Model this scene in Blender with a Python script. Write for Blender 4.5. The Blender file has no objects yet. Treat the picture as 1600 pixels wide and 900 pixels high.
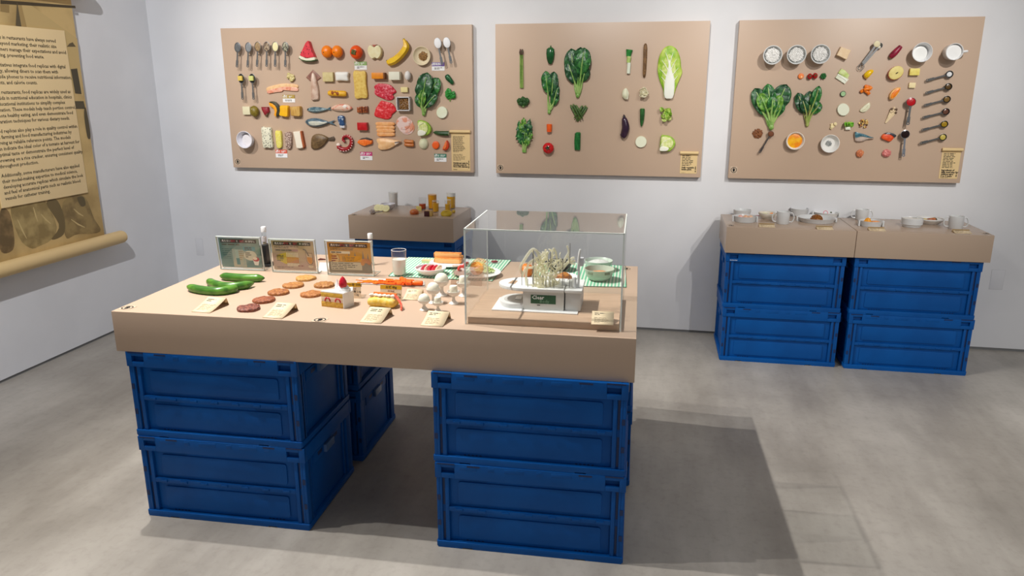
import bpy, bmesh, math, random
from mathutils import Matrix, Vector, noise
R = math.radians
PI = math.pi
SC = bpy.context.scene
COL = SC.collection
random.seed(7)

# ------------------------------------------------------------------ camera
EYE = Vector((0.0, 0.0, 1.2812)); YAW = 0.1916; PITCH = -0.2626; FPX = 1173.3
cd_ = bpy.data.cameras.new('camera'); cam = bpy.data.objects.new('camera', cd_); COL.objects.link(cam)
cam.location = EYE; cam.rotation_euler = (PI / 2 + PITCH, 0, YAW)
cd_.sensor_fit = 'HORIZONTAL'; cd_.sensor_width = 36; cd_.lens = FPX / 1600 * 36; cd_.clip_start = .05; cd_.clip_end = 60
SC.camera = cam
SC.cycles.transparent_max_bounces = 32
# ------------------------------------------------------------------ world and exposure
SC.view_settings.view_transform = 'Standard'; SC.view_settings.look = 'None'
SC.view_settings.exposure = 0.2; SC.view_settings.gamma = 1.0; SC.view_settings.use_curve_mapping = False
w = bpy.data.worlds.new('world'); SC.world = w; w.use_nodes = True
w.node_tree.nodes['Background'].inputs[0].default_value = (.96, .97, 1.0, 1)
w.node_tree.nodes['Background'].inputs[1].default_value = 0.215
# ------------------------------------------------------------------ gallery spot lamps on the ceiling tracks
def spot(name, loc, aim, power, size=60, blend=.6, rad=.02, col=(1, .968, .925)):
    l = bpy.data.lights.new(name, 'SPOT'); l.energy = power; l.spot_size = R(size); l.spot_blend = blend
    l.shadow_soft_size = rad; l.color = col
    o = bpy.data.objects.new(name, l); COL.objects.link(o); o.location = loc
    o.rotation_euler = (Vector(aim) - Vector(loc)).to_track_quat('-Z', 'Y').to_euler()
    return o
spot('track_lamp', (-1.82, 2.20, 3.1), (-.62, 1.8, .5), 185, 74, .6, .018)
spot('track_lamp', (-1.82, 1.77, 3.1), (-.45, 1.6, .5), 180, 76, .6, .018)
spot('track_lamp', (-1.82, 1.45, 3.1), (-.25, 1.6, .5), 90, 78, .6, .018)
spot('track_lamp', (-2.45, .75, 3.1), (-1.68, 3.95, 1.36), 290, 35, .9, .014)
spot('track_lamp', (-.45, .75, 3.1), (-.32, 3.95, 1.36), 250, 33, .9, .014)
spot('track_lamp', (1.72, .6, 3.1), (.86, 3.95, 1.36), 290, 34, .9, .014)
spot('track_lamp', (2.1, -1.9, 3.1), (.95, 3.6, .35), 200, 30, .8, .02)
spot('track_lamp', (-1.1, .6, 3.1), (-2.83, 2.75, 1.1), 300, 58, .8, .02, (.96, .97, 1))
spot('track_lamp', (2.6, .9, 3.1), (2.2, 1.7, 0), 105, 92, .9)

# ------------------------------------------------------------------ reading positions on the real planes (wall board, table tops, floor)
_f = Vector((-math.sin(YAW) * math.cos(PITCH), math.cos(YAW) * math.cos(PITCH), math.sin(PITCH)))
_r = Vector((math.cos(YAW), math.sin(YAW), 0)); _u = _r.cross(_f)
def ray(px, py): return _f + _r * ((px - 800) / FPX) - _u * ((py - 450) / FPX)
def on_z(px, py, z):
    d = ray(px, py); return EYE + d * ((z - EYE.z) / d.z)
def on_y(px, py, y):
    d = ray(px, py); return EYE + d * (y / d.y)
def on_x(px, py, x):
    d = ray(px, py); return EYE + d * (x / d.x)
def mpp(P): return (Vector(P) - EYE).dot(_f) / FPX          # metres in one pixel of the photograph at P

WALL = 3.954; WP = 3.918; LEFT = -2.8315
TZ = .656; TY = .0266; TX, TYY = -1.5265, 1.8112; TW, TD = 1.4926, .8131; TB = .534
TM = Matrix.Translation((TX, TYY, 0)) @ Matrix.Rotation(TY, 4, 'Z')

# ------------------------------------------------------------------ materials
def S(c): return tuple(((v / 255) / 12.92 if v / 255 <= .04045 else ((v / 255 + .055) / 1.055) ** 2.4) for v in c) + (1,)
_M = {}
def mt(rgb, r=.5, rgb2=None, sc=60, bump=0, metal=0, sss=0, lo=.42, hi=.6, coat=0, det=3, stretch=None):
    key = (rgb, r, rgb2, sc, bump, metal, sss, lo, hi, coat, det, stretch)
    if key in _M: return _M[key]
    m = bpy.data.materials.new('finish'); m.use_nodes = True; nt = m.node_tree; b = nt.nodes['Principled BSDF']
    b.inputs['Base Color'].default_value = S(rgb); b.inputs['Roughness'].default_value = r; b.inputs['Metallic'].default_value = metal
    if coat: b.inputs['Coat Weight'].default_value = coat; b.inputs['Coat Roughness'].default_value = .12
    if sss:
        b.inputs['Subsurface Weight'].default_value = sss; b.inputs['Subsurface Radius'].default_value = (.01, .008, .006)
        b.inputs['Subsurface Scale'].default_value = .5
    if rgb2 or bump:
        tc = nt.nodes.new('ShaderNodeTexCoord'); n = nt.nodes.new('ShaderNodeTexNoise')
        n.inputs['Scale'].default_value = sc; n.inputs['Detail'].default_value = det
        if stretch:
            mp = nt.nodes.new('ShaderNodeMapping'); mp.inputs['Scale'].default_value = stretch
            nt.links.new(tc.outputs['Object'], mp.inputs[0]); nt.links.new(mp.outputs[0], n.inputs['Vector'])
        else: nt.links.new(tc.outputs['Object'], n.inputs['Vector'])
        if rgb2:
            cr = nt.nodes.new('ShaderNodeValToRGB'); cr.color_ramp.elements[0].position = lo; cr.color_ramp.elements[1].position = hi
            cr.color_ramp.elements[0].color = S(rgb); cr.color_ramp.elements[1].color = S(rgb2)
            nt.links.new(n.outputs['Fac'], cr.inputs[0]); nt.links.new(cr.outputs[0], b.inputs['Base Color'])
        if bump:
            bp = nt.nodes.new('ShaderNodeBump'); bp.inputs['Strength'].default_value = bump; bp.inputs['Distance'].default_value = .004
            nt.links.new(n.outputs['Fac'], bp.inputs['Height']); nt.links.new(bp.outputs[0], b.inputs['Normal'])
    _M[key] = m; return m
def clear(name, tint=(.97, .985, .98), ior=1.45):
    m = bpy.data.materials.new(name); m.use_nodes = True; nt = m.node_tree; nt.nodes.clear()
    o = nt.nodes.new('ShaderNodeOutputMaterial'); mx = nt.nodes.new('ShaderNodeMixShader'); t = nt.nodes.new('ShaderNodeBsdfTransparent')
    g = nt.nodes.new('ShaderNodeBsdfGlossy'); fr = nt.nodes.new('ShaderNodeFresnel')
    fr.inputs[0].default_value = ior
    ge = nt.nodes.new('ShaderNodeNewGeometry'); sb = nt.nodes.new('ShaderNodeMath'); sb.operation = 'SUBTRACT'; sb.use_clamp = True
    nt.links.new(fr.outputs[0], sb.inputs[0]); nt.links.new(ge.outputs['Backfacing'], sb.inputs[1]); t.inputs[0].default_value = tint + (1,); g.inputs['Roughness'].default_value = .01
    dv = nt.nodes.new('ShaderNodeMath'); dv.operation = 'DIVIDE'; ad = nt.nodes.new('ShaderNodeMath'); ad.operation = 'ADD'; ad.inputs[1].default_value = 1
    tw = nt.nodes.new('ShaderNodeMath'); tw.operation = 'MULTIPLY'; tw.inputs[1].default_value = 2     # two faces of a pane: R = 2F / (1 + F)
    nt.links.new(sb.outputs[0], ad.inputs[0]); nt.links.new(sb.outputs[0], tw.inputs[0]); nt.links.new(tw.outputs[0], dv.inputs[0]); nt.links.new(ad.outputs[0], dv.inputs[1])
    nt.links.new(dv.outputs[0], mx.inputs[0]); nt.links.new(t.outputs[0], mx.inputs[1]); nt.links.new(g.outputs[0], mx.inputs[2])
    nt.links.new(mx.outputs[0], o.inputs[0]); return m
ACR = clear('acrylic', (.985, .992, .99)); CASE = clear('case_acrylic', (.985, .992, .99), 1.52); FRAME = mt((206, 214, 206), .3); FROST = clear('tinted_acrylic', (.84, .78, .74)); GLS = clear('glass', (.985, .99, .99), 1.45)
EDGE = mt((236, 243, 236), .3); WHITE = mt((236, 236, 234), .35); CERAM = mt((238, 238, 238), .22); MATTE = mt((240, 240, 238), .6)
GREYC = mt((206, 207, 207), .3)
TAN = mt((194, 168, 145), .4); INK = mt((52, 42, 30), .7); BLACK = mt((22, 22, 22), .5); STEEL = mt((150, 150, 150), .28, metal=.9)
DSPOON = mt((112, 114, 116), .4, metal=.55); CARD = mt((222, 193, 140), .6); PAPER = mt((206, 182, 156), .55); CREAM = mt((228, 212, 178), .6)
GREEN = mt((16, 64, 34), .36, (52, 104, 58), 60, .6); GREEN2 = mt((14, 78, 32), .36, (58, 128, 56), 64, .6); GREEN3 = mt((52, 110, 30), .4, (120, 168, 62), 60, .5)
STALK = mt((112, 164, 72), .4, (160, 192, 110), 40); PALEG = mt((166, 200, 84), .45, (222, 226, 170), 40, .4)
RED = mt((196, 22, 40), .3); ORANGE = mt((242, 122, 8), .35, (226, 102, 4), 80, .2)

# ------------------------------------------------------------------ shapes: every function returns (verts, faces)
def box(x0, x1, y0, y1, z0, z1):
    v = [(x, y, z) for z in (z0, z1) for y in (y0, y1) for x in (x0, x1)]
    return v, [(0, 2, 3, 1), (4, 5, 7, 6), (0, 1, 5, 4), (2, 6, 7, 3), (0, 4, 6, 2), (1, 3, 7, 5)]
def cbox(x, y, z, sx, sy, sz): return box(x - sx / 2, x + sx / 2, y - sy / 2, y + sy / 2, z, z + sz)
def merge(*gs):
    V, F = [], []
    for v, f in gs:
        k = len(V); V += list(v); F += [tuple(i + k for i in q) for q in f]
    return V, F
def xf(g, M): return [tuple(M @ Vector(v)) for v in g[0]], g[1]
def mv(g, x=0, y=0, z=0, rz=0, rx=0, ry=0, s=1):
    M = Matrix.Translation((x, y, z)) @ Matrix.Rotation(rz, 4, 'Z') @ Matrix.Rotation(ry, 4, 'Y') @ Matrix.Rotation(rx, 4, 'X')
    if s != 1: M = M @ Matrix.Diagonal((s, s, s, 1) if not isinstance(s, tuple) else s + (1,))
    return xf(g, M)
def lathe(prof, n=28, sx=1, sy=1):
    V, F = [], []
    for r, z in prof: V += [(r * math.cos(2 * PI * i / n) * sx, r * math.sin(2 * PI * i / n) * sy, z) for i in range(n)]
    for k in range(len(prof) - 1):
        for i in range(n):
            j = (i + 1) % n; F.append((k * n + i, k * n + j, (k + 1) * n + j, (k + 1) * n + i))
    if prof[0][0] > 1e-6: F.append(tuple(reversed(range(n))))
    if prof[-1][0] > 1e-6: F.append(tuple(range((len(prof) - 1) * n, len(prof) * n)))
    return V, F
def spline(P, n, closed=False):
    out = []; m = len(P)
    seg = m if closed else m - 1
    for k in range(n):
        t = k / (n if closed else n - 1) * seg; i = min(int(t), seg - 1); f = t - i
        def g(j): return Vector(P[j % m]) if closed else Vector(P[max(0, min(m - 1, j))])
        a, b, c, d = g(i - 1), g(i), g(i + 1), g(i + 2)
        out.append(.5 * ((2 * b) + (c - a) * f + (2 * a - 5 * b + 4 * c - d) * f * f + (3 * b - a - 3 * c + d) * f ** 3))
    return out
def tube(pts, rad, n=10, flat=1, cap=True):
    P = [Vector(p) for p in pts]; m = len(P)
    if not isinstance(rad, (list, tuple)): rad = [rad] * m
    V, F = [], []; up = Vector((0, 0, 1)); prev = None
    for k in range(m):
        t = (P[min(k + 1, m - 1)] - P[max(k - 1, 0)]).normalized()
        a = (t.cross(up) if abs(t.dot(up)) < .96 else t.cross(Vector((0, 1, 0)))).normalized() if prev is None else (prev - t * prev.dot(t)).normalized()
        prev = a; b = a.cross(t)
        for i in range(n):
            q = 2 * PI * i / n; V.append(tuple(P[k] + a * (rad[k] * math.cos(q)) + b * (rad[k] * flat * math.sin(q))))
    for k in range(m - 1):
        for i in range(n):
            j = (i + 1) % n; F.append((k * n + i, (k + 1) * n + i, (k + 1) * n + j, k * n + j))
    if cap: F.append(tuple(range(n))); F.append(tuple(reversed(range((m - 1) * n, m * n))))
    return V, F
def sausage(pts, r, n=10, m=16, flat=1, prof=None, end=.35):
    """a tube with rounded ends; prof(t) scales the radius along the path"""
    P = spline(pts, m)
    rad = []
    for k in range(m):
        t = k / (m - 1); e = min(t, 1 - t) / end * (1 if end else 1)
        c = math.sqrt(max(0, 1 - (1 - min(1, e * 2.2)) ** 2)) if end else 1
        rad.append(max(r * .08, r * c * (prof(t) if prof else 1)))
    return tube(P, rad, n, flat)
def pillow(out, t, dome=.15, k=28, edge=.1, bumpy=0, seed=0, sharp=False, nf=60):
    """a slab with the given outline, a rounded rim and a slightly domed top"""
    O = [Vector((p[0], p[1], 0)) for p in out]
    if sharp:
        Q = []
        for i, p in enumerate(O):
            q = O[(i + 1) % len(O)]; Q += [p.lerp(q, f) for f in (0, .34, .67)]
        O = Q
    else: O = spline(O, k, True)
    a = sum(O[i].x * O[(i + 1) % len(O)].y - O[(i + 1) % len(O)].x * O[i].y for i in range(len(O)))
    if a < 0: O.reverse()
    n = len(O); c = sum(O, Vector()) / n
    rings = [(1 - edge * .4, 0), (1, t * .3), (1, t * .6), (1 - edge * .45, t * .9), (1 - edge * 1.2, t), (.62, t * (1 + dome * .65)), (.3, t * (1 + dome))]
    V, F = [], []
    for s, z in rings:
        for p in O:
            q = c + (p - c) * s; zz = z
            if bumpy and z > t * .5: zz += bumpy * noise.noise((q.x * nf + seed, q.y * nf, seed * 3.1))
            V.append((q.x, q.y, zz))
    for r_ in range(len(rings) - 1):
        for i in range(n):
            j = (i + 1) % n; F.append((r_ * n + i, r_ * n + j, (r_ + 1) * n + j, (r_ + 1) * n + i))
    V.append((c.x, c.y, t * (1 + dome) + (bumpy * noise.noise((c.x * nf + seed, c.y * nf, seed * 3.1)) if bumpy else 0))); m = len(V) - 1
    b = (len(rings) - 1) * n
    for i in range(n): F.append((b + i, b + (i + 1) % n, m))
    F.append(tuple(reversed(range(n))))
    return V, F
def prism(out, z0, z1):
    a = sum(out[i][0] * out[(i + 1) % len(out)][1] - out[(i + 1) % len(out)][0] * out[i][1] for i in range(len(out)))
    o = list(out) if a > 0 else list(reversed(out)); n = len(o)
    V = [(p[0], p[1], z0) for p in o] + [(p[0], p[1], z1) for p in o]
    return V, [tuple(reversed(range(n))), tuple(range(n, 2 * n))] + [(i, (i + 1) % n, n + (i + 1) % n, n + i) for i in range(n)]
def ball(r, n=16, m=10, sx=1, sy=1, sz=1, bumpy=0, seed=0, cut=None, nf=2.2):
    pr = [(math.sin(PI * i / m), -math.cos(PI * i / m)) for i in range(m + 1)]
    V, F = lathe([(max(a, 1e-7), b) for a, b in pr], n)
    V = [Vector(v) for v in V]
    if bumpy: V = [v * (1 + bumpy * noise.noise(v * nf + Vector((seed, seed * .7, 0)))) for v in V]
    V = [(v.x * r * sx, v.y * r * sy, (max(v.z, cut) if cut is not None else v.z) * r * sz) for v in V]
    return V, F
def ring(r, t, n=20, k=6): # flat-lying torus
    return tube([(r * math.cos(2 * PI * i / n), r * math.sin(2 * PI * i / n), 0) for i in range(n + 1)], t, k, cap=False)
def blade(L, W, prof, nu=12, nv=9, ruf=.004, cup=.1, curl=.01, seed=0, jag=0):
    V, F = [], []
    for i in range(nu + 1):
        u = i / nu; hw = W / 2 * prof(u)
        for j in range(nv):
            s = -1 + 2 * j / (nv - 1)
            jj = 1 + jag * noise.noise((u * 17 + seed, s * 3, 5)) if abs(s) > .9 else 1
            x = hw * s * jj; y = L * u
            z = curl * math.sin(u * PI) + cup * W * s * s * .5 + ruf * noise.noise((x * 45 + seed * 7, y * 45, seed)) * (.35 + abs(s)) * 1.6
            V.append((x, y, z))
    for i in range(nu):
        for j in range(nv - 1):
            a = i * nv + j; F.append((a, a + 1, a + nv + 1, a + nv))
    return V, F

# ------------------------------------------------------------------ objects
def make(name, g, mat, parent=None, bev=0, M=None, solid=0, smooth=True, ang=38):
    me = bpy.data.meshes.new(name); me.from_pydata([tuple(v) for v in g[0]], [], g[1]); me.validate()
    bm = bmesh.new(); bm.from_mesh(me); bmesh.ops.recalc_face_normals(bm, faces=bm.faces)
    if bev: bmesh.ops.bevel(bm, geom=list(bm.edges), offset=bev, segments=2, profile=.6, affect='EDGES', clamp_overlap=True)
    bm.to_mesh(me); bm.free()
    if smooth:
        for p in me.polygons: p.use_smooth = True
        me.set_sharp_from_angle(angle=R(ang))
    me.materials.append(mat)
    o = bpy.data.objects.new(name, me); COL.objects.link(o)
    if parent: o.parent = parent
    if M is not None: o.matrix_basis = M
    if solid:
        s = o.modifiers.new('thickness', 'SOLIDIFY'); s.thickness = solid; s.offset = 0
    return o
def tag(o, label, cat, group=None, kind=None):
    o['label'] = label
    if cat: o['category'] = cat
    if group: o['group'] = group
    if kind: o['kind'] = kind
    return o
def thing(name, label, cat, M, group=None):
    o = bpy.data.objects.new(name, None); COL.objects.link(o); o.empty_display_size = .02; o.matrix_basis = M
    return tag(o, label, cat, group)
def one(name, label, cat, M, g, mat, group=None, kind=None, **k):
    return tag(make(name, g, mat, None, M=M, **k), label, cat, group, kind)
def structure(name, g, mat, **k):
    o = make(name, g, mat, **k); o['kind'] = 'structure'; return o
def copy_tree(o, parent=None):
    c = o.copy(); COL.objects.link(c)
    if parent: c.parent = parent
    for ch in o.children: copy_tree(ch, c)
    return c
def text(name, body, size, mat, parent, M, width=None, align='LEFT', bold=0):
    cu = bpy.data.curves.new(name, 'FONT'); cu.body = body; cu.size = size; cu.resolution_u = 1; cu.align_x = align; cu.align_y = 'CENTER'
    cu.offset = bold
    o = bpy.data.objects.new(name, cu); COL.objects.link(o)
    dg = bpy.context.evaluated_depsgraph_get(); me = bpy.data.meshes.new_from_object(o.evaluated_get(dg))
    bpy.data.objects.remove(o); me.materials.clear(); me.materials.append(mat)
    if width and me.vertices:
        xs = [v.co.x for v in me.vertices]; s = width / max(1e-6, max(xs) - min(xs))
        for v in me.vertices: v.co.x *= s
    q = bpy.data.objects.new(name, me); COL.objects.link(q); q.parent = parent; q.matrix_basis = M
    return q
def lines(x0, x1, y0, y1, rows, seed, h=.45, z=0, fill=.9):
    """rows of small printed words, too small in the photograph to read"""
    rn = random.Random(seed); gs = []; dy = (y1 - y0) / rows
    for r_ in range(rows):
        x = x0; end = x0 + (x1 - x0) * (rn.uniform(.72, 1) * fill if r_ < rows - 1 else rn.uniform(.3, .8)); y = y1 - (r_ + .5) * dy
        while x < end:
            wd = min(rn.uniform(.8, 3.2) * dy, end - x)
            gs.append(([(x, y - dy * h / 2, z), (x + wd, y - dy * h / 2, z), (x + wd, y + dy * h / 2, z), (x, y + dy * h / 2, z)], [(0, 1, 2, 3)])); x += wd + dy * .45
    return merge(*gs)
def quad(x0, x1, y0, y1, z=0): return [(x0, y0, z), (x1, y0, z), (x1, y1, z), (x0, y1, z)], [(0, 1, 2, 3)]
def fan(out, z=0): return [(p[0], p[1], z) for p in out], [tuple(range(len(out)))]
def circ(r, n=20, x=0, y=0, sx=1, sy=1): return [(x + r * sx * math.cos(2 * PI * i / n), y + r * sy * math.sin(2 * PI * i / n)) for i in range(n)]

# ================================================================== the room
def floor_mat():
    m = bpy.data.materials.new('polished_concrete'); m.use_nodes = True; nt = m.node_tree; b = nt.nodes['Principled BSDF']; L = nt.links.new
    tc = nt.nodes.new('ShaderNodeTexCoord')
    def nz(s, d, st=None):
        n = nt.nodes.new('ShaderNodeTexNoise'); n.inputs['Scale'].default_value = s; n.inputs['Detail'].default_value = d; n.inputs['Roughness'].default_value = .62
        if st:
            mp = nt.nodes.new('ShaderNodeMapping'); mp.inputs['Scale'].default_value = st; mp.inputs['Rotation'].default_value = (0, 0, .5)
            L(tc.outputs['Object'], mp.inputs[0]); L(mp.outputs[0], n.inputs['Vector'])
        else: L(tc.outputs['Object'], n.inputs['Vector'])
        return n
    def ramp(n, a, ca, c, cc):
        r_ = nt.nodes.new('ShaderNodeValToRGB'); e = r_.color_ramp.elements; e[0].position = a; e[1].position = c; e[0].color = S(ca); e[1].color = S(cc)
        L(n.outputs['Fac'], r_.inputs[0]); return r_
    def mul(a, c, f=1):
        x = nt.nodes.new('ShaderNodeMix'); x.data_type = 'RGBA'; x.blend_type = 'MULTIPLY'; x.inputs[0].default_value = f
        L(a, x.inputs[6]); L(c, x.inputs[7]); return x.outputs[2]
    A = ramp(nz(.75, 5), .3, (142, 136, 128), .7, (194, 188, 179))
    B = ramp(nz(3.2, 8, (1, .22, 1)), .35, (216, 214, 212), .62, (255, 255, 255))
    C = ramp(nz(40, 5), .25, (240, 239, 238), .5, (255, 255, 255))
    L(mul(mul(A.outputs[0], B.outputs[0]), C.outputs[0]), b.inputs['Base Color'])
    n = nz(2.4, 7); rr = nt.nodes.new('ShaderNodeMapRange'); rr.inputs[3].default_value = .3; rr.inputs[4].default_value = .55
    L(n.outputs['Fac'], rr.inputs[0]); L(rr.outputs[0], b.inputs['Roughness'])
    return m
FLOORM = floor_mat()
structure('floor', box(LEFT - .2, 5.2, -3.4, WALL + .2, -.1, 0), FLOORM, smooth=False)
WALLM = mt((222, 222, 224), .7, (218, 218, 220), 3)
structure('wall_back', box(LEFT - .2, 5.2, WALL, WALL + .15, .014, 3.6), WALLM, smooth=False)
structure('wall_left', box(LEFT - .2, LEFT, -3.4, WALL, .014, 3.6), WALLM, smooth=False)
GAP = mt((120, 120, 120), .5)  # recessed trim under the walls, dark grey painting the shade of the gap
structure('shadow_gap_back', box(LEFT - .1, 5.2, WALL + .006, WALL + .1, 0, .015), GAP, smooth=False)
structure('shadow_gap_left', box(LEFT - .1, LEFT - .006, -3.4, WALL, 0, .015), GAP, smooth=False)
for px, py, sx, sy in ((312, 386, .045, .10), (1558, 437, .058, .098)):
    P = on_y(px, py, WALL)
    o = one('access_panel', 'small flush white access panel low on the wall ' + ('beside the printed holders' if px < 800 else 'past the plates table end'),
            'access panel', Matrix.Translation(P), merge(box(-sx / 2, sx / 2, -.0008, .004, -sy / 2, sy / 2)), mt((214, 214, 217), .6), bev=.0003)
    fr = merge(*[box(*q) for q in ((-sx / 2 - .0015, sx / 2 + .0015, -.0006, .003, sy / 2, sy / 2 + .0015), (-sx / 2 - .0015, sx / 2 + .0015, -.0006, .003, -sy / 2 - .0015, -sy / 2),
        (-sx / 2 - .0015, -sx / 2, -.0006, .003, -sy / 2, sy / 2), (sx / 2, sx / 2 + .0015, -.0006, .003, -sy / 2, sy / 2))])
    make('joint', fr, mt((200, 200, 203), .6), o, smooth=False)

# ================================================================== stickers and curled labels
def sticker(parent, M, s, side=True):
    """square sticker with a ring and a raised open hand"""
    o = make('hand_sticker', quad(-s, s, -s, s), PAPER, parent, M=M, smooth=False)
    ri = [(r_ * math.cos(2 * PI * i / 24), r_ * math.sin(2 * PI * i / 24), .0004) for r_ in (s * .7, s * .88) for i in range(24)]
    g = (ri, [(i, (i + 1) % 24, 24 + (i + 1) % 24, 24 + i) for i in range(24)])
    hand = [fan(circ(s * .34, 12, 0, -s * .2, .9, 1), .0004)]
    for k, (x, l) in enumerate(((-.2, .4), (-.07, .52), (.07, .5), (.2, .36))):
        hand.append(quad(x * 1.25 * s - s * .07, x * 1.25 * s + s * .07, -s * .1, l * s * 1.1, .0004))
    hand.append(([(s * .15, -s * .3, .0004), (s * .42, s * .02, .0004), (s * .34, s * .1, .0004), (s * .1, -s * .1, .0004)], [(0, 1, 2, 3)]))
    make('hand_symbol', merge(g, *hand), BLACK, o, smooth=False)
    return o
def wm(px, py, ang=0, dz=0):
    """stands on the face of the wall boards: local x along the wall, y up, z out of it"""
    P = on_y(px, py, WP); return Matrix.Translation((P.x, WP - dz, P.z)) @ Matrix.Rotation(PI / 2, 4, 'X') @ Matrix.Rotation(ang, 4, 'Z')
def wl(px, py, c):
    P = on_y(px, py, WP); Q = on_y(c[0], c[1], WP); return (P.x - Q.x, P.z - Q.z)
def wpx(px): return 1.403 / 395 if px < 755 else (1.0546 / 339 if px < 1130 else 1.0654 / 376)

# ---- three wall boards
boards = []
for nm, x0, x1, lab in (('a', -2.3716, -.9683, 'wide tan wall board of meat, fish, fruit and spoons'), ('b', -.8458, .2088, 'tan wall board showing mostly green vegetables'),
                    ('c', .3438, 1.4092, 'tan wall board with rice bowls and rows of measuring spoons')):
    o = one('display_board', lab, 'board', Matrix.Translation((x0, WP, .8358)), box(0, x1 - x0, 0, WALL - WP - .002, 0, .7482), TAN, bev=.0015)
    boards.append((o, x0, x1))
def bM(o, px, py, dz=.0006):  # a child matrix on the board's face
    P = on_y(px, py, WP); return Matrix.Translation((P.x - o.location.x, -dz, P.z - o.location.z)) @ Matrix.Rotation(PI / 2, 4, 'X')
for (o, x0, x1), q in zip(boards, ((371.5, 252.5), (782, 262), (1146.5, 265.5))): sticker(o, bM(o, *q), .0165)
def scroll(px0, px1, py0, py1, roll, title, rows, rows2, label, vert):
    c = ((px0 + px1) / 2, (py0 + py1) / 2); M = wm(*c)
    a = on_y(px0, py1, WP); b = on_y(px1, py0, WP); w2 = (b.x - a.x) / 2; h2 = (b.z - a.z) / 2
    t = thing('scroll_label', label, 'label', M)
    make('sheet', box(-w2, w2, -h2, h2, 0, .0015), CARD, t, smooth=False)
    make('roll', mv(tube([(-w2 - .004, h2, .008), (w2 + .004, h2, .008)], .008, 14)), CARD, t)
    rt = -h2 * .28 if not rows2 else -h2 * .05
    make('printed_lines', lines(-w2 * .82, w2 * .72, rt, h2 * .78, rows, px0, .42, .0022), INK, t, smooth=False)
    if rows2: make('printed_lines', lines(-w2 * .82, w2 * .72, -h2 * .48, -h2 * .12, rows2, px0 + 1, .3, .0022), INK, t, smooth=False)
    y = -h2 * (.42 if not rows2 else .6); ts = .0096
    for k, l in enumerate(title):
        text('title', l, ts * 1.05, INK, t, Matrix.Translation((-w2 * .82, y - k * ts * .98, .0022)), bold=.0006)
    make('printed_lines', lines(-w2 * .82, w2 * .3, -h2 * .97, -h2 * .89, 1, px0 + 2, .3, .0022), INK, t, smooth=False)
    make('printed_lines', mv(lines(0, h2 * .75, -.004, .004, 1, px0 + 3, .5), x=w2 * .85, y=-h2 * .86, z=.0022, rz=PI / 2), INK, t, smooth=False)
scroll(706, 734, 206, 267, 1, ['Nutritional units for', 'planning meals for', 'those with diabetes'], 17, 6, 'long curled paper label at the corner of the meat and fruit board', 1)
scroll(1062, 1090, 239, 271, 1, ['Daily vegetable', 'intake guide'], 7, 0, 'short curled paper label at the corner of the vegetable board', 1)
scroll(1466, 1502, 234, 279, 1, ['Ingredients of', 'daily meal plan for', 'children aged', '3 to 5 years'], 10, 0, 'curled paper label at the corner of the rice and spoons board', 1)

# ---- hanging banner on the side wall
BX = LEFT + .03
bn = thing('hanging_banner', 'long sepia photograph banner with rolled ends on the side wall', 'banner', Matrix.Translation((BX, 0, 0)))
def bq(px, py): 
    P = on_x(px, py, BX); return (P.y, P.z)
BR = Matrix(((0, 0, 1, 0), (1, 0, 0, 0), (0, 1, 0, 0), (0, 0, 0, 1)))   # local x -> y, y -> z, z -> x
SEP = mt((168, 140, 88), .65, (204, 174, 116), 3.2, det=6)
make('sheet', box(-.001, .001, 1.7, 3.355, .53, 1.71), SEP, bn, smooth=False)
for z, nm in ((.512, 'bottom_roll'), (1.722, 'top_roll')):
    make(nm, tube([(.028, 1.66, z), (.028, 3.44, z), (.028, 3.452, z), (.028, 3.456, z)], [.033, .033, .03, .024], 24), mt((218, 188, 134), .55), bn)
def bshape(pts, col, dz, nm='photo_shape', r=.65):
    return make(nm, xf(fan([tuple(v) for v in [bq(*p) for p in pts]], dz), BR), mt(col, r), bn, smooth=False)
def bsm(pts, col, dz, nm='photo_shape', n=26, col2=None):
    P = spline([(*bq(*p), 0) for p in pts], n, True)
    return make(nm, xf(fan([(p.x, p.y) for p in P], dz), BR), mt(col, .65, col2, 14) if col2 else mt(col, .65), bn, smooth=False)
bshape([(0, 6), (118, 13), (117, 9), (0, 0)], (70, 58, 36), .0016)
bshape([(0, 6), (14, 8), (14, 20), (0, 18)], (150, 124, 76), .0016)
bshape([(32, 3), (42, 4), (120, 60), (130, 150), (60, 120)], (196, 168, 112), .0015)
bshape([(26, 1), (33, 42), (24, 40)], (92, 80, 56), .002)
bshape([(108, 68), (113, 66), (118, 73), (104, 73)], (96, 82, 54), .002)
bshape([(110, 108), (120, 107), (127, 147), (117, 146)], (74, 66, 48), .002)
bshape([(116, 158), (130, 158), (133, 170), (118, 170)], (84, 74, 52), .002)
bsm([(133, 168), (138, 190), (141, 214), (136, 214), (131, 180)], (82, 72, 50), .002)
bsm([(0, 330), (14, 332), (22, 372), (18, 392), (0, 390)], (104, 84, 52), .0016, col2=(140, 112, 72))
bsm([(16, 326), (40, 318), (66, 310), (88, 352), (80, 374), (62, 384), (48, 388), (30, 372)], (172, 148, 96), .0016, col2=(140, 118, 72))
bsm([(72, 318), (88, 312), (100, 340), (99, 366), (80, 374), (92, 352)], (112, 94, 58), .0018)
bsm([(98, 316), (130, 306), (146, 340), (156, 362), (120, 366), (102, 370)], (152, 128, 80), .0017, col2=(124, 102, 62))
bsm([(120, 309), (130, 308), (133, 320), (126, 322)], (96, 82, 52), .0021)
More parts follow.
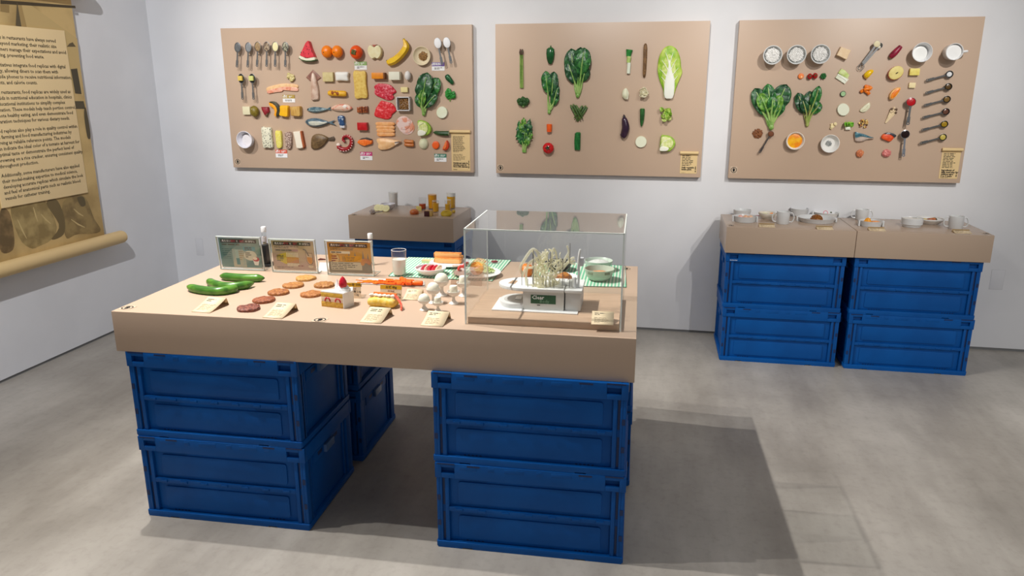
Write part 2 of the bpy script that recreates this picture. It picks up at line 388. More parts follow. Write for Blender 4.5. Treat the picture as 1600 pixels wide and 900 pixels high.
for a, b in (((24, 336), (44, 378)), ((50, 318), (60, 350)), ((60, 330), (82, 352)), ((104, 338), (138, 358)), ((110, 322), (134, 340))):
    A = bq(*a); B = bq(*b)
    make('photo_shape', xf(tube([(A[0], A[1], .0005), ((A[0] + B[0]) / 2, (A[1] + B[1]) / 2 - .008, .0005), (B[0], B[1], .0005)], [.002, .006, .002], 6, .4), BR), mt((196, 172, 118), .65), bn)
cy0, cy1, cz0, cz1 = 2.762, 3.276, .768, 1.535
make('text_card', box(.002, .008, cy0, cy1, cz0, cz1), mt((238, 210, 158), .6), bn, bev=.0005)
BT = """Food replicas in restaurants have always served
a purpose beyond marketing; their realistic size
helps customers manage their expectations and avoid
over-ordering, preventing food waste.

Recent initiatives integrate food replicas with digital
technology, allowing diners to scan them with
their mobile phones to receive nutritional information,
ingredients, and calorie counts.

Beyond restaurants, food replicas are widely used as
visual aids in nutritional education in hospitals, clinics
and educational institutions to simplify complex
information. These models help teach portion control,
promote healthy eating, and even demonstrate food
preparation techniques for various dietary needs.

Food replicas also play a role in quality control within
the farming and food manufacturing industries by
serving as reliable reference points. The models
can indicate the ideal color of a tomato at harvest for
optimal taste or demonstrate the perfect level of
browning on a rice cracker, ensuring consistent quality
throughout production.

Additionally, some manufacturers have also applied
their model-making expertise to medical science,
developing accurate replicas which simulate the look
and feel of anatomical parts such as realistic blood
vessels for catheter training.""".split('\n')
zt, zb = 1.484, .806
rows = [i for i, l in enumerate(BT) if l]
gap = (zt - zb) / 27.6
zz = zt
for i, l in enumerate(BT):
    if not l: zz -= gap * .65; continue
    text('text_line', l, .0222, INK, bn, Matrix.Translation((.0086, 2.785, zz)) @ BR, bold=.0003); zz -= gap

# ================================================================== folding crates
BLUE = mt((0, 84, 160), .5, (0, 78, 151), 6); BLUE.node_tree.nodes['Principled BSDF'].inputs['Specular IOR Level'].default_value = .22; DARKB = mt((2, 40, 90), .5); LATCH = mt((70, 104, 150), .35)  # DARKB: darker blue painting shade into the slots and holes
CL, CD, CH = .53, .364, .267
def make_crate():
    t = thing('folding_crate', 'x', 'crate', Matrix(), 'blue folding crates carrying the tables')
    hx, hy = CL / 2, CD / 2
    g = [box(-hx + .014, hx - .014, -hy + .014, hy - .014, .004, .258)]
    for sx in (-1, 1):
        for sy in (-1, 1):
            def q(a, b, c, d, z0, z1):   # corner post pieces measured inwards from the crate's corner
                xs = sorted((sx * (hx - a), sx * (hx - b))); ys = sorted((sy * (hy - c), sy * (hy - d))); return box(*xs, *ys, z0, z1)
            g += [q(.003, .012, .003, .034, .018, .226), q(.012, .019, .003, .016, .018, .226), q(.027, .038, .004, .016, .018, .226),
                  q(.012, .027, .009, .016, .018, .226), q(.003, .016, .026, .04, .018, .226)]
        ys = sorted((sx * (hy - .004), sx * (hy - .016)))
        g.append(box(-hx + .038, hx - .038, *ys, .116, .13))
        for k in range(-3, 4):
            y2 = sorted((sx * (hy - .001), sx * (hy - .016))); g.append(box(k * .066 - .011, k * .066 + .011, *y2, .119, .127))
    make('body', merge(*g), BLUE, t, bev=.0012)
    # rim with hand slots
    g = []
    for s in (-1, 1):
        ys = sorted((s * hy, s * (hy - .016)))
        g.append(box(-hx + .056, hx - .056, *ys, .222, .267))
        for e in (-1, 1):
            xa = sorted((e * hx, e * (hx - .018))); xb = sorted((e * (hx - .018), e * (hx - .056)))
            g += [box(*xa, *ys, .222, .267), box(*xb, *ys, .222, .237), box(*xb, *ys, .255, .267)]
        y2 = sorted((s * (hy + .0007), s * (hy - .002)))
        for x, w_ in ((-.17, .05), (-.105, .018), (-.04, .056), (.03, .018), (.09, .056), (.15, .018)): g.append(box(x - w_ / 2, x + w_ / 2, *y2, .249, .262))
        xs = sorted((s * hx, s * (hx - .016))); g += [box(*xs, -hy + .016, hy - .016, .222, .267)]
    make('top_rim', merge(*g), BLUE, t, bev=.001)
    for s in (-1, 1):
        for x in (-.155, .155): make('lid_slot', cbox(x, s * (hy + .0002), .2595, .036, .0012, .005), DARKB, t, smooth=False)
        for x in (-.237, .237): make('corner_slot', cbox(x * .985, s * (hy + .0002), .2635, .05, .0012, .004), DARKB, t, smooth=False)
    g = []
    for s in (-1, 1):
        ys = sorted((s * (hy - .016), s * hy)); xs = sorted((s * (hx - .016), s * hx))
        g += [box(-hx + .002, hx - .002, *ys, .003, .02), box(*xs, -hy + .002, hy - .002, .003, .02)]
        for a, b in ((-hx + .004, -.19), (-.16, .13), (.16, hx - .004)): g.append(box(a, b, *ys, 0, .0035))
    make('bottom_rim', merge(*g), BLUE, t, bev=.001)
    for s in (-1, 1):
        for z0, z1 in ((.133, .22), (.022, .114)):
            y0 = s * (hy - .0125)
            fr = merge(box(-hx + .041, hx - .041, *sorted((y0, y0 - s * .004)), z0, z1))
            o = make('side_panel', fr, BLUE, t, bev=.001)
            pts = []
            x_, r_ = hx - .064, .008
            for cx, cz, a0 in ((x_ - r_, z1 - .011 - r_, 0), (-x_ + r_, z1 - .011 - r_, 90), (-x_ + r_, z0 + .009 + r_, 180), (x_ - r_, z0 + .009 + r_, 270)):
                pts += [(cx + r_ * math.cos(R(a0 + d)), cz + r_ * math.sin(R(a0 + d))) for d in (0, 30, 60, 90)]
            pad = prism(pts, 0, .0045)
            make('raised_pad', xf(pad, Matrix(((1, 0, 0, 0), (0, 0, s, y0), (0, 1, 0, 0), (0, 0, 0, 1)))), BLUE, o, bev=.0014)
        dots = merge(*[cbox(s2 * .155 + k * .011, s * (hy - .0155), .0185, .006, .006, .006) for s2 in (-1, 1) for k in range(-2, 3)])
        make('drain_lug', dots, DARKB, t)['kind'] = 'stuff'
        x0 = s * (hx - .0125)
        e = make('end_panel', merge(box(*sorted((x0, x0 - s * .004)), -hy + .042, hy - .042, .024, .218), box(*sorted((x0 + s * .004, x0 - s * .002)), -hy + .075, hy - .075, .18, .212),
             *[box(*sorted((x0 + s * .005, x0 - s * .002)), y - .004, y + .004, .024, .218) for y in (-hy + .058, hy - .058)]), BLUE, t, bev=.001)
        make('latch', mv(box(-.006, .008, -.032, .032, .182, .208), x=x0 + s * .006), LATCH if s > 0 else BLUE, e, bev=.003)
        make('hand_slot', merge(*[box(*sorted((x0 + s * .0045, x0)), y - .016, y + .016, .192, .204) for y in (-.06, .06)]), DARKB, e)
        for sy in (-1, 1):
            make('post_slot_shade', merge(*[box(*sorted((sx_ * (hx - .0135), sx_ * (hx - .0255))), *sorted((sy * (hy - .0086), sy * (hy - .0092))), za, zb_) for sx_ in (s,) for za, zb_ in ((.134, .218), (.024, .112))]), DARKB, t, smooth=False)  # dark strips put the shade of the post grooves into colour
            for z in (.15, .07):
                make('lock_hole', cbox(s * (hx - .0095), sy * (hy - .003), z, .009, .0022, .017), DARKB, t)
    return t
CR = []
def place_crate(x, y, z, rz, label):
    o = make_crate() if not CR else copy_tree(CR[0])
    CR.append(o); o['label'] = label; o.matrix_basis = Matrix.Translation((x, y, z)) @ Matrix.Rotation(rz, 4, 'Z')
def stack(x, y, rz, where, dz=0, jog=.003):
    c = Matrix.Translation((x, y, 0)) @ Matrix.Rotation(rz, 4, 'Z') @ Vector((CL / 2, CD / 2, 0))
    place_crate(c.x, c.y, 0, rz + .003, 'lower blue folding crate ' + where)
    place_crate(c.x - jog, c.y + .002, CH + .0004, rz - .004, 'upper blue folding crate ' + where)
stack(-1.4964, 1.809, TY, 'at the front under cucumbers and crackers')
stack(-.574, 1.822, TY, 'at the front under the clear case')
stack(-1.502, 2.246, TY, 'behind, under the printed sign holders')
stack(-.574, 2.252, TY, 'behind, under the striped mats')
stack(.332, 3.552, .0036, 'under the table with the dish of brown beans')
stack(.897, 3.549, .0036, 'under the table with the two-tone lidded bowl')
stack(-1.505, 3.55, -.003, 'under the small table of glasses')

k_ = CR[9]; make('white_mark', merge(*[box(-.245 + q * .007, -.24 + q * .007, -CD / 2 - .0006, -CD / 2, .2275, .2305) for q in range(5)]), mt((220, 224, 230), .5), k_, smooth=False)
# ================================================================== table tops
o = one('display_table_top', 'thick tan table slab on blue crates covered with food models', 'table', TM, box(0, TW, 0, TD, TB + .0009, TZ), TAN, bev=.0015)
MAINT = o
for px, py in ((199, 481), (500, 500), (979, 420)):
    P = on_z(px, py, TZ); L_ = TM.inverted() @ P
    sticker(o, Matrix.Translation((L_.x, L_.y, TZ + .0006)), .019 if px < 900 else .016)
AZ = .656
def small_table(x, y, w_, d_, rz, label, marks):
    M = Matrix.Translation((x, y, 0)) @ Matrix.Rotation(rz, 4, 'Z')
    o = one('display_table_top', label, 'table', M, box(0, w_, 0, d_, TB + .0009, AZ), mt((178, 156, 136), .26), bev=.0015)
    for px, py in marks:
        L_ = M.inverted() @ on_z(px, py, AZ); sticker(o, Matrix.Translation((L_.x, L_.y, AZ + .0006)), .014)
    return o
small_table(-1.5206, 3.5136, .5461, .3526, -.0033, 'small tan table slab by the wall holding glasses of juice', ((553.5, 335.5),))
small_table(.3209, 3.5349, .5625, .3651, .0036, 'tan table slab by the wall with the dish of brown beans', ((1143, 352.5),))
small_table(.3209 + .5648, 3.5349 + .002, .558, .3651, .0036, 'tan table slab by the wall with the pumpkin bowl and two mugs', ((1541, 365),))

def at(px, py, ang=0, z=TZ, ty=TY):
    P = on_z(px, py, z); return Matrix.Translation(P) @ Matrix.Rotation(ty + R(ang), 4, 'Z')
def tl(px, py, c, z=TZ):
    """local position on the table top relative to the point c"""
    d = on_z(px, py, z) - on_z(c[0], c[1], z); d.rotate(Matrix.Rotation(-TY, 3, 'Z')); return (d.x, d.y)

# ================================================================== food on the wall boards
def cen(pts): return (sum(p[0] for p in pts) / len(pts), sum(p[1] for p in pts) / len(pts))
def wslab(name, label, cat, pts, mat, t=.012, dome=.15, group=None, edge=.1, bumpy=0, sharp=False, k=28, kind=None, dz=0):
    c = cen(pts)
    return one(name, label, cat, wm(*c, dz=dz), pillow([wl(*p, c) for p in pts], t, dome, k, edge, bumpy, c[0], sharp), mat, group, kind)
def part(o, name, pts, mat, t=.003, z=0, dome=.15, c=None, edge=.12, bumpy=0, sharp=False, k=20):
    """a slab part; pts in the photograph's frame on the board, c the thing's own origin"""
    return make(name, mv(pillow([wl(*p, c) for p in pts], t, dome, k, edge, bumpy, 3, sharp), z=z), mat, o)
def root(name, label, cat, px, py, group=None, dz=0): return thing(name, label, cat, wm(px, py, dz=dz), group)
def oval(x, y, rx, ry=None, n=14, a=0):
    ry = ry or rx; return [(x + rx * math.cos(t) * math.cos(a) - ry * math.sin(t) * math.sin(a), y + rx * math.cos(t) * math.sin(a) + ry * math.sin(t) * math.cos(a)) for t in [2 * PI * i / n for i in range(n)]]
def wblock(name, label, cat, px0, px1, py0, py1, mat, t=.02, rz=0, bev=.0015, group=None):
    c = ((px0 + px1) / 2, (py0 + py1) / 2); a = wl(px0, py1, c); b = wl(px1, py0, c)
    g = box(a[0], b[0], a[1], b[1], 0, t)
    return one(name, label, cat, wm(*c, ang=rz), g, mat, group, bev=bev)
def spoon(name, label, bowl, end, wpx_, mat, group=None, lift=.022, lpx=None, fill=None, cat='spoon', roundb=False, dz=0):
    """measuring spoon: hollow bowl, flat handle with a hole at the end, a peg that holds it off the board"""
    d = wl(*end, bowl); L = math.hypot(*d); a = math.atan2(d[1], d[0]) - PI / 2
    s = wpx(bowl[0]); w_ = wpx_ * s / 2; l_ = (lpx or wpx_ * 1.35) * s / 2; dep = w_ * .75
    t = thing(name, label, cat, wm(*bowl, ang=a), group)
    pr = [(.001, -dep)] + [(math.sin(R(q)), -dep * math.cos(R(q))) for q in (20, 40, 60, 78, 90)] + [(.93, .0005)] + [(.9 * math.sin(R(q)), -.9 * dep * math.cos(R(q))) for q in (80, 60, 40, 20)] + [(.001, -.9 * dep)]
    g = lathe([(r_, z) for r_, z in pr], 22, w_, l_)
    z0 = lift + dep
    make('bowl', mv(g, z=z0), mat, t)
    hw = max(.0034, w_ * .3); e = L - hw * 1.5
    hb = box(-hw * .7, hw * .7, l_ * .92, e - hw * .8, z0 - .0025, z0)
    V = []; n = 16
    for z in (z0 - .0025, z0):
        for rr in (hw * 1.25, hw * .5): V += [(rr * math.cos(2 * PI * i / n), e + rr * math.sin(2 * PI * i / n), z) for i in range(n)]
    F = []
    for i in range(n):
        j = (i + 1) % n; F += [(i, n + i, n + j, j), (2 * n + i, 2 * n + j, 3 * n + j, 3 * n + i), (i, j, 2 * n + j, 2 * n + i), (n + i, 3 * n + i, 3 * n + j, n + j)]
    h = make('handle', merge(hb, box(-hw * 1.1, hw * 1.1, e - L * .28, e - hw * .9, z0 - .0026, z0 + .0002), (V, F)), mat, t)
    make('peg', tube([(0, L * .4, 0), (0, L * .4, z0 - .001)], .0022, 8), STEEL, t)
    if fill:
        fn, fl, fm, heap, cover = fill
        O = circ(1, 18, sx=w_ * .9 * cover, sy=l_ * .9 * cover)
        one(fn, fl, 'food', wm(*bowl, ang=a, dz=z0 - dep * .35), pillow(O, dep * .35, heap, 24, .12, .0006, bowl[0], nf=300), fm)
    return t
def dish(name, label, cat, px, py, rpx, h, mat, foot=.6, wall=.06, cup=False, dz=0, group=None):
    r_ = rpx * wpx(px); tk = r_ * wall * 1.3
    pr = [(r_ * foot, 0), (r_ * (foot + .08), 0.001), (r_ * (foot + (1 - foot) * .6), h * .45), (r_ * .98, h * .85), (r_, h), (r_ - tk * .5, h + .0012), (r_ - tk, h), (r_ * .96 - tk, h * .85), (r_ * (foot + (1 - foot) * .55) - tk * .6, h * .48), (r_ * foot * .96, .004), (.0001, .004)]
    if cup: pr = [(r_ * .86, 0), (r_ * .95, .004), (r_, h), (r_ - tk * .5, h + .001), (r_ - tk, h), (r_ * .93 - tk, .008), (.0001, .008)]
    return one(name, label, cat, wm(px, py, dz=dz), lathe(pr, 40), mat, group)
def fillat(name, label, px, py, rpx, z, mat, t=.004, dome=.3, bumpy=.0012, kind='stuff', cat='food', nf=260):
    r_ = rpx * wpx(px)
    return one(name, label, cat, wm(px, py, dz=z), pillow(circ(r_, 16), t, dome, 32, .1, bumpy, px, nf=nf), mat, None, kind)
def grains(name, label, px, py, rpx, z, n, sz, mats, dome=.4, cat='food', el=1.5):
    """a heap of small grains, one object of stuff"""
    rn = random.Random(int(px * 7 + py)); r_ = rpx * wpx(px); gs = []
    b = ball(sz, 6, 4)
    for i in range(n):
        q = math.sqrt(rn.random()); a = rn.uniform(0, 2 * PI)
        gs.append(mv(b, r_ * q * math.cos(a), r_ * q * math.sin(a), sz * .6 + r_ * dome * (1 - q * q) * rn.uniform(.5, 1), rz=rn.uniform(0, 3), s=(el, 1, .9)))
    return one(name, label, cat, wm(px, py, dz=z), merge(pillow(circ(r_ * .9, 14), max(.001, r_ * dome * .6), .3, 20), *gs), mats, None, 'stuff')
def leafprof(k=.0, wide=.62):
    return lambda u: max(.02, (math.sin(PI * min(1, u) ** wide)) ** (.75 + k))
def bunch(name, label, base, leaves, stemw=4, cat='leaf vegetable', stalk=STALK):
    """leaves: (blade start, tip, width in px, height off the board, material, seed)"""
    s = wpx(base[0]); t = root(name, label, cat, *base)
    for k, (b, tip, wp_, z, m, sd) in enumerate(leaves):
        B = Vector((*wl(*b, base), 0)); Tp = Vector((*wl(*tip, base), 0)); d = Tp - B; L = d.length; a = math.atan2(d.y, d.x) - PI / 2
        lf = make('leaf', mv(blade(L, wp_ * s, leafprof(-.27, 1.1), 14, 9, .007, .12, .012, sd), B.x, B.y, z, rz=a), m, t, solid=.0012)
        O = Vector((random.Random(sd).uniform(-1, 1) * stemw * s * .3, 0, 0))
        P = [(O.x, 0, .006 + k * .001), (B.x * .5 + O.x, B.y * .5, z * .5 + .008), (B.x, B.y, z + .004), tuple(B + d * .45 + Vector((0, 0, z + .0155))), tuple(B + d * .85 + Vector((0, 0, z + .0105)))]
        make('stem', tube(spline(P, 12), [stemw * s * (.5 - .035 * q) * .8 for q in range(12)], 7, .8), stalk, lf)
    make('root_end', mv(ball(stemw * s * .62, 10, 6, 1, 1.3, .8), 0, 0, stemw * s * .62 * .8 + .0008), stalk, t)
    return t

# ------------------------------------------------------------------ board of meat, fish, fruit and spoons
PASTE = [((96, 98, 100), (110, 112, 112)), ((130, 134, 136), (140, 142, 144)), ((140, 112, 78), (166, 140, 100)), ((186, 166, 136), (84, 58, 46)), ((236, 224, 168), (240, 230, 180)), ((60, 62, 54), (190, 186, 160))]
SG = 'slate grey spoons in the top row of the meat board'
words_ = ['dark grey gel', 'mid grey gel', 'brown sauce', 'minced beige paste', 'cream coloured dressing', 'clear dark oil']
for k, (x, y) in enumerate(((376.4, 74.5), (393, 74.5), (407.5, 73.5), (421.5, 73.5), (434.7, 73.5), (450.5, 74))):
    a, b = PASTE[k]
    spoon('measuring_spoon', f'slate grey measuring spoon filled with {words_[k]}, hung in the top row', (x, y), (x - 1.2 + (k > 2) * 1, y + 31.5), 10.6, DSPOON, SG, .02, 14.8,
          ('spoon_filling', f'{words_[k]} filling a slate grey spoon in the top row', mt(a, .25 if k in (0, 1, 5) else .6, b, 150), .25, 1))
for x, lab, m in ((382, 'yellow butter cube', (222, 192, 92)), (399, 'pale green butter cube', (206, 208, 122))):
    spoon('measuring_spoon', f'slate grey measuring spoon under the {lab}, hung in the second row', (x, 122.8), (x + 2, 156), 10.6, DSPOON, None, .02, 14.5)
    one('butter_cube', f'{lab} lying in a slate grey spoon', 'butter', wm(x - .3, 122.5, dz=.031), cbox(0, 0, 0, .0255, .0255, .016), mt(m, .5), bev=.002)
for k, (b, e) in enumerate((((687, 68), (694, 102)), ((701, 67.2), (708, 100)))):
    spoon('measuring_spoon', ['slate spoon of white salt whose handle crosses the purple tag', 'slate spoon of white sugar, last in the top row by the board edge'][k], b, e, 11, DSPOON, None, .02, 15)
    one('powder_heap', ['white powder heaped in the spoon crossing the purple tag', 'white powder heaped in the last spoon by the board edge'][k], 'powder', wm(*b, dz=.033, ang=R(12)),
        pillow(circ(1, 18, sx=.0185, sy=.026), .005, .8, 24, .1, .0005, 3, nf=200), mt((240, 240, 242), .8))
# watermelon
t = root('watermelon_wedge', 'wedge of red watermelon with black seeds on the meat board', 'watermelon', 484, 82)
c = (484, 82)
part(t, 'flesh', [(484, 64), (486, 65), (489.5, 76), (495.3, 89.5), (490, 91), (483, 91), (476, 89.5), (472, 86.5), (476, 78), (481, 67)], mt((226, 56, 70), .45, (210, 40, 56), 90), .03, 0, .02, c, .05, 0, True)
part(t, 'rind', [(471.5, 87), (476, 90), (483, 91.3), (490, 91.2), (495.4, 89.6), (496.8, 93.5), (490, 95), (482, 95), (474, 93), (470, 90)], mt((236, 232, 206), .5), .0295, 0, .01, c, .05, 0, True)
part(t, 'green_skin', [(470, 90), (474, 92.8), (482, 94.5), (490, 94.4), (497, 93), (497, 94.6), (490, 96.2), (482, 96.2), (474, 94.4), (469.8, 91.5)], mt((62, 92, 44), .4), .029, 0, .01, c, .05, 0, True)
for q in ((483, 73), (484.2, 77.5), (487, 78), (478.3, 81.6), (474.4, 82.3), (486.2, 84.4), (491, 80)):
    p = wl(*q, c); make('seed', mv(ball(.0032, 7, 5, .7, 1.1, .5), p[0], p[1], .0305), mt((40, 16, 18), .4), t)
for k, x in enumerate((513.3, 529.4)):
    t = root('tangerine', ['orange tangerine touching its twin, nearer the watermelon', 'orange tangerine touching its twin, nearer the persimmon'][k], 'tangerine', x, 81, 'pair of tangerines')
    make('fruit', mv(ball(.0295, 22, 14, 1, 1.08, .85, .02, k), z=.02), mt((250, 138, 6), .35, (244, 122, 4), 200, .25), t)
    make('stem_scar', mv(ball(.003, 7, 5, 1, 1, .5), -.009, -.004, .0445), mt((70, 60, 20), .7), t)
t = root('persimmon', 'orange red persimmon with a green brown calyx above the green tag', 'persimmon', 559.3, 82)
make('fruit', mv(ball(.034, 24, 14, 1, 1.05, .8), z=.022), mt((240, 84, 10), .28, (226, 66, 8), 30), t)
for k in range(4): make('calyx_leaf', mv(blade(.017, .017, leafprof(), 6, 5, .003, .1, .003, k), -.004, 0, .0495, rz=k * PI / 2 + .5), mt((112, 104, 48), .6, (70, 84, 30), 120), t, solid=.001)
t = root('apple_half', 'halved apple with pale flesh and notched ends, beside the persimmon', 'apple', 587, 81.5)
c = (587, 81.5)
part(t, 'flesh', [(581, 70.5), (585.8, 73.5), (588, 73.4), (592, 70.3), (597, 75), (598.3, 82), (595.5, 89.5), (591.5, 92.2), (587.8, 89.8), (584, 92.5), (579, 88), (576.3, 80), (577.5, 73.5)], mt((232, 220, 172), .5, (238, 230, 190), 40), .024, 0, .03, c, .06)
part(t, 'skin', [(583.5, 70), (590.5, 70), (588, 73.6), (586, 73.6)], mt((176, 92, 70), .5), .025, 0, .01, c, .1, 0, True)
t = root('banana', 'curved yellow banana with green stem end on the meat board', 'banana', 622, 86)
c = (622, 86); P = [(606.5, 95), (611, 97.2), (619, 94), (628, 86.5), (634.5, 78), (636.5, 72), (634.5, 66), (632.7, 61.5)]
L = [(*wl(*p, c), .02) for p in P]
make('fruit', tube(spline(L, 26), [.004 + .0145 * min(1, (q / 3)) * (1 if q < 17 else max(.22, 1 - (q - 17) / 7.5)) for q in range(26)], 6), mt((250, 204, 20), .4, (236, 184, 24), 18), t)
make('stem', tube([(*wl(634.9, 67.5, c), .02), (*wl(632.4, 60.6, c), .021)], [.0052, .0045], 6), mt((132, 132, 46), .6), t)
make('blossom_end', mv(ball(.0042, 7, 5), *L[0]), mt((72, 54, 26), .7), t)
dish('plate', 'small cream saucer holding brown seeds on the meat board', 'saucer', 660.5, 87.5, 13.4, .02, CREAM, .55)
grains('seed_heap', 'round heap of brown seeds in the cream saucer', 662, 88, 6.6, .006, 110, .0026, mt((166, 124, 64), .6, (120, 82, 38), 160), .25)
def wtag(px0, px1, py0, py1, col, head, sub, label):
    c = ((px0 + px1) / 2, (py0 + py1) / 2); a = wl(px0, py1, c); b = wl(px1, py0, c); t = thing('category_tag', label, 'tag', wm(*c))
    make('card', box(a[0], b[0], a[1], b[1], 0, .002), mt((236, 236, 236), .6), t, smooth=False)
    my = b[1] - (b[1] - a[1]) * .47
    make('colour_band', box(a[0], b[0], my, b[1], 0, .0024), mt(col, .6), t, smooth=False)
    hw = (b[0] - a[0])
    h = make('heading', box(a[0] + .0015, a[0] + .0035, my + .004, my + .012, 0, .0025), MATTE, t, smooth=False)
    text('heading_text', head, .017 if len(head) < 3 else .0155, MATTE, t, Matrix.Translation((a[0] + hw * .05, (my + b[1]) / 2, .0027)), bold=.0002)
    if sub: make('printed_lines', lines(a[0] + hw * .52, b[0] - hw * .05, my + .004, b[1] - .004, 2, px0, .5, .0027), MATTE, t, smooth=False)
    make('printed_lines', lines(a[0] + hw * .2, b[0] - hw * .1, a[1] + (my - a[1]) * .25, my - (my - a[1]) * .22, 2, px1, .5, .0023), INK, t, smooth=False)
wtag(554.5, 573, 96.3, 109, (140, 172, 104), '表2', 1, 'small tag with a light green band under the persimmon')
wtag(675, 694.5, 97.3, 110.5, (104, 72, 148), '調味料', 0, 'small tag with a purple band under the white powder spoons')
wtag(442.5, 460.5, 148.3, 160, (178, 148, 64), '表5', 1, 'small tag with an ochre band under the bacon')
wtag(431.5, 448.5, 234, 246, (214, 96, 74), '表1', 1, 'small tag with a red band under the rice cakes')
wtag(563.5, 581.5, 237.5, 250, (196, 52, 118), '表3', 1, 'small tag with a pink band under the salmon slice')
wtag(679, 697.5, 240.5, 252.5, (66, 128, 106), '表6', 1, 'small tag with a dark green band under the tomato wedge')
# soy beans: each nugget a part
t = root('bean_cluster', 'cluster of pale green soy beans above the bacon', 'beans', 455, 120.5)
rn = random.Random(4)
for k in range(18):
    a = rn.uniform(0, 6.28); q = math.sqrt(rn.random()) * .021
    make('bean', mv(ball(.0078, 8, 6, 1.25, .9, .8), q * math.cos(a), q * math.sin(a), .006 + rn.random() * .006, rz=rn.uniform(0, 3)), mt((222, 206, 150), .5, (204, 190, 124), 80), t)
t = root('bacon_slice', 'pink slice of fatty bacon with an ochre tag under it', 'bacon', 442, 139)
c = (442, 139)
part(t, 'fat', [(417, 137.5), (424, 134.5), (440, 130.8), (452, 130.6), (465.5, 132.4), (465.3, 137.5), (452, 136), (440, 136.3), (428, 139), (418, 143)], mt((232, 184, 132), .4, (238, 200, 150), 60), .007, 0, .1, c, .06, .001)
part(t, 'lean_streak', [(418, 142), (430, 138), (442, 135.8), (454, 135.4), (465.3, 137), (466, 142.5), (454, 141.2), (442.6, 139.6), (442.4, 143), (430, 144.5), (420, 146.3)], mt((234, 178, 152), .4, (220, 134, 104), 70, lo=.45, hi=.65), .008, 0, .1, c, .06, .001)
t = root('squid', 'pale squid body with a dark pointed fin on the meat board', 'squid', 491, 132)
c = (491, 132)
part(t, 'fin', [(489.2, 109), (496, 115), (502.3, 121.5), (497, 125.5), (493.5, 127), (484.5, 126.5), (478.6, 121), (484, 115)], mt((156, 112, 96), .4, (132, 88, 76), 60), .006, 0, .1, c, .1, 0, True)
part(t, 'mantle', [(490, 113), (493, 116), (496.5, 128), (499, 142), (499.3, 155), (494, 156.5), (488.4, 156), (488, 140), (487.7, 126), (488.6, 117)], mt((196, 160, 138), .35, (222, 196, 176), 30), .02, 0, .3, c, .14)
wblock('tofu_block', 'square beige fried tofu block beside the squid', 'tofu', 507, 522, 113, 127.5, mt((212, 196, 142), .6, (204, 186, 128), 50), .02)
c = (536, 119.5)
one('rice_cake', 'smooth white rounded rice cake beside the beige tofu square', 'rice cake', wm(*c), pillow([wl(*p, c) for p in ((526, 113), (535, 112.4), (546, 113), (545.6, 120), (546, 126.4), (535, 126.2), (527.4, 126), (526.3, 119))], .024, .12, 30, .16), mt((236, 234, 226), .5))
wslab('tofu_skin_sheet', 'large yellow fried tofu sheet standing upright under the green tag', 'fried tofu', [(553.5, 112), (564, 111.3), (572.6, 112.6), (573.4, 130), (575.3, 152), (566, 153.4), (556.4, 153.2), (555, 135)], mt((232, 200, 104), .6, (222, 182, 84), 70, .4), .016, .1, None, .06, .0015)
t = root('cheese_brick', 'bright orange cheese brick beside the yellow tofu sheet', 'cheese', 593, 118.5); c = (593, 118.5)
a = wl(583.8, 123.2, c); b = wl(601.8, 113.6, c); make('brick', box(a[0], b[0], a[1], b[1], 0, .03), mt((240, 148, 14), .45, (232, 136, 10), 30), t, bev=.002)
a = wl(601.4, 123.4, c); b = wl(603.8, 113.6, c); make('brown_end', box(a[0], b[0], a[1], b[1], 0, .03), mt((130, 74, 20), .6), t, bev=.002)
wblock('tofu_block', 'large white tofu block beside the egg', 'tofu', 611, 627.2, 112.2, 125, mt((238, 236, 216), .55), .034)
one('egg', 'single white egg near the board corner', 'egg', wm(638.6, 118.3), mv(ball(.0178, 18, 14, .95, 1.36, .95), z=.016), mt((234, 230, 226), .45))
wblock('butter_pat', 'small pale butter pat under the egg', 'butter', 627.6, 638, 136.2, 144, mt((238, 222, 156), .5), .014)
t = root('omelette_roll', 'small yellow grilled omelette roll with browned patches', 'omelette', 527.5, 146); c = (527.5, 146)
make('roll', tube([(*wl(515.5, 145.5, c), .013), (*wl(517, 145.5, c), .014), (*wl(540, 146.5, c), .014), (*wl(542.5, 146.6, c), .012)], [.012, .015, .0155, .012], 14), mt((236, 180, 40), .5, (226, 164, 30), 60), t)
for q in ((523, 145, 2.6), (530.5, 146, 2.8), (527, 144, 1.6)):
    p = wl(q[0], q[1], c); make('browned_patch', mv(ball(q[2] * .0035, 10, 6, 1, 1, .25, .3, q[0]), p[0], p[1], .028), mt((150, 74, 14), .6), t)
MEAT = mt((206, 30, 56), .38, (240, 128, 140), 95, .5, lo=.5, hi=.68); MEAT2 = mt((224, 36, 46), .38, (244, 104, 104), 95, .5, lo=.5, hi=.7)
wslab('beef_slice', 'raw marbled beef slice, the upper of two', 'beef', [(586, 134), (592, 130.5), (604, 131), (612, 134), (616, 138), (619.8, 143.5), (616.5, 146), (614.3, 147.6), (616.3, 152), (613, 156), (606.5, 156.8), (597, 153), (588.6, 149), (585.5, 144), (586.8, 140), (585.2, 137)], MEAT, .009, .2, 'raw beef slices', .08, .005, k=44)
wslab('beef_slice', 'raw bright red beef slice, the lower of two', 'beef', [(596, 157.5), (602, 158.5), (611, 160.5), (615.6, 164), (619.8, 171.5), (618, 175), (613.5, 178.8), (611, 184), (605, 186.4), (597, 185), (587, 182), (585.3, 178), (587, 173), (588.4, 168), (592, 163)], MEAT2, .009, .2, 'raw beef slices', .08, .005, k=44)
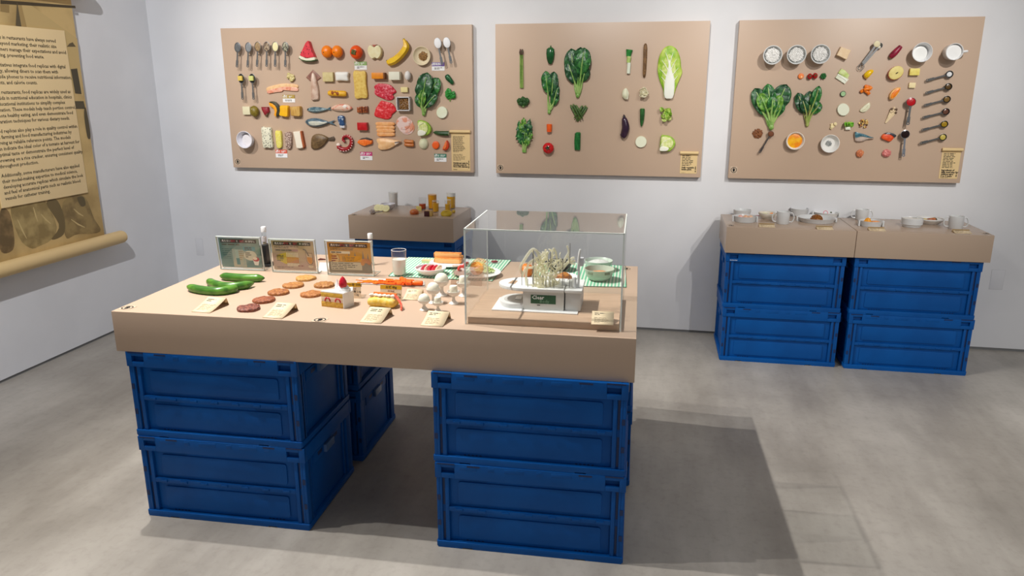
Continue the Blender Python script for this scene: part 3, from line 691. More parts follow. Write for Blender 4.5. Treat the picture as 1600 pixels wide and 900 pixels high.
def fish(name, label, pts, c, top, belly, bellypts, tail, eye, t_=.02):
    t = root(name, label, 'fish', *c)
    part(t, 'body', pts, top, t_, 0, .25, c, .2)
    if bellypts: part(t, 'belly', bellypts, belly, t_ * .3, t_ * .98, .2, c, .12)
    part(t, 'tail_fin', tail, top, .004, t_ * .35, .05, c, .05, 0, True)
    if eye:
        p = wl(*eye, c); make('eye', mv(ball(.0045, 9, 6, 1, 1, .5), p[0], p[1], t_ * .95), mt((20, 22, 26), .2), t)
    return t
SKIN = mt((62, 92, 104), .3, (126, 150, 156), 60); SILV = mt((206, 204, 186), .3, (188, 190, 178), 40)
fish('sardine', 'small whole sardine with speckled blue green skin', [(480.2, 171.5), (486, 167.8), (495, 167), (505, 168.2), (513, 169.8), (513.5, 171.3), (505, 174.3), (495, 176), (486, 174.8)], (497, 171.5), SKIN, mt((150, 168, 166), .35, (96, 122, 128), 150), [(484, 173), (495, 174.2), (506, 173), (512, 171), (503, 171.3), (493, 171.6)],
     [(511.5, 169.8), (518, 166.6), (516.4, 170), (518.4, 172.3), (511.5, 171.4)], (483, 170.5), .014)
fish('mackerel', 'large whole mackerel with silver belly and forked tail', [(478.3, 189.5), (483, 186), (493, 184.2), (504, 186.2), (515, 190.3), (516, 192.3), (507, 196), (497, 198), (487, 197), (481, 193.8)], (500, 191.5), mt((70, 92, 106), .3, (100, 122, 132), 50), SILV,
     [(485, 190), (495, 189), (507, 190.3), (514, 191.4), (505, 194.6), (496, 196), (488, 195)], [(514.5, 190.2), (525, 187.4), (520.5, 191.3), (526.5, 196.2), (514.5, 192.4)], (482.3, 189.8), .02)
t = root('fish_fillet', 'pale pink fish fillet with a red streak behind the sardine tail', 'fish', 535, 171); c = (535, 171)
part(t, 'flesh', [(517.6, 169.5), (524, 164.6), (535, 162.6), (545, 163.2), (549, 166.5), (551.6, 169.2), (546, 172.6), (536, 173), (525, 172)], mt((228, 192, 168), .4, (220, 130, 106), 60, lo=.5, hi=.62), .016, 0, .25, c, .14)
part(t, 'pale_edge', [(518, 169.6), (526, 171), (538, 171.4), (551.4, 169), (546, 173.4), (536, 174), (524, 172.8)], mt((214, 190, 164), .45), .012, 0, .1, c, .1)
part(t, 'white_patch', [(537, 166), (541, 163.4), (544.5, 166), (541, 169)], mt((244, 236, 226), .4), .004, .017, .2, c)
t = root('fish_steak', 'blue skinned fish steak with a white cut end', 'fish', 535, 191); c = (535, 191)
part(t, 'skin', [(530, 181.3), (538.6, 181), (539.6, 190), (541, 196), (534, 196.5), (530.5, 190)], mt((44, 78, 122), .25, (176, 192, 206), 70, lo=.5, hi=.62), .022, 0, .1, c, .1)
part(t, 'cut_end', [(532, 196), (540.8, 195.4), (540.6, 200), (534, 199.6)], mt((206, 204, 206), .5), .02, 0, .05, c, .1, 0, True)
t = root('flounder', 'flat brown flounder without its head', 'fish', 503, 221); c = (503, 221)
part(t, 'body', [(488, 216), (491.5, 211), (497, 209), (505, 210.3), (512, 213.7), (514, 216.5), (511, 222), (504, 229.5), (495, 233), (488.5, 231.8), (487.2, 226)], mt((98, 74, 44), .5, (124, 98, 62), 40, .2), .018, 0, .3, c, .2)
part(t, 'tail_fin', [(511.5, 214.5), (516, 214.8), (522, 212.8), (524, 216), (523.4, 220), (516, 220), (512, 218.8)], mt((94, 76, 58), .5, (66, 52, 40), 120), .005, .003, .1, c, .08, 0, True)
p0, p1 = wl(488.3, 223.5, c), wl(512, 216.8, c)
make('lateral_ridge', tube(spline([(p0[0], p0[1], .017), ((p0[0] + p1[0]) / 2, (p0[1] + p1[1]) / 2 - .006, .0245), (p1[0], p1[1], .016)], 10), .0012, 6), mt((84, 62, 36), .5), t)
# octopus
t = root('octopus_tentacle', 'curled red octopus tentacle with white suckers', 'octopus', 540, 221); c = (540, 221)
P = [(528.5, 226.5), (533, 231.5), (540, 233.3), (547, 230.5), (550.3, 224), (549.6, 216.8), (544.5, 212.5), (538.5, 214), (537.4, 218.5), (540.5, 221.2)]
S_ = spline([(*wl(*p, c), .012) for p in P], 40)
make('arm', tube(S_, [.0135 * (1 - .55 * q / 39) * min(1, .35 + q / 5) for q in range(40)], 12), mt((168, 26, 34), .32, (140, 18, 28), 60), t)
make('cut_end', mv(ball(.0125, 12, 8, 1, .8, .8), *wl(530, 226, c), .011), mt((236, 220, 206), .45), t)
for q in range(4, 38, 2):
    d = (S_[min(q + 1, 39)] - S_[q - 1]).normalized(); nrm = Vector((d.y, -d.x, 0)); rr = .0135 * (1 - .55 * q / 39)
    make('sucker', mv(ball(rr * .34, 8, 5, 1, 1, .7), *(S_[q] + nrm * rr * .72 + Vector((0, 0, rr * .66)))), mt((242, 206, 196), .45), t)
t = root('grilled_eel', 'brown glazed grilled eel block with scored strips', 'eel', 567.5, 171.3)
for k in range(4): make('strip', mv(cbox((k - 1.5) * .0155, 0, 0, .0152, .031 + .003 * (k % 2), .013 + .002 * (k % 2)), rz=.02 * k), mt((108, 46, 22), .3, (176, 96, 48), 90, .4), t, bev=.003)
wblock('tuna_block', 'small glossy dark red tuna block', 'tuna', 561, 575.4, 191.3, 203, mt((186, 14, 26), .3, (206, 30, 40), 30), .024)
t = root('salmon_slice', 'orange salmon slice edged with dark skin, above the pink tag', 'salmon', 571, 222); c = (571, 222)
part(t, 'flesh', [(559.4, 222), (565, 216.8), (573, 215.3), (582, 218.6), (582, 224.5), (576, 226.2), (571, 228), (564, 225.6)], mt((244, 110, 24), .4, (250, 140, 60), 90), .016, 0, .12, c, .08)
part(t, 'dark_skin', [(562, 218.4), (566, 215.8), (573.5, 214.4), (582.2, 217.5), (581.6, 219.4), (573, 216.4), (566, 217.8)], mt((62, 52, 44), .4), .0165, 0, .05, c, .1, 0, True)
t = root('chicken_strips', 'four peach coloured chicken strips laid side by side', 'chicken', 602.5, 201.5); c = (602.5, 201.5)
for k in range(4):
    y = 193.2 + k * 5.4; q = [(588.4 + k * .7, y - 2), (602, y - 2.6 + .5 * (k % 2)), (616, y - 1.8), (616.5, y + 2.8), (603, y + 3.2), (589.4 + k * .8, y + 3.2)]
    part(t, 'strip', q, mt((240, 166, 98), .42, (246, 184, 122), 60), .011, 0, .1, c, .07)
t = root('chicken_breast', 'pale peach raw chicken breast fillet', 'chicken', 608, 225); c = (608, 225)
part(t, 'fillet', [(589.6, 217), (598, 215.5), (610, 217), (622, 219.3), (627.5, 221.5), (620, 226), (614, 230.3), (605, 233.6), (594, 233.8), (591.5, 228), (592.5, 225), (590, 222)], mt((244, 190, 132), .4, (248, 204, 152), 40), .016, 0, .3, c, .16)
part(t, 'white_tip', [(617, 222.6), (627.6, 221), (619, 226.6)], mt((240, 222, 202), .4), .01, .008, .1, c, .1, 0, True)
part(t, 'tendon', [(618, 221.6), (626, 220.6), (626.4, 221.6), (619, 223)], mt((74, 60, 74), .5), .004, .016, .05, c, .1, 0, True)
t = root('sausage_pair', 'two short browned sausages lying together', 'sausage', 640.5, 223.6); c = (640.5, 223.6)
for k, (a, b) in enumerate((((632.4, 220), (647.6, 221.5)), ((632.6, 225.5), (648.2, 226.6)))):
    A, B = wl(*a, c), wl(*b, c)
    make('sausage', sausage([(A[0], A[1], .009), ((A[0] + B[0]) / 2, (A[1] + B[1]) / 2 - .0012, .011), (B[0], B[1], .009)], .0095, 10, 14), mt((206, 126, 62), .35, (184, 98, 40), 60), t)
# natto dish
t = root('square_dish', 'square white foam dish of brown fermented beans', 'dish', 632.2, 162); c = (632.2, 162)
a = wl(622.3, 173, c); b = wl(642.2, 151.2, c); e = .0045
make('tray', merge(box(a[0], b[0], a[1], b[1], 0, .003), box(a[0], b[0], b[1] - e, b[1], 0, .03), box(a[0], b[0], a[1], a[1] + e, 0, .03), box(a[0], a[0] + e, a[1], b[1], 0, .03), box(b[0] - e, b[0], a[1], b[1], 0, .03)), mt((232, 230, 230), .5), t, bev=.0012)
rn = random.Random(3); gs = [box(a[0] + .012, b[0] - .006, a[1] + .008, b[1] - .008, .003, .012)]
for k in range(150): gs.append(mv(ball(.0032, 6, 4, 1.4, 1, .9), rn.uniform(a[0] + .013, b[0] - .008), rn.uniform(a[1] + .01, b[1] - .01), rn.uniform(.011, .015), rz=rn.uniform(0, 3)))
one('fermented_beans', 'brown fermented beans filling the square white dish', 'beans', wm(*c), merge(*gs), mt((150, 104, 40), .35, (110, 70, 22), 150), None, 'stuff')
t = root('ham_slices', 'three overlapping round slices of pale pink ham', 'ham', 633, 194.5); c = (633, 194.5)
for k, (x, y, rx, ry) in enumerate(((636.5, 199, 11.5, 11.5), (634.5, 196.2, 12, 12), (631, 192, 11, 10.8))):
    part(t, 'slice', oval(x, y, rx, ry), mt((238, 210, 202), .4, (232, 154, 124), 26 + k * 9, lo=.5, hi=.62), .003, k * .003, .3, c, .05)
def cabbage(name, label, outer, inner, white, c, fm):
    t = root(name, label, 'cabbage', *c)
    part(t, 'outer_leaves', outer, mt((136, 176, 44), .45, (166, 200, 74), 60, .4), .02, 0, .1, c, .08, .003)
    part(t, 'cut_face', inner, mt((206, 218, 128), .5, (232, 234, 176), 90, .6), .006, .02, .1, c, .1, .002)
    part(t, 'white_core', white, mt((238, 238, 220), .5), .005, .0235, .1, c, .1)
    for k in range(3):
        A = wl(white[0][0] + k * 1.4, white[0][1] - 1, c); B = wl(inner[2][0] - k * 3.4, inner[2][1] + 1.5 + k * 2, c)
        make('leaf_layer', tube(spline([(A[0], A[1], .0275), ((A[0] + B[0]) / 2 - .006, (A[1] + B[1]) / 2 + .008, .0285), (B[0], B[1], .027)], 9), .0011, 5), mt((244, 246, 210), .5), t)
cabbage('cabbage_wedge', 'quarter cabbage wedge beside the ham slices', [(653.6, 190), (656, 187.6), (663, 188.3), (670, 192), (674.5, 198.6), (675, 205), (671, 210.5), (666, 211.5), (656, 212), (655.2, 200)], [(655, 193), (658, 189.6), (664, 190.3), (669, 194.5), (670.5, 201), (668, 207), (657, 205), (655.6, 198)], [(655.5, 204), (662, 203), (668, 206.5), (665, 210.6), (656, 211.6)], (664, 200), 0)
t = root('cucumber_half', 'halved dark green cucumber lying sideways near the ham', 'cucumber', 690, 208.3); c = (690, 208.3)
A, B = wl(678, 206.8, c), wl(702, 208.5, c)
make('skin', tube([(A[0], A[1], .008), (A[0] + .012, A[1], .009), (0, 0, .012), (B[0], B[1], .013)], [.003, .009, .0125, .013], 14), mt((34, 66, 32), .35, (52, 88, 44), 70), t)
make('cut_end', mv(ball(.0115, 12, 8, .25, 1, 1), B[0] + .001, B[1], .013), mt((150, 164, 128), .5), t)
PALE = mt((222, 228, 198), .5, (228, 232, 208), 30)
one('radish_disc', 'round pale white radish disc beside the spinach', 'radish', wm(691.4, 175.7), pillow([wl(*p, (691.4, 175.7)) for p in oval(691.4, 175.7, 8.6, 9.4)], .013, .02, 30, .06), PALE)
t = root('turnip_half', 'halved pale turnip under the cabbage wedge', 'turnip', 662.2, 224.8)
make('flesh', mv(ball(.0268, 16, 10, 1, 1.12, .75, 0, 0, 0)), mt((222, 220, 186), .5, (212, 214, 178), 40), t)
wslab('carrot_disc', 'round orange carrot disc above the dark green tag', 'carrot', oval(681.4, 226.6, 5.6, 6.2), mt((236, 94, 16), .45), .011, .05)
t = root('tomato_wedge', 'tomato wedge with pink flesh beside the paper label', 'tomato', 698, 226.5); c = (698, 226.5)
part(t, 'skin', [(699, 219), (702, 223), (702.6, 229), (699.5, 234), (694.5, 234.6), (692.8, 232), (696, 225)], mt((206, 66, 30), .3), .02, 0, .1, c, .1)
part(t, 'flesh', [(698.6, 219.8), (700, 224), (699, 230), (695.6, 233), (693.3, 231.6), (695.6, 226)], mt((238, 132, 66), .4, (226, 96, 50), 120), .005, .019, .2, c, .15)
bunch('spinach_bunch', 'leafy spinach bunch with pale stalks on the meat board', (662.8, 177.5), [((663, 160), (656, 128), 17, .004, GREEN, 1), ((668, 156), (686, 122), 22, .006, GREEN2, 2), ((662, 158), (669.5, 113.5), 25, .016, GREEN, 3), ((665, 168), (684, 146), 15, .012, GREEN, 4), ((660, 168), (655, 146), 13, .014, GREEN2, 5), ((661, 166), (664, 140), 12, .02, GREEN3, 6)], 4.6)
t = root('green_pepper_piece', 'small dark green pepper piece near the board corner', 'pepper', 702.6, 124); c = (702.6, 124)
part(t, 'flesh', [(696, 118.6), (701, 116), (706, 122), (710, 129), (707, 132), (703, 129.4), (697.6, 124)], mt((18, 66, 34), .25, (30, 88, 48), 50), .016, 0, .3, c, .15)
part(t, 'fold', [(699, 120), (702, 119), (706.5, 126), (705, 128.5)], mt((44, 110, 62), .25), .003, .017, .2, c, .15)
t = root('parsley_sprig', 'curly bright green parsley sprig under the pepper piece', 'parsley', 704.3, 148)
rn = random.Random(8)
for k in range(16): make('leaflet', mv(ball(.0105, 10, 7, 1, 1, .6, .5, k, nf=3.2), rn.uniform(-.02, .02), rn.uniform(-.014, .024), .006 + rn.random() * .008), mt((22, 116, 36), .5, (50, 150, 52), 100, .5), t)
make('stem', tube([(-.004, -.034, .004), (0, -.012, .006)], .003, 7), STALK, t)
# row of small blocks
wblock('tofu_block', 'narrow white tofu block, first in the row above the white bowl', 'tofu', 382, 392, 166.4, 179, mt((222, 214, 178), .55), .016)
t = root('kiwi_fruit', 'olive brown whole kiwi fruit', 'kiwi', 400.6, 173.8)
make('fruit', mv(ball(.027, 18, 12, .93, 1.14, .85, .02, 2), z=.02, rz=.15), mt((134, 116, 36), .45, (116, 100, 28), 80), t)
make('pale_end', mv(ball(.0032, 7, 5), -.002, .012, .042), mt((214, 198, 126), .5), t)
t = root('beet_piece', 'dark red sweet potato piece with a tapered end', 'sweet potato', 416, 174); c = (416, 174)
part(t, 'top_face', [(410.2, 167), (421, 167), (422.6, 174), (418.4, 180.6), (416, 180.4), (411.6, 172)], mt((146, 30, 42), .5, (126, 24, 36), 60), .02, 0, .2, c, .14, 0, True)
part(t, 'brown_tip', [(414.4, 177.4), (421, 176.4), (419.6, 181), (417, 182)], mt((110, 88, 64), .6), .018, 0, .1, c, .14, 0, True)
t = root('pumpkin_slice', 'crescent pumpkin slice with dark rind', 'pumpkin', 431.5, 170.5); c = (431.5, 170.5)
make('rind', prism([wl(*q, c) for q in ((422.6, 159.5), (425.5, 158.2), (429, 158.4), (433, 160), (436.4, 163.4), (439, 168), (439.8, 173), (438.6, 178.5), (434.5, 182.6), (434.2, 178.5), (435.6, 173), (434.8, 168.5), (432, 164.5), (428, 161.6))], 0, .021), mt((50, 50, 38), .4, (74, 70, 48), 60), t, bev=.0025)
make('flesh', prism([wl(*q, c) for q in ((422.3, 160), (428, 161.7), (432, 164.6), (434.7, 168.6), (435.5, 173), (434, 178.6), (434.3, 182.6), (430.5, 179.6), (431.8, 175), (431, 171), (428.6, 168), (424, 165))], 0, .02), mt((240, 160, 12), .45), t, bev=.002)
wslab('potato_block', 'bright yellow potato block in the row above the rice cakes', 'potato', [(441, 165.3), (447, 164.5), (453, 165.6), (453.5, 173), (452.6, 182), (446, 181.8), (440, 179.8), (441, 173)], mt((246, 186, 16), .45, (236, 172, 20), 30), .03, .06, edge=.08)
wslab('taro_block', 'pale brown taro block, last in the row of small blocks', 'taro', [(456.4, 167), (464, 166.2), (472, 166.3), (472.8, 174), (472.3, 181.4), (464, 181.2), (458.4, 180.4), (457.4, 173)], mt((204, 162, 84), .5, (186, 138, 62), 40, stretch=(3, .6, 1)), .03, .06, edge=.08)
dish('bowl', 'round white bowl of rice gruel at the lower corner of the meat board', 'bowl', 389.5, 217.3, 13.2, .055, mt((226, 224, 230), .3), .5)
fillat('rice_gruel', 'white rice gruel inside the lower corner bowl', 391, 219, 10, .02, mt((226, 222, 224), .5), .008, .2, .002)
RB = mt((226, 222, 196), .6, (52, 50, 48), 150, .3, lo=.6, hi=.63, det=1)
wslab('sesame_rice_slab', 'pale rice slab speckled with black sesame beside the white bowl', 'rice cake', [(411, 198.4), (418, 198.8), (425.4, 199.6), (427, 214), (428.4, 230), (420, 230.6), (413.8, 230), (412, 214)], RB, .024, .1, None, .09, .003)
wslab('rice_slab', 'narrow yellow rice slab', 'rice cake', [(432.2, 204.6), (437, 204.2), (440.6, 205), (442, 217), (441.6, 230), (435, 230.4), (433, 218)], mt((226, 210, 82), .6, (236, 226, 128), 180, .6), .018, .12, None, .1, .003)
wslab('oat_slab', 'narrow grey brown grain slab', 'rice cake', [(446.6, 208), (451, 206), (456.6, 207), (457.6, 219), (456, 231.6), (449.4, 231.2), (447.4, 219)], mt((126, 96, 82), .6, (206, 182, 166), 150, .7, lo=.46, hi=.56), .018, .14, None, .12, .003)
t = root('bread_slice', 'half slice of white bread with a brown crust side', 'bread', 468.5, 218.5); c = (468.5, 218.5)
part(t, 'crumb', [(460.5, 205.5), (471.6, 204.4), (473.6, 216), (476.4, 230.5), (471, 232), (466, 231.2), (463.6, 218)], mt((236, 226, 206), .65), .022, 0, .05, c, .06, 0, True)
part(t, 'crust', [(471.4, 204.4), (473.8, 204.4), (475.6, 214), (478.6, 229), (476.2, 232), (475.4, 226), (473, 216)], mt((168, 84, 38), .55), .0225, 0, .04, c, .06, 0, True)

# ------------------------------------------------------------------ board of green vegetables
t = root('asparagus_spears', 'thin bundle of upright green asparagus spears', 'asparagus', 815.5, 106); c = (815.5, 106)
for k, x in enumerate((813.6, 816.4)):
    A, B = wl(x + .5, 137.5, c), wl(x, 82, c)
    s_ = make('spear', tube(spline([(A[0], A[1], .007), ((A[0] + B[0]) / 2, 0, .008), (B[0], B[1], .007)], 10), [.0052, .005, .005, .0048, .0046, .0045, .0043, .0042, .004, .0038], 9), mt((96, 132, 52), .45, (130, 158, 76), 40), t)
    make('tip', mv(ball(.0062, 10, 8, 1, 2.6, 1, .25, k, nf=5), B[0], B[1], .008), mt((96, 62, 56), .5, (70, 72, 44), 160), s_)
t = root('broccoli', 'small dark green broccoli head under the asparagus', 'broccoli', 818, 160); c = (818, 160)
for k, (x, y, q) in enumerate(((812.6, 157.6, 4.4), (818, 155.8, 4.8), (823.4, 157.8, 4.6), (815, 161.6, 4.4), (821.2, 161.6, 4.2))):
    p = wl(x, y, c); make('floret', mv(ball(q * .0033, 14, 10, 1, 1, .9, .35, k * 3, nf=7), p[0], p[1], .012), mt((30, 66, 26), .6, (54, 96, 40), 190, .6), t)
make('stalk', tube([(.0, -.022, .006), (0, 0, .008)], .009, 9), mt((120, 152, 84), .5), t)
def jag(u): return max(.03, math.sin(PI * u ** .8)) * (.72 + .5 * abs(math.sin(u * 13)))
t = root('chrysanthemum_greens', 'bunch of jagged leafy greens with short pale stalks', 'leaf vegetable', 819.5, 238); c = (819.5, 238)
for k, (bx, by, tx, ty, w_) in enumerate(((816, 218, 811, 188, 12), (820, 214, 819, 183, 15), (824, 214, 829, 185, 14), (817, 222, 809.5, 202, 12), (824, 222, 831, 200, 12), (820, 222, 822, 196, 14), (818, 226, 813, 210, 10), (823, 228, 828, 212, 9))):
    B, T_ = wl(bx, by, c), wl(tx, ty, c); L_ = math.hypot(T_[0] - B[0], T_[1] - B[1]); a = math.atan2(T_[1] - B[1], T_[0] - B[0]) - PI / 2
    lf = make('leaf', mv(blade(L_, w_ * .0031, jag, 22, 7, .008, .15, .01, k, .5), B[0], B[1], .006 + .003 * (k % 4), rz=a), (GREEN2, GREEN3, GREEN)[k % 3], t, solid=.001)
    make('stem', tube(spline([((k - 3.5) * .0022, 0, .006), (B[0], B[1], .01 + .003 * (k % 4)), (B[0] * .3 + T_[0] * .7, B[1] * .3 + T_[1] * .7, .02)], 8), .0028, 7), STALK, lf)
t = root('green_pepper', 'whole dark green bell pepper at the top of the vegetable board', 'pepper', 860.5, 86.5); c = (860.5, 86.5)
for k, (dx, w_) in enumerate(((-.008, .0115), (.0085, .0115), (.0005, .0125))):
    make('lobe', tube([(dx * .6, .036, .012), (dx, .028, .013), (dx, .008, .015 + .004 * (k == 2)), (dx * .9, -.014, .015 + .003 * (k == 2)), (dx * .5, -.036, .012), (dx * .3, -.041, .011)], [.004, w_, w_ * 1.1, w_ * .95, w_ * .6, .003], 12), mt((16, 74, 34), .2, (26, 96, 44), 30), t)
make('stem', tube([(0, .034, .012), (.002, .046, .013)], .0032, 7), mt((62, 110, 50), .5), t)
bunch('mustard_greens', 'upright leafy bunch with a lone pale stalk under the green pepper', (858.5, 175), [((862, 152), (866, 112), 19, .004, GREEN, 11), ((864, 166), (870.5, 142), 14, .006, GREEN2, 12), ((857, 146), (853.5, 111), 17, .014, GREEN2, 13), ((866, 160), (873, 134), 9, .01, GREEN, 14)], 4.6)
one('carrot_chunk', 'short upright orange carrot chunk above the tomato', 'carrot', wm(858.8, 199.8), merge(tube([(-.0, -.019, .012), (0, .0, .0125), (0, .0195, .013)], [.0125, .0135, .014], 18)), mt((238, 84, 10), .45, (246, 104, 20), 30))
t = root('tomato', 'whole red tomato with a green star calyx', 'tomato', 857.5, 231)
make('fruit', mv(ball(.0285, 24, 14, 1.02, 1, .8), z=.02), mt((196, 14, 22), .22, (214, 30, 30), 12), t)
for k in range(5): make('calyx_leaf', mv(blade(.016, .006, leafprof(), 5, 5, .001, .1, .002, k), 0, .003, .043, rz=k * 2 * PI / 5 + .3), mt((30, 60, 28), .5), t, solid=.001)
bunch('spinach_bunch', 'large dark spinach bunch with fan of long green stalks', (903, 149), [((898, 132), (893, 76), 27, .004, GREEN, 21), ((910, 128), (917, 104), 18, .006, GREEN, 22), ((899, 130), (888, 96), 20, .012, GREEN, 23), ((908, 118), (914, 75), 27, .02, GREEN2, 24), ((904, 112), (908, 74), 20, .01, GREEN, 25)], 5.4)
t = root('okra_bundle', 'crossed bundle of green okra pods', 'okra', 904, 177); c = (904, 177)
for k, (a, b) in enumerate((((892.5, 165), (903.5, 189)), ((896.4, 163.6), (908, 188)), ((900.8, 165), (911.5, 186)), ((917, 168), (902, 190.5)), ((914.8, 166), (899.5, 189)), ((910, 166), (897, 185)))):
    A, B = wl(*a, c), wl(*b, c); z = .007 + .004 * (k % 3) + .006 * (k < 3)
    p_ = make('pod', tube(spline([(A[0], A[1], z), ((A[0] + B[0]) / 2 + .002, (A[1] + B[1]) / 2, z + .003), (B[0], B[1], z)], 9), [.0046, .0062, .0064, .006, .0058, .0052, .0044, .003, .001], 6), mt((58, 88, 36), .5, (88, 118, 52), 60, .2), t)
    make('stem_cap', mv(ball(.0052, 7, 5), A[0], A[1], z), mt((104, 128, 66), .5), p_)
t = root('bean_bundle', 'short bundle of ribbed green cucumber strips under the okra', 'cucumber', 902.5, 220.5)
for k in range(4): make('strip', sausage([((k - 1.5) * .0058 + .001, .047 - .003 * (k == 0), .009 + .003 * (k in (1, 2))), ((k - 1.5) * .0064, 0, .011 + .004 * (k in (1, 2))), ((k - 1.5) * .0056 + .001, -.047, .009)], .0062, 8, 12, 1, None, .12), mt((12, 88, 34), .35, (30, 120, 52), 90, .2), t)
t = root('leek_piece', 'leek piece fading from green top to white base', 'leek', 983, 96.5); c = (983, 96.5)
for nm, y0, y1, r0, r1, m in (('green_top', 77.6, 88, .0165, .0108, mt((26, 116, 44), .4, (46, 140, 60), 60)), ('pale_middle', 88, 98, .0108, .009, mt((160, 192, 92), .4, (196, 214, 140), 30)), ('white_base', 98, 115, .009, .0086, mt((226, 232, 212), .4))):
    A, B = wl(983.2 + (y0 < 80) * .4, y0, c), wl(982, y1, c); make(nm, tube([(A[0], A[1], .011), (B[0], B[1], .01)], [r0, r1], 14, .7), m, t)
wslab('burdock_root', 'long brown burdock root piece standing upright', 'burdock', [(1006, 71), (1011, 70.6), (1010.6, 95), (1008.6, 118.6), (1004.6, 118.2), (1005, 95)], mt((128, 92, 50), .6, (96, 66, 34), 90, .5), .016, .15, edge=.12)
t = root('napa_cabbage_leaf', 'tall napa cabbage leaf with white midrib and frilled lime edges', 'cabbage', 1046, 112); c = (1046, 112)
NP = [(1046, 71.5), (1053, 73.5), (1059, 80), (1063, 92), (1064, 104), (1066, 113), (1062, 124), (1057, 136), (1052, 150), (1045, 154), (1038, 151), (1036, 140), (1030, 124), (1027.5, 110), (1028.5, 96), (1032, 84), (1038, 75)]
part(t, 'green_blade', NP, mt((128, 178, 26), .45, (186, 206, 84), 26, .5, lo=.4, hi=.62), .013, 0, .25, c, .1, .006, k=50)
part(t, 'pale_zone', [(1046, 84), (1052, 92), (1057, 110), (1054, 130), (1051, 146), (1044, 150), (1039, 144), (1036, 126), (1034, 110), (1039, 92)], mt((206, 218, 132), .5, (176, 202, 84), 60, .4), .005, .012, .5, c, .2, .003)
part(t, 'midrib', [(1046, 92), (1049, 108), (1054, 126), (1052, 150.5), (1045, 154), (1038, 150.5), (1038.6, 128), (1043.6, 108)], mt((238, 240, 228), .4), .008, .0145, .3, c, .2)
for k, (a, b) in enumerate((((1047, 112), (1057, 92)), ((1045, 112), (1034, 94)), ((1048, 122), (1060, 106)), ((1043, 122), (1031, 108)), ((1046.4, 100), (1052, 82)), ((1045.4, 100), (1040, 82)), ((1042, 132), (1033, 120)), ((1050, 132), (1059, 118)))):
    A, B = wl(*a, c), wl(*b, c)
    make('vein', tube(spline([(A[0], A[1], .0195), ((A[0] + B[0]) / 2, (A[1] + B[1]) / 2 + .003, .02), (B[0], B[1], .0165)], 8), [.0028 - .0003 * q for q in range(8)], 6), mt((240, 242, 222), .45), t)
t = root('onion_wedge', 'pale onion wedge under the leek', 'onion', 977.5, 146); c = (977.5, 146)
part(t, 'flesh', [(979, 137.6), (974.4, 140), (972, 146), (973, 152), (978, 155.6), (981.6, 153), (982.3, 145)], mt((222, 222, 188), .4, (232, 232, 206), 30), .022, 0, .3, c, .2)
part(t, 'cut_face', [(978.6, 138), (982.6, 145), (981.6, 154), (979.6, 155), (978.6, 147)], mt((236, 234, 210), .45), .008, .012, .1, c, .1)
t = root('bean_sprout_ball', 'round tangle of pale bean sprouts', 'bean sprouts', 1005.8, 144.6)
rn = random.Random(12); gs = [mv(ball(.02, 12, 8), z=.014)]
for k in range(46):
    a = rn.uniform(0, 6.3); b = a + rn.uniform(.5, 1.4); r0, r1 = rn.uniform(.008, .026), rn.uniform(.006, .025)
    gs.append(tube(spline([(r0 * math.cos(a), r0 * math.sin(a), .018 + rn.random() * .016), (r1 * math.cos((a + b) / 2), r1 * math.sin((a + b) / 2), .03 + rn.random() * .006), (r1 * math.cos(b), r1 * math.sin(b), .016 + rn.random() * .016)], 7), .0017, 5))
make('sprouts', merge(*gs), mt((226, 220, 190), .45, (204, 196, 158), 90), t)['kind'] = 'stuff'
t = root('eggplant', 'dark purple eggplant with a dark cap', 'eggplant', 976, 199); c = (976, 199)
P = [(*wl(*p, c), .016) for p in ((975.4, 184), (977, 192), (977.8, 200), (975.4, 209), (972, 214))]
make('fruit', tube(spline(P, 22), [.007 + .0125 * math.sin(PI * min(1, (q + 1) / 25) ** .95) ** .7 if q < 21 else .004 for q in range(22)], 14), mt((40, 22, 44), .18, (58, 34, 56), 14), t)
A = wl(975.2, 182, c); make('cap', mv(ball(.0098, 10, 7, .8, 1.2, .8), A[0] + .001, A[1] - .004, .016), mt((46, 34, 44), .5), t)
make('stem', tube([(A[0], A[1] - .002, .016), (A[0] - .001, A[1] + .01, .016)], .003, 6), mt((60, 48, 46), .6), t)
t = root('cucumber_half', 'halved green cucumber standing upright above the daikon disc', 'cucumber', 1003.4, 183.5); c = (1003.4, 183.5)
A, B = wl(1003.8, 170, c), wl(1002.3, 197.5, c)
make('skin', tube(spline([(A[0], A[1], .012), (0, 0, .012), (B[0], B[1], .01)], 8), [.0118, .012, .0118, .0112, .0105, .009, .006, .0025], 14), mt((28, 76, 32), .35, (48, 104, 48), 70, .2), t)
make('cut_end', mv(ball(.0108, 12, 8, 1, .2, 1), A[0], A[1] + .001, .012), mt((120, 152, 88), .5), t)
one('daikon_disc', 'flat white daikon disc under the upright cucumber', 'radish', wm(1001.6, 221.5), pillow(circ(.0285, 20), .012, .02, 34, .05), mt((230, 232, 206), .5))
t = root('lettuce_pile', 'pile of torn bright green lettuce pieces', 'lettuce', 1041, 179); c = (1041, 179)
rn = random.Random(21)
for k in range(17):
    x, y = rn.uniform(-.021, .021), rn.uniform(-.026, .026)
    make('torn_leaf', mv(blade(.026, .024, lambda u: .9 * math.sin(PI * (u * .9 + .06)) ** .5, 7, 7, .012, .3, .006, k, .4), x, y, .005 + .0012 * k, rz=rn.uniform(0, 6.3), rx=rn.uniform(-.3, .3)), mt((110, 158, 32), .4, (176, 200, 92), 60) if k % 3 else mt((168, 196, 84), .4, (206, 218, 140), 60), t, solid=.001)
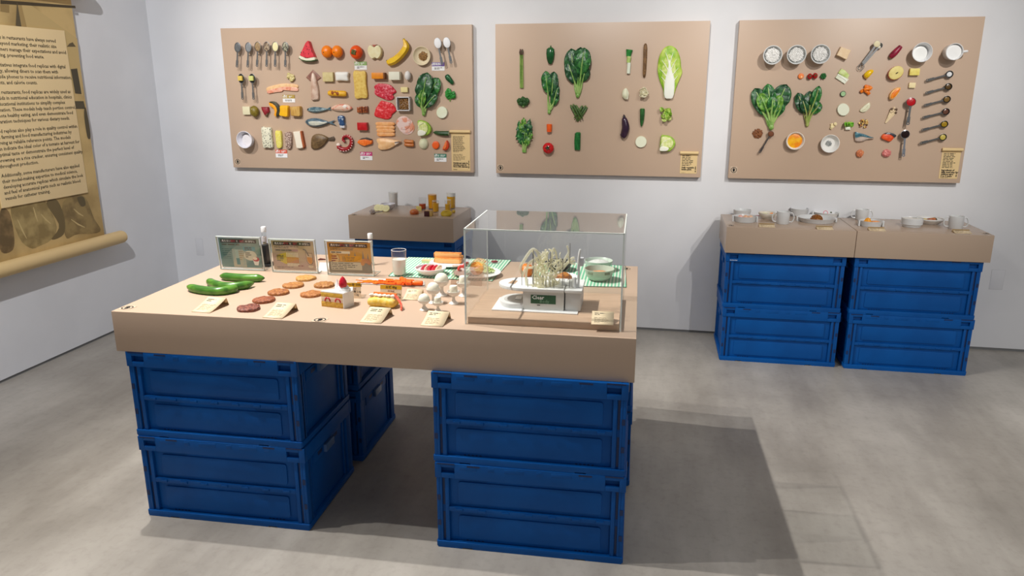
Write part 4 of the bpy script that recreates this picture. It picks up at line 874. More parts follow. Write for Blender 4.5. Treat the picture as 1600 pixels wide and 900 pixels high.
cabbage('cabbage_wedge', 'quarter cabbage wedge above the short paper label', [(1033, 212), (1038, 211), (1046, 212), (1053, 217), (1055.4, 224), (1052, 231), (1046, 236.4), (1039, 235.6), (1031, 235)], [(1034, 214), (1040, 213), (1047, 215), (1052, 221), (1050, 229), (1043, 231), (1034, 229), (1033, 221)], [(1032, 229), (1038, 228), (1045, 231), (1042, 235), (1031.4, 235)], (1043, 224), 0)

# ------------------------------------------------------------------ board of rice bowls and spoons
for k, (x, y) in enumerate(((1205.2, 86.6), (1242, 86), (1279, 85.2))):
    wd = ('first', 'second', 'third')[k]
    dish('bowl', f'white bowl of rice, {wd} of three from the board edge', 'bowl', x, y, 15.4, .05, mt((222, 224, 222), .3), .5, .07)
    rn = random.Random(k); gs = [pillow(circ(.0318, 18), .0125, .12, 30, .1)]
    for q in range(190):
        a = rn.uniform(0, 6.3); d = math.sqrt(rn.random()) * .0335
        gs.append(mv(ball(.0016, 5, 4, 1.9, 1, 1), d * math.cos(a), d * math.sin(a), .0128 + .003 * (1 - (d / .036) ** 2), rz=rn.uniform(0, 3)))
    one('rice', f'cooked white rice in the {wd} of three bowls from the board edge', 'rice', wm(x, y, dz=.0315), merge(*gs), mt((244, 243, 239), .55, (234, 232, 228), 160), None, 'stuff')
wslab('bread_square', 'thick tilted square of pale bread near the measuring spoon set', 'bread', [(1312.3, 73.2), (1328, 79), (1321, 93.6), (1305.6, 86.2)], mt((236, 206, 164), .6, (242, 216, 180), 60), .024, .02, None, .05, 0, True)
t = root('measuring_spoon_set', 'linked chrome measuring spoons on a ring holding pale paste', 'measuring spoons', 1358, 88); c = (1358, 88)
for k, (b, e, w_, fl) in enumerate((((1373, 71.6), (1347.5, 100.6), 9, None), ((1367.3, 69.3), (1345, 99), 10.6, (226, 214, 172)))):
    B, E_ = wl(*b, c), wl(*e, c); r_ = w_ * wpx(1350) / 2; z = .02 + k * .012
    o = make('spoon_bowl', mv(lathe([(r_ * math.sin(R(q)), -r_ * .6 * math.cos(R(q))) for q in (3, 30, 55, 75, 90)] + [(r_ * .92, 0)] + [(r_ * .9 * math.sin(R(q)), -r_ * .54 * math.cos(R(q))) for q in (75, 50, 25, 3)], 20), B[0], B[1], z), STEEL, t)
    d = Vector((E_[0] - B[0], E_[1] - B[1], 0)); a = math.atan2(d.y, d.x)
    make('spoon_handle', mv(box(r_ * .9, d.length, -.0042, .0042, -.001, .001), B[0], B[1], z, rz=a), STEEL, t)
    if fl: make('paste', mv(pillow(circ(r_ * .94, 18), .003, .3, 24), B[0], B[1], z - .001), mt(fl, .5), t)
    else: make('paste', mv(pillow(circ(r_ * .6, 12), .003, .3, 16), B[0] - .003, B[1] - .006, z - .004), mt((230, 222, 196), .5), t)
p = wl(1344.2, 104.8, c); make('link_ring', mv(ring(.0135, .0014, 22), p[0], p[1], .014), STEEL, t)
make('link_ring', mv(ring(.0075, .0012, 16), p[0] + .002, p[1] + .004, .02), STEEL, t)
make('peg', tube([(0, 0, 0), (0, 0, .02)], .002, 8), STEEL, t)
t = root('sweet_potato_piece', 'tapered crimson sweet potato piece with a brown cut end', 'sweet potato', 1398, 81.5); c = (1398, 81.5)
A, M_, B = wl(1389.6, 90, c), wl(1397.5, 82, c), wl(1406.3, 72.6, c)
make('skin', tube(spline([(A[0], A[1], .012), (M_[0], M_[1], .014), (B[0], B[1], .013)], 10), [.008, .0105, .0125, .0138, .0142, .0138, .013, .012, .0105, .009], 12), mt((150, 20, 56), .4, (124, 14, 44), 60), t)
make('cut_end', mv(ball(.0075, 10, 6, 1, .5, 1), A[0], A[1], .012, rz=-.8), mt((160, 110, 70), .6), t)
dish('bowl', 'white bowl of milk near the corner of the rice board', 'bowl', 1435.8, 82.4, 15.2, .05, CERAM, .5, .05)
fillat('milk', 'white milk in the bowl near the corner of the rice board', 1434.2, 84, 11.2, .024, mt((244, 244, 240), .25), .004, .02, 0)
t = root('mug', 'white mug of milk with its handle, near the board corner', 'mug', 1484.3, 81.7)
r_ = 13 * wpx(1484)
make('body', lathe([(r_ * .84, 0), (r_ * .92, .004), (r_, .06), (r_ - .0015, .0615), (r_ - .003, .06), (r_ * .88, .006), (.0001, .006)], 40), CERAM, t)
make('handle', tube(spline([(r_ * .9, .0, .05), (r_ * 1.42, .002, .05), (r_ * 1.5, .002, .035), (r_ * 1.3, 0, .018), (r_ * .9, 0, .014)], 16), .0055, 8), CERAM, t)
fillat('milk', 'white milk in the mug near the board corner', 1484.2, 82, 11.6, .046, mt((244, 244, 242), .25), .004, .02, 0)
t = root('carrot_slice', 'small orange carrot slice with a pale glossy centre', 'carrot', 1251.2, 119)
make('slice', pillow(circ(.0132, 14), .01, .05, 22, .08), mt((242, 128, 50), .4), t); make('core', mv(pillow(circ(.005, 10), .001, .3, 14), .002, -.004, .0103), mt((252, 190, 130), .3), t)
for k, (x, y) in enumerate(((1264.6, 119.5), (1273, 118.6))):
    t = root('cherry_tomato', ['dark red cherry tomato, beside the carrot slice', 'dark red cherry tomato, beside the small broccoli floret'][k], 'tomato', x, y, 'pair of cherry tomatoes')
    make('fruit', mv(ball(.0122, 16, 10, .95, 1.15, .9), z=.011), mt((176, 12, 22), .2), t)
    for q in range(5): make('calyx_leaf', mv(blade(.0075, .0032, leafprof(), 4, 3, .0005, .1, .001, q), 0, .003, .0215, rz=q * 1.257), mt((84, 84, 40), .5), t, solid=.0006)
t = root('broccoli_floret', 'tiny dark green broccoli floret beside the cherry tomatoes', 'broccoli', 1286, 119)
for k in range(7): make('bud', mv(ball(.0062, 9, 6, 1, 1, .9, .4, k, nf=5), .0085 * math.cos(k * 1.05) * (k > 0), .0085 * math.sin(k * 1.05) * (k > 0), .008), mt((22, 86, 32), .6, (40, 116, 48), 200, .5), t)
t = root('cabbage_square', 'tilted square of pale cabbage leaf with a lime corner', 'cabbage', 1315, 119.5); c = (1315, 119.5)
part(t, 'white_leaf', [(1304.5, 121.5), (1309, 114.8), (1326, 124), (1319.5, 131.4)], mt((226, 230, 204), .5, (238, 240, 222), 40), .008, 0, .05, c, .06, .001, True)
part(t, 'lime_leaf', [(1309, 114), (1314, 107), (1320, 110), (1327, 117.6), (1323.8, 123), (1316, 118.6)], mt((190, 212, 112), .5, (214, 226, 156), 60), .009, 0, .1, c, .08, .002, True)
A, B = wl(1308, 117, c), wl(1322.5, 126.5, c); make('rib', tube([(A[0], A[1], .009), (B[0], B[1], .0085)], [.001, .0025], 6), mt((244, 244, 232), .5), t)
bunch('spinach_bunch', 'large wide spinach bunch with glossy spread leaves on the rice board', (1204.5, 198), [((1196, 178), (1179, 138), 27, .004, GREEN, 31), ((1210, 172), (1228, 132), 32, .008, GREEN, 32), ((1203, 172), (1199, 131), 22, .008, GREEN2, 33), ((1199, 176), (1186, 146), 22, .018, GREEN3, 34), ((1209, 178), (1218, 148), 17, .02, GREEN3, 35), ((1213, 182), (1224, 158), 13, .012, GREEN2, 36), ((1194, 180), (1182, 160), 14, .01, GREEN, 37), ((1204, 176), (1206, 150), 17, .024, GREEN2, 38)], 7.5)
bunch('spinach_bunch', 'smaller spinach bunch with reddish root beside the large one', (1261, 194.5), [((1256, 178), (1246, 145), 19, .004, GREEN, 41), ((1264, 174), (1265, 142), 20, .006, GREEN, 42), ((1266, 172), (1279, 134), 16, .016, GREEN2, 43), ((1268, 178), (1281, 160), 16, .01, GREEN2, 44), ((1259, 178), (1252, 154), 14, .018, GREEN, 45)], 5, stalk=mt((176, 182, 100), .4, (150, 168, 84), 40))
t = root('cucumber_slice', 'small cucumber slice with dark rind above the daikon disc', 'cucumber', 1316.8, 146.6)
make('rind', lathe([(.0118, 0), (.0128, .002), (.0128, .008), (.0115, .0095), (.0001, .0095)], 22), mt((26, 62, 34), .4), t); make('flesh', mv(lathe([(.0104, 0), (.0104, .0008), (.0001, .0012)], 20), z=.0094), mt((168, 202, 152), .45, (144, 186, 128), 90), t)
one('daikon_disc', 'round white daikon disc under the cucumber slice on the rice board', 'radish', wm(1317, 171.2), pillow([wl(*p, (1317, 171.2)) for p in oval(1317, 171.2, 9.6, 9.8)], .011, .02, 32, .05), mt((232, 234, 210), .5))
t = root('chopped_root_pile', 'small pile of pale chopped onion squares', 'onion', 1301.6, 196); rn = random.Random(31)
for k in range(9): make('piece', mv(cbox(0, 0, 0, .011, .012, .003), rn.uniform(-.009, .009), rn.uniform(-.011, .01), .0005 + k * .0014, rz=rn.uniform(0, 3), rx=rn.uniform(-.2, .2)), mt((240, 222, 170), .5), t, bev=.0008)
t = root('lettuce_piece', 'small cut lettuce piece, green above a white base', 'lettuce', 1324.6, 196.4); c = (1324.6, 196.4)
part(t, 'white_base', [(1319.6, 198), (1329, 198), (1328.4, 203), (1320, 202.8)], mt((232, 234, 214), .5), .012, 0, .1, c, .1, 0, True)
for k in range(6): make('frill', mv(blade(.02, .022, lambda u: .9 * math.sin(PI * (u * .9 + .06)) ** .5, 7, 7, .012, .3, .006, k + 5), (k % 3 - 1) * .007, -.004 + (k // 3) * .004, .006 + k * .0014, rz=(k % 3 - 1) * -.5), mt((92, 166, 30), .4, (168, 206, 96), 70), t, solid=.001)
t = root('yellow_pepper_wedge', 'bright yellow pepper wedge under the measuring spoon set', 'pepper', 1356, 116.5); c = (1356, 116.5)
part(t, 'skin', [(1349.5, 116), (1355, 110.5), (1361.5, 108.6), (1364, 111.4), (1360, 117), (1355.4, 121.5), (1350.4, 120.4)], mt((248, 206, 12), .25, (240, 188, 16), 40), .018, 0, .3, c, .18)
part(t, 'cut_end', [(1348, 116.8), (1351.4, 119), (1355.4, 121.2), (1353.4, 124.6), (1349, 121.4)], mt((178, 128, 44), .5), .012, 0, .05, c, .1, 0, True)
t = root('carrot_pieces', 'orange pile of four roughly cut carrot pieces', 'carrot', 1353, 140.5)
for k, (x, y, a) in enumerate(((-.012, -.004, .5), (.003, .012, -.3), (.014, .002, .9), (.004, -.012, -.7), (0, .002, .2))):
    make('piece', mv(sausage([(-.015, 0, 0), (0, .003, .002), (.015, 0, 0)], .0078, 9, 12, .8), x, y, .008 + (k == 4) * .009, rz=a), mt((240, 128, 16), .4, (226, 108, 8), 60), t)
t = root('apple_half', 'tilted halved apple with pale yellow flesh and one seed', 'apple', 1398, 114); c = (1398, 114)
part(t, 'skin', oval(1398, 114.3, 13, 9.8, 14, -.62), mt((196, 92, 60), .35), .024, 0, .02, c, .06)
part(t, 'flesh', oval(1397.6, 113.8, 12.6, 9.4, 14, -.62), mt((232, 214, 134), .5, (224, 204, 120), 40), .004, .0235, .2, c, .1)
p = wl(1398.6, 114.3, c); make('seed', mv(ball(.0042, 8, 5, 1.6, .7, .5), p[0], p[1], .029, rz=.6), mt((70, 50, 24), .4), t)
wblock('butter_block', 'yellow butter block above the smaller cheese square', 'butter', 1419.3, 1436, 107, 117.8, mt((238, 222, 118), .5, (230, 208, 100), 60), .018)
wblock('cheese_square', 'small cream cheese square under the yellow butter block', 'cheese', 1418.8, 1430, 129.2, 137.4, mt((240, 222, 170), .5), .012)
t = root('orange_wedge', 'orange fruit wedge with pale pith, curved side up', 'orange', 1396.5, 146); c = (1396.5, 146)
part(t, 'pith', [(1405.6, 136.2), (1404, 143), (1398, 151.6), (1391, 155.8), (1388.2, 152), (1390.4, 144.6), (1397, 138.4)], mt((246, 190, 116), .5), .02, 0, .05, c, .08)
part(t, 'pulp', [(1404.4, 138), (1402.6, 143), (1396.6, 151), (1391, 153.8), (1389.8, 150.6), (1392, 145.4), (1398, 140)], mt((236, 120, 12), .35, (248, 148, 30), 110), .004, .019, .2, c, .12)
SG3 = 'chrome measuring spoons in the slanted column'
FW = [('white flour', (226, 226, 226), .8), ('dark brown sauce', (86, 62, 26), .2), ('amber oil', (122, 92, 44), .2), ('clear red oil', (96, 60, 44), .2), ('golden oil', (158, 126, 22), .2), ('pale yellow oil', (196, 176, 84), .2)]
for k, (bx, by, ex, ey) in enumerate(((1481.3, 116.2, 1444.5, 126), (1479.6, 135.6, 1443.3, 145.8), (1477.3, 155.2, 1440.8, 165), (1475.7, 174.4, 1438.8, 184), (1473.4, 193.8, 1437, 203.4), (1471.2, 214.2, 1434.8, 223.6))):
    wd = ('topmost', 'second', 'third', 'fourth', 'fifth', 'lowest')[k]
    spoon('measuring_spoon', f'chrome measuring spoon of {FW[k][0]}, {wd} of six in the slanted column', (bx, by), (ex, ey), 11.6, mt((128, 128, 126), .25, metal=.9), SG3, .006, 12,
          ('spoon_filling', f'{FW[k][0]} in the {wd} spoon of the slanted column', mt(FW[k][1], FW[k][2]), .2, .82 if k else .75))
spoon('tablespoon', 'long spoon of bright red ketchup on the rice board', (1420.3, 159), (1415, 195.6), 15, mt((120, 122, 124), .3, metal=.85), None, .016, 14, ('ketchup', 'bright red ketchup filling the long spoon', mt((184, 8, 22), .3), .35, 1.05))
spoon('tablespoon', 'long spoon of black soy sauce on the rice board', (1411.4, 209.4), (1408.4, 244.6), 14, mt((176, 180, 188), .2, metal=.85), None, .016, 14, ('soy_sauce', 'black soy sauce filling the long spoon', mt((30, 10, 8), .12), .1, .95))
spoon('tablespoon', 'black handled spoon of cocoa powder on the rice board', (1203.6, 208.8), (1185.6, 239), 10.6, mt((74, 68, 66), .35, metal=.4), None, .01, 9.6, ('cocoa_powder', 'brown cocoa powder heaped in the black handled spoon', mt((112, 64, 36), .8), .6, 1.05))
t = root('onion_slice', 'half moon slice of pale onion above the mixed beans', 'onion', 1351.5, 168.5); c = (1351.5, 168.5)
part(t, 'slice', [(1358, 160), (1359.4, 166), (1355, 172.6), (1348.6, 175.6), (1342.6, 173.6), (1346, 168.6), (1352, 163.4)], mt((226, 222, 190), .4), .008, 0, .2, c, .12)
A, B = wl(1346.6, 172.6, c), wl(1356, 164, c); make('ring_line', tube([(A[0], A[1], .0095), (.001, -.003, .0102), (B[0], B[1], .0095)], .0009, 5), mt((196, 196, 154), .5), t)
t = root('mixed_vegetable_pile', 'pile of diced mixed beans, corn and carrot', 'vegetables', 1349, 193); rn = random.Random(44)
cols = [(206, 168, 92), (176, 104, 40), (238, 208, 124), (104, 70, 30), (216, 176, 88)]
for k in range(34):
    a = rn.uniform(0, 6.3); q = math.sqrt(rn.random()) * .02
    make('diced_piece', mv(cbox(0, 0, 0, .0062, .0062, .0062), q * math.cos(a), q * math.sin(a), .001 + (1 - q / .021) * .009, rz=rn.uniform(0, 3), rx=rn.uniform(-.5, .5)), mt(cols[k % 5], .5), t, bev=.001)
t = root('shimeji_mushrooms', 'slim bundle of pale mushrooms with brown caps', 'mushrooms', 1391, 180); c = (1391, 180)
for k, (x, y) in enumerate(((1392, 170.4), (1396, 168.6), (1399.4, 171), (1394.5, 173.6), (1398.5, 176), (1391.6, 174.6))):
    A, B = wl(1382.8 + k * .3, 192, c), wl(x, y, c); s_ = make('mushroom_stem', tube(spline([(A[0], A[1], .004), ((A[0] + B[0]) / 2, (A[1] + B[1]) / 2, .008), (B[0], B[1], .01)], 8), [.0018 + .00025 * q for q in range(8)], 7), mt((238, 216, 176), .5), t)
    make('cap', mv(ball(.0058, 10, 7, 1, 1, .8), B[0], B[1], .012), mt((226, 200, 164), .5) if k % 2 else mt((98, 74, 56), .5), s_)
t = root('fish_tail_piece', 'tapered blue skinned fish tail piece above the salmon coloured mince'.replace('salmon coloured', 'orange'), 'fish', 1347, 213.5); c = (1347, 213.5)
part(t, 'belly', [(1334.4, 206), (1345, 208.5), (1358, 214), (1364.6, 215.4), (1364, 216.6), (1355, 217.4), (1346, 221), (1336, 220.4), (1334.6, 214)], mt((206, 186, 170), .35, (186, 168, 156), 60), .014, 0, .2, c, .1)
part(t, 'blue_skin', [(1334.6, 206), (1340, 206.8), (1350, 209.6), (1358, 213), (1364.6, 214.8), (1357, 215), (1348, 213.4), (1340, 212.6), (1335.4, 215)], mt((46, 96, 112), .25, (104, 146, 154), 60), .006, .012, .2, c, .12)
t = root('salmon_slice', 'red orange salmon slice with a dark skin edge beside the soy sauce', 'salmon', 1387.5, 214); c = (1387.5, 214)
part(t, 'flesh', [(1376, 213.6), (1380, 209), (1387, 207.4), (1394, 211), (1395.4, 216), (1389.2, 221.2), (1383, 219), (1377.6, 217)], mt((226, 72, 24), .38, (240, 104, 50), 80), .015, 0, .15, c, .08)
part(t, 'dark_skin', [(1380, 208.8), (1386, 206.8), (1394, 208), (1399.6, 211.6), (1396.6, 214.4), (1393.6, 211.6), (1387, 208.8)], mt((56, 58, 66), .3), .0165, 0, .1, c, .1)
for nm, lab, x, y, rx, ry, m in (('minced_chicken', 'orange pink mound of minced chicken', 1343, 239.7, 6.4, 6.6, mt((226, 152, 102), .45, (196, 96, 60), 150, .5)), ('minced_pork', 'pink mound of minced pork', 1384.8, 239.3, 7.8, 7, mt((214, 116, 112), .45, (234, 160, 152), 190, .8))):
    t = root(nm, lab + ' near the foot of the rice board', 'meat', x, y); rn = random.Random(int(x)); gs = [ball(1, 14, 8, rx * .0027, ry * .0027, .012, .1, 1)]
    for k in range(40):
        a = rn.uniform(0, 6.3); q = math.sqrt(rn.random())
        px_, py_ = rx * .0026 * q * math.cos(a), ry * .0026 * q * math.sin(a); z = .0125 * math.sqrt(max(0, 1 - q * q * .9))
        b_ = rn.uniform(0, 6.3); gs.append(tube([(px_ - .003 * math.cos(b_), py_ - .003 * math.sin(b_), z - .001), (px_, py_, z + .001), (px_ + .003 * math.cos(b_), py_ + .003 * math.sin(b_), z - .001)], .0016, 5))
    make('mince', mv(merge(*gs), z=.003), m, t)['kind'] = 'stuff'
grains('lentil_heap', 'round heap of brown lentils beside the cocoa spoon', 1183.6, 208.4, 7.6, 0, 90, .0036, mt((142, 84, 36), .55, (104, 56, 24), 160), .4)
dish('bowl', 'small white bowl of orange puree on the rice board', 'bowl', 1241.2, 219.6, 15, .03, mt((232, 226, 216), .3), .55, .07)
fillat('orange_puree', 'orange yellow puree filling the small white bowl', 1241, 219.8, 12.2, .012, mt((250, 186, 14), .35, (240, 140, 10), 34), .008, .15, .001)
dish('bowl', 'small white bowl with a pinch of grey seeds', 'bowl', 1295.4, 224, 15.2, .026, mt((236, 234, 228), .3), .6, .06)
grains('seed_pinch', 'pinch of grey sesame seeds in the small white bowl', 1294.4, 224.2, 5, .005, 60, .0015, mt((186, 188, 184), .6, (128, 132, 130), 260), .08)

# ================================================================== things on the main table
for k, (pts, lab) in enumerate((([(294, 448), (312, 452.5), (340, 455), (362, 452), (371, 449)], 'green model cucumber nearest the table edge, beside its paper note'),
                      ([(325, 438.5), (336, 444), (356, 447.5), (380, 446), (396, 442)], 'bent green model cucumber, the middle one of three'),
                      ([(345.5, 431.2), (362, 433), (382, 434.2), (400, 434.5), (412.5, 434.5)], 'straight green model cucumber behind two others'))):
    c = pts[2]; zc = TZ + .0125
    t = thing('cucumber', lab, 'cucumber', at(*c, z=zc), 'model cucumbers')
    P = [(*tl(*p, c, zc), 0) for p in pts]
    cm = mt((58, 108, 32), .3, (96, 148, 54), 16, .25, stretch=(1, 3.5, 3.5))
    make('body', tube(spline(P, 24), [.0135 * min(1, .42 + q / 4.5) * min(1, .26 + (23 - q) / 6) for q in range(24)], 16), cm, t)
    make('stem_end', mv(ball(.0052, 9, 6), *P[0]), mt((84, 124, 46), .5), t); make('blossom_end', mv(ball(.003, 8, 5), *P[-1]), mt((60, 70, 30), .6), t)
CRK = [((216, 160, 86), (196, 132, 60)), ((204, 138, 72), (172, 102, 44)), ((196, 134, 70), (160, 96, 46)), ((192, 120, 60), (150, 80, 36)), ((200, 128, 64), (164, 92, 42)), ((176, 98, 58), (128, 60, 32)), ((158, 88, 64), (96, 42, 30))]
CW = ['palest round rice cracker, farthest from the table edge', 'golden rice cracker beside the palest one', 'golden brown rice cracker, behind the strawberry cake', 'golden brown rice cracker in the middle of the long row', 'brown rice cracker closest to the cake side', 'reddish brown rice cracker, second from the table edge', 'darkest burnt red rice cracker, nearest the table edge']
for k, (x, y) in enumerate(((477.5, 436.5), (458.5, 447.5), (506.5, 447), (435, 458.5), (486, 461.5), (412.5, 470.5), (388.5, 483.5))):
    a, b = [tuple(int(q * f) for q, f in zip(col, (.93, .97, 1.04))) for col in CRK[k]]
    one('rice_cracker', CW[k], 'rice cracker', at(x, y, k * 50), pillow([(.034 * (1 + .05 * math.sin(3 * q + k) + .03 * math.sin(5 * q)) * math.cos(q), .0325 * math.sin(q)) for q in [2 * PI * i / 14 for i in range(14)]], .008, .25, 40, .06, .003, k, nf=120),
        mt(a, .5, b, 130, .9, det=5), 'rice crackers in two rows')
# ---- tilted printed notes
def note(px, py, label, w_=.062, l_=.075, seed=1, ang=0, z=TZ, hgt=.021, rows=7, ty=TY):
    """a paper note curled up at the back on a small roll, front edge lying on the table; px,py is the middle of the front edge"""
    t = thing('paper_note', label, 'note', at(px, py, ang, z, ty))
    n = 8; V = []; F = []
    for k in range(n + 1):
        u = k / n; V += [(-w_ / 2, l_ * u, .001 + hgt * u ** 1.35), (w_ / 2, l_ * u, .001 + hgt * u ** 1.35)]
    for k in range(n): F.append((2 * k, 2 * k + 1, 2 * k + 3, 2 * k + 2))
    make('sheet', (V, F), mt((230, 208, 172), .65), t, solid=.0008)
    make('roll', tube([(-w_ / 2, l_ - .002, hgt - .007), (w_ / 2, l_ - .002, hgt - .007)], .0055, 12), mt((196, 168, 124), .65), t)
    make('back_leg', mv(box(-w_ / 2, w_ / 2, 0, .0008, 0, math.hypot(hgt, .012)), y=l_ + .009, rx=.42), mt((196, 168, 124), .65), t)
    def lift(g): return [(x, y, .0018 + hgt * (y / l_) ** 1.35) for x, y, z_ in g[0]], g[1]
    make('printed_lines', lift(lines(-w_ * .38, w_ * .28, l_ * .72, l_ * .9, 2, seed, .4)), INK, t, smooth=False)
    make('printed_lines', lift(lines(-w_ * .38, w_ * .4, l_ * .14, l_ * .58, rows, seed + 1, .32)), mt((130, 112, 84), .7), t, smooth=False)
note(313, 488.5, 'curled paper note beside the cucumbers', seed=1, ang=-4, w_=.06, l_=.085)
note(425, 497.5, 'curled paper note beside the darkest cracker', seed=3, ang=-4, w_=.06, l_=.082)
note(578, 505, 'curled paper note beside the hot dog', seed=5, ang=-3, w_=.062, l_=.08)
note(674, 510, 'curled paper note beside the egg cups', seed=7, ang=-3, w_=.062, l_=.07)
note(641, 469, 'pale curled paper note beside the carrot sticks', seed=9, ang=-2, w_=.05, l_=.05, hgt=.02)
# ---- acrylic sign holders with printed sheets
def sign(bl, br, tall, label, bg, seed, kind):
    A, B = on_z(*bl, TZ), on_z(*br, TZ); w_ = (B - A).length; ang = math.atan2((B - A).y, (B - A).x)
    t = thing('sign_holder', label, 'sign', Matrix.Translation((A + B) / 2) @ Matrix.Rotation(ang, 4, 'Z'))
    lean = R(-6); T_ = Matrix.Rotation(-lean, 4, 'X'); hw = w_ / 2
    for nm, y in (('front_pane', 0), ('back_pane', .005)):
        make(nm, xf(box(-hw, hw, y, y + .002, .002, tall), T_), ACR, t, smooth=False)
    eg = [box(-hw, -hw + .0014, -.0004, .0074, .002, tall), box(hw - .0014, hw, -.0004, .0074, .002, tall), box(-hw, hw, -.0004, .0074, tall - .0015, tall), box(-hw, hw, -.0004, .0074, .001, .0034)]
    make('frame_edge', xf(merge(*eg), T_), FRAME, t, smooth=False)
    make('foot', box(-hw, hw, .004, .07, 0, .0025), ACR, t, smooth=False)
    make('foot_edge', merge(box(-hw, hw, .068, .0702, 0, .0027), box(-hw, -hw + .001, .004, .07, 0, .0027), box(hw - .001, hw, .004, .07, 0, .0027)), FRAME, t, smooth=False)
    F = T_ @ Matrix(((1, 0, 0, 0), (0, 0, -1, .0042), (0, 1, 0, 0), (0, 0, 0, 1)))   # sheet frame: x across, y up
    iw, i0, i1 = hw - .007, .009, tall - .006
    s_ = make('printed_sheet', xf(box(-iw, iw, i0, i1, -.0008, 0), F), bg, t, smooth=False)
    def pr(g, m, dz=.0003, nm='print'): return make(nm, xf(mv(g, z=dz), F), m, s_, smooth=False)
    H = i1 - i0
    def X(u): return -iw + 2 * iw * u
    def Y(v): return i0 + H * v
    pr(quad(X(.05), X(.93), Y(.84), Y(.96)), mt((62, 54, 48), .6), nm='header_band')
    tx = w_ * .052
    for s, u, m in (('見えない', .08, MATTE), ('糖分' if kind else '塩分', .30, mt((186, 74, 84), .6)), ('と', .43, MATTE), ('脂質', .52, mt((186, 74, 84), .6)), ('の', .66, MATTE), ('はなし', .73, MATTE)):
        text('header_text', s, tx, m, s_, F @ Matrix.Translation((X(u), Y(.9), .0006)), bold=.0002)
    D = mt((96, 90, 76), .7)
    pr(lines(X(.07), X(.9), Y(.74), Y(.82), 1 if kind == 0 else 2, seed, .5), D, .0004)
    if kind == 0:    # ice cream cup
        pr(quad(X(.3), X(.62), Y(.02), Y(.62)), mt((176, 168, 142), .6, (144, 160, 148), 30), .0002)
        pr(fan([(X(.38), Y(.1)), (X(.47), Y(.1)), (X(.45), Y(.62)), (X(.37), Y(.62))]), mt((150, 172, 160), .5))
        pr(fan([(X(.385), Y(.1)), (X(.47), Y(.1)), (X(.463), Y(.32)), (X(.38), Y(.32))]), mt((64, 122, 122), .5), .0005)
        pr(quad(X(.58), X(.88), Y(.58), Y(.72)), mt((88, 146, 152), .6)); pr(lines(X(.62), X(.86), Y(.6), Y(.71), 2, seed + 2, .6), D, .0005)
        pr(fan(circ(1, 24, X(.74), Y(.42), iw * .32, H * .17)), mt((206, 200, 176), .6)); pr(lines(X(.62), X(.82), Y(.34), Y(.54), 3, seed + 3, .45), D, .0005)
        pr(fan([(X(.79), Y(.28)), (X(.82), Y(.1)), (X(.91), Y(.09)), (X(.95), Y(.27))]), mt((228, 222, 210), .5), .0006)
        pr(fan(circ(1, 18, X(.87), Y(.3), iw * .16, H * .08)), mt((178, 54, 62), .5), .0007); pr(fan(circ(1, 18, X(.85), Y(.325), iw * .11, H * .05)), mt((232, 214, 190), .5), .0009)
        pr(lines(X(.06), X(.34), Y(.28), Y(.66), 6, seed + 4, .25), mt((50, 88, 86), .7), .0005); pr(lines(X(.46), X(.62), Y(.24), Y(.58), 5, seed + 5, .3), mt((150, 132, 92), .7), .0005)
    elif kind == 1:  # sugar sticks and a drink
        pr(quad(X(.07), X(.62), Y(.64), Y(.71)), mt((164, 128, 126), .6)); pr(lines(X(.1), X(.6), Y(.65), Y(.7), 1, seed + 2, .7), D, .0005)
        pr(fan([(X(.08), Y(.36)), (X(.3), Y(.2)), (X(.64), Y(.4)), (X(.34), Y(.6)), (X(.12), Y(.52))]), mt((206, 184, 64), .6))
        for q in range(8):
            pr(quad(X(.335 + q * .036), X(.358 + q * .036), Y(.13), Y(.6)), mt((226, 214, 184), .5), .0005); pr(quad(X(.335 + q * .036), X(.358 + q * .036), Y(.24), Y(.44)), mt((204, 132, 60), .5), .0007)
        pr(lines(X(.1), X(.3), Y(.3), Y(.52), 4, seed + 3, .5), D, .0008)
        pr(fan([(X(.79), Y(.62)), (X(.95), Y(.6)), (X(.955), Y(.3)), (X(.91), Y(.19)), (X(.85), Y(.2)), (X(.8), Y(.32))]), mt((124, 100, 78), .5), .0004)
        pr(fan([(X(.8), Y(.6)), (X(.94), Y(.58)), (X(.945), Y(.31)), (X(.905), Y(.21)), (X(.855), Y(.22)), (X(.81), Y(.33))]), mt((206, 184, 150), .5), .0006)
        pr(fan([(X(.815), Y(.46)), (X(.935), Y(.45)), (X(.935), Y(.3)), (X(.9), Y(.23)), (X(.86), Y(.24)), (X(.82), Y(.33))]), mt((206, 140, 54), .5), .0008)
        pr(fan(circ(1, 18, X(.885), Y(.14), iw * .12, H * .05)), mt((214, 196, 166), .5), .0006)
        pr(tube([(X(.74), Y(.72), 0), (X(.8), Y(.7), 0), (X(.86), Y(.5), 0)], .0022, 6, .2), mt((120, 108, 96), .5), .0012)
        pr(lines(X(.08), X(.6), Y(.04), Y(.12), 2, seed + 4, .35), D, .0005); pr(lines(X(.58), X(.8), Y(.12), Y(.18), 1, seed + 5, .6), mt((150, 96, 90), .6), .0005)
    else:            # croissant
        gm = mt((142, 132, 112), .6)
        pr(quad(X(0), X(1), Y(0), Y(.36)), gm, .0002)
        for x, w2, y0, y1 in ((.06, .1, .34, .5), (.2, .06, .4, .6), (.46, .05, .5, .68), (.6, .06, .5, .7), (.78, .07, .4, .74), (.9, .05, .4, .66)): pr(fan([(X(x), Y(y0)), (X(x + w2), Y(y0)), (X(x + w2 * .5), Y(y1))]), gm, .00025)
        pr(quad(X(.06), X(.52), Y(.63), Y(.71)), mt((232, 220, 190), .6)); pr(lines(X(.08), X(.5), Y(.64), Y(.7), 1, seed + 2, .6), D, .0005)
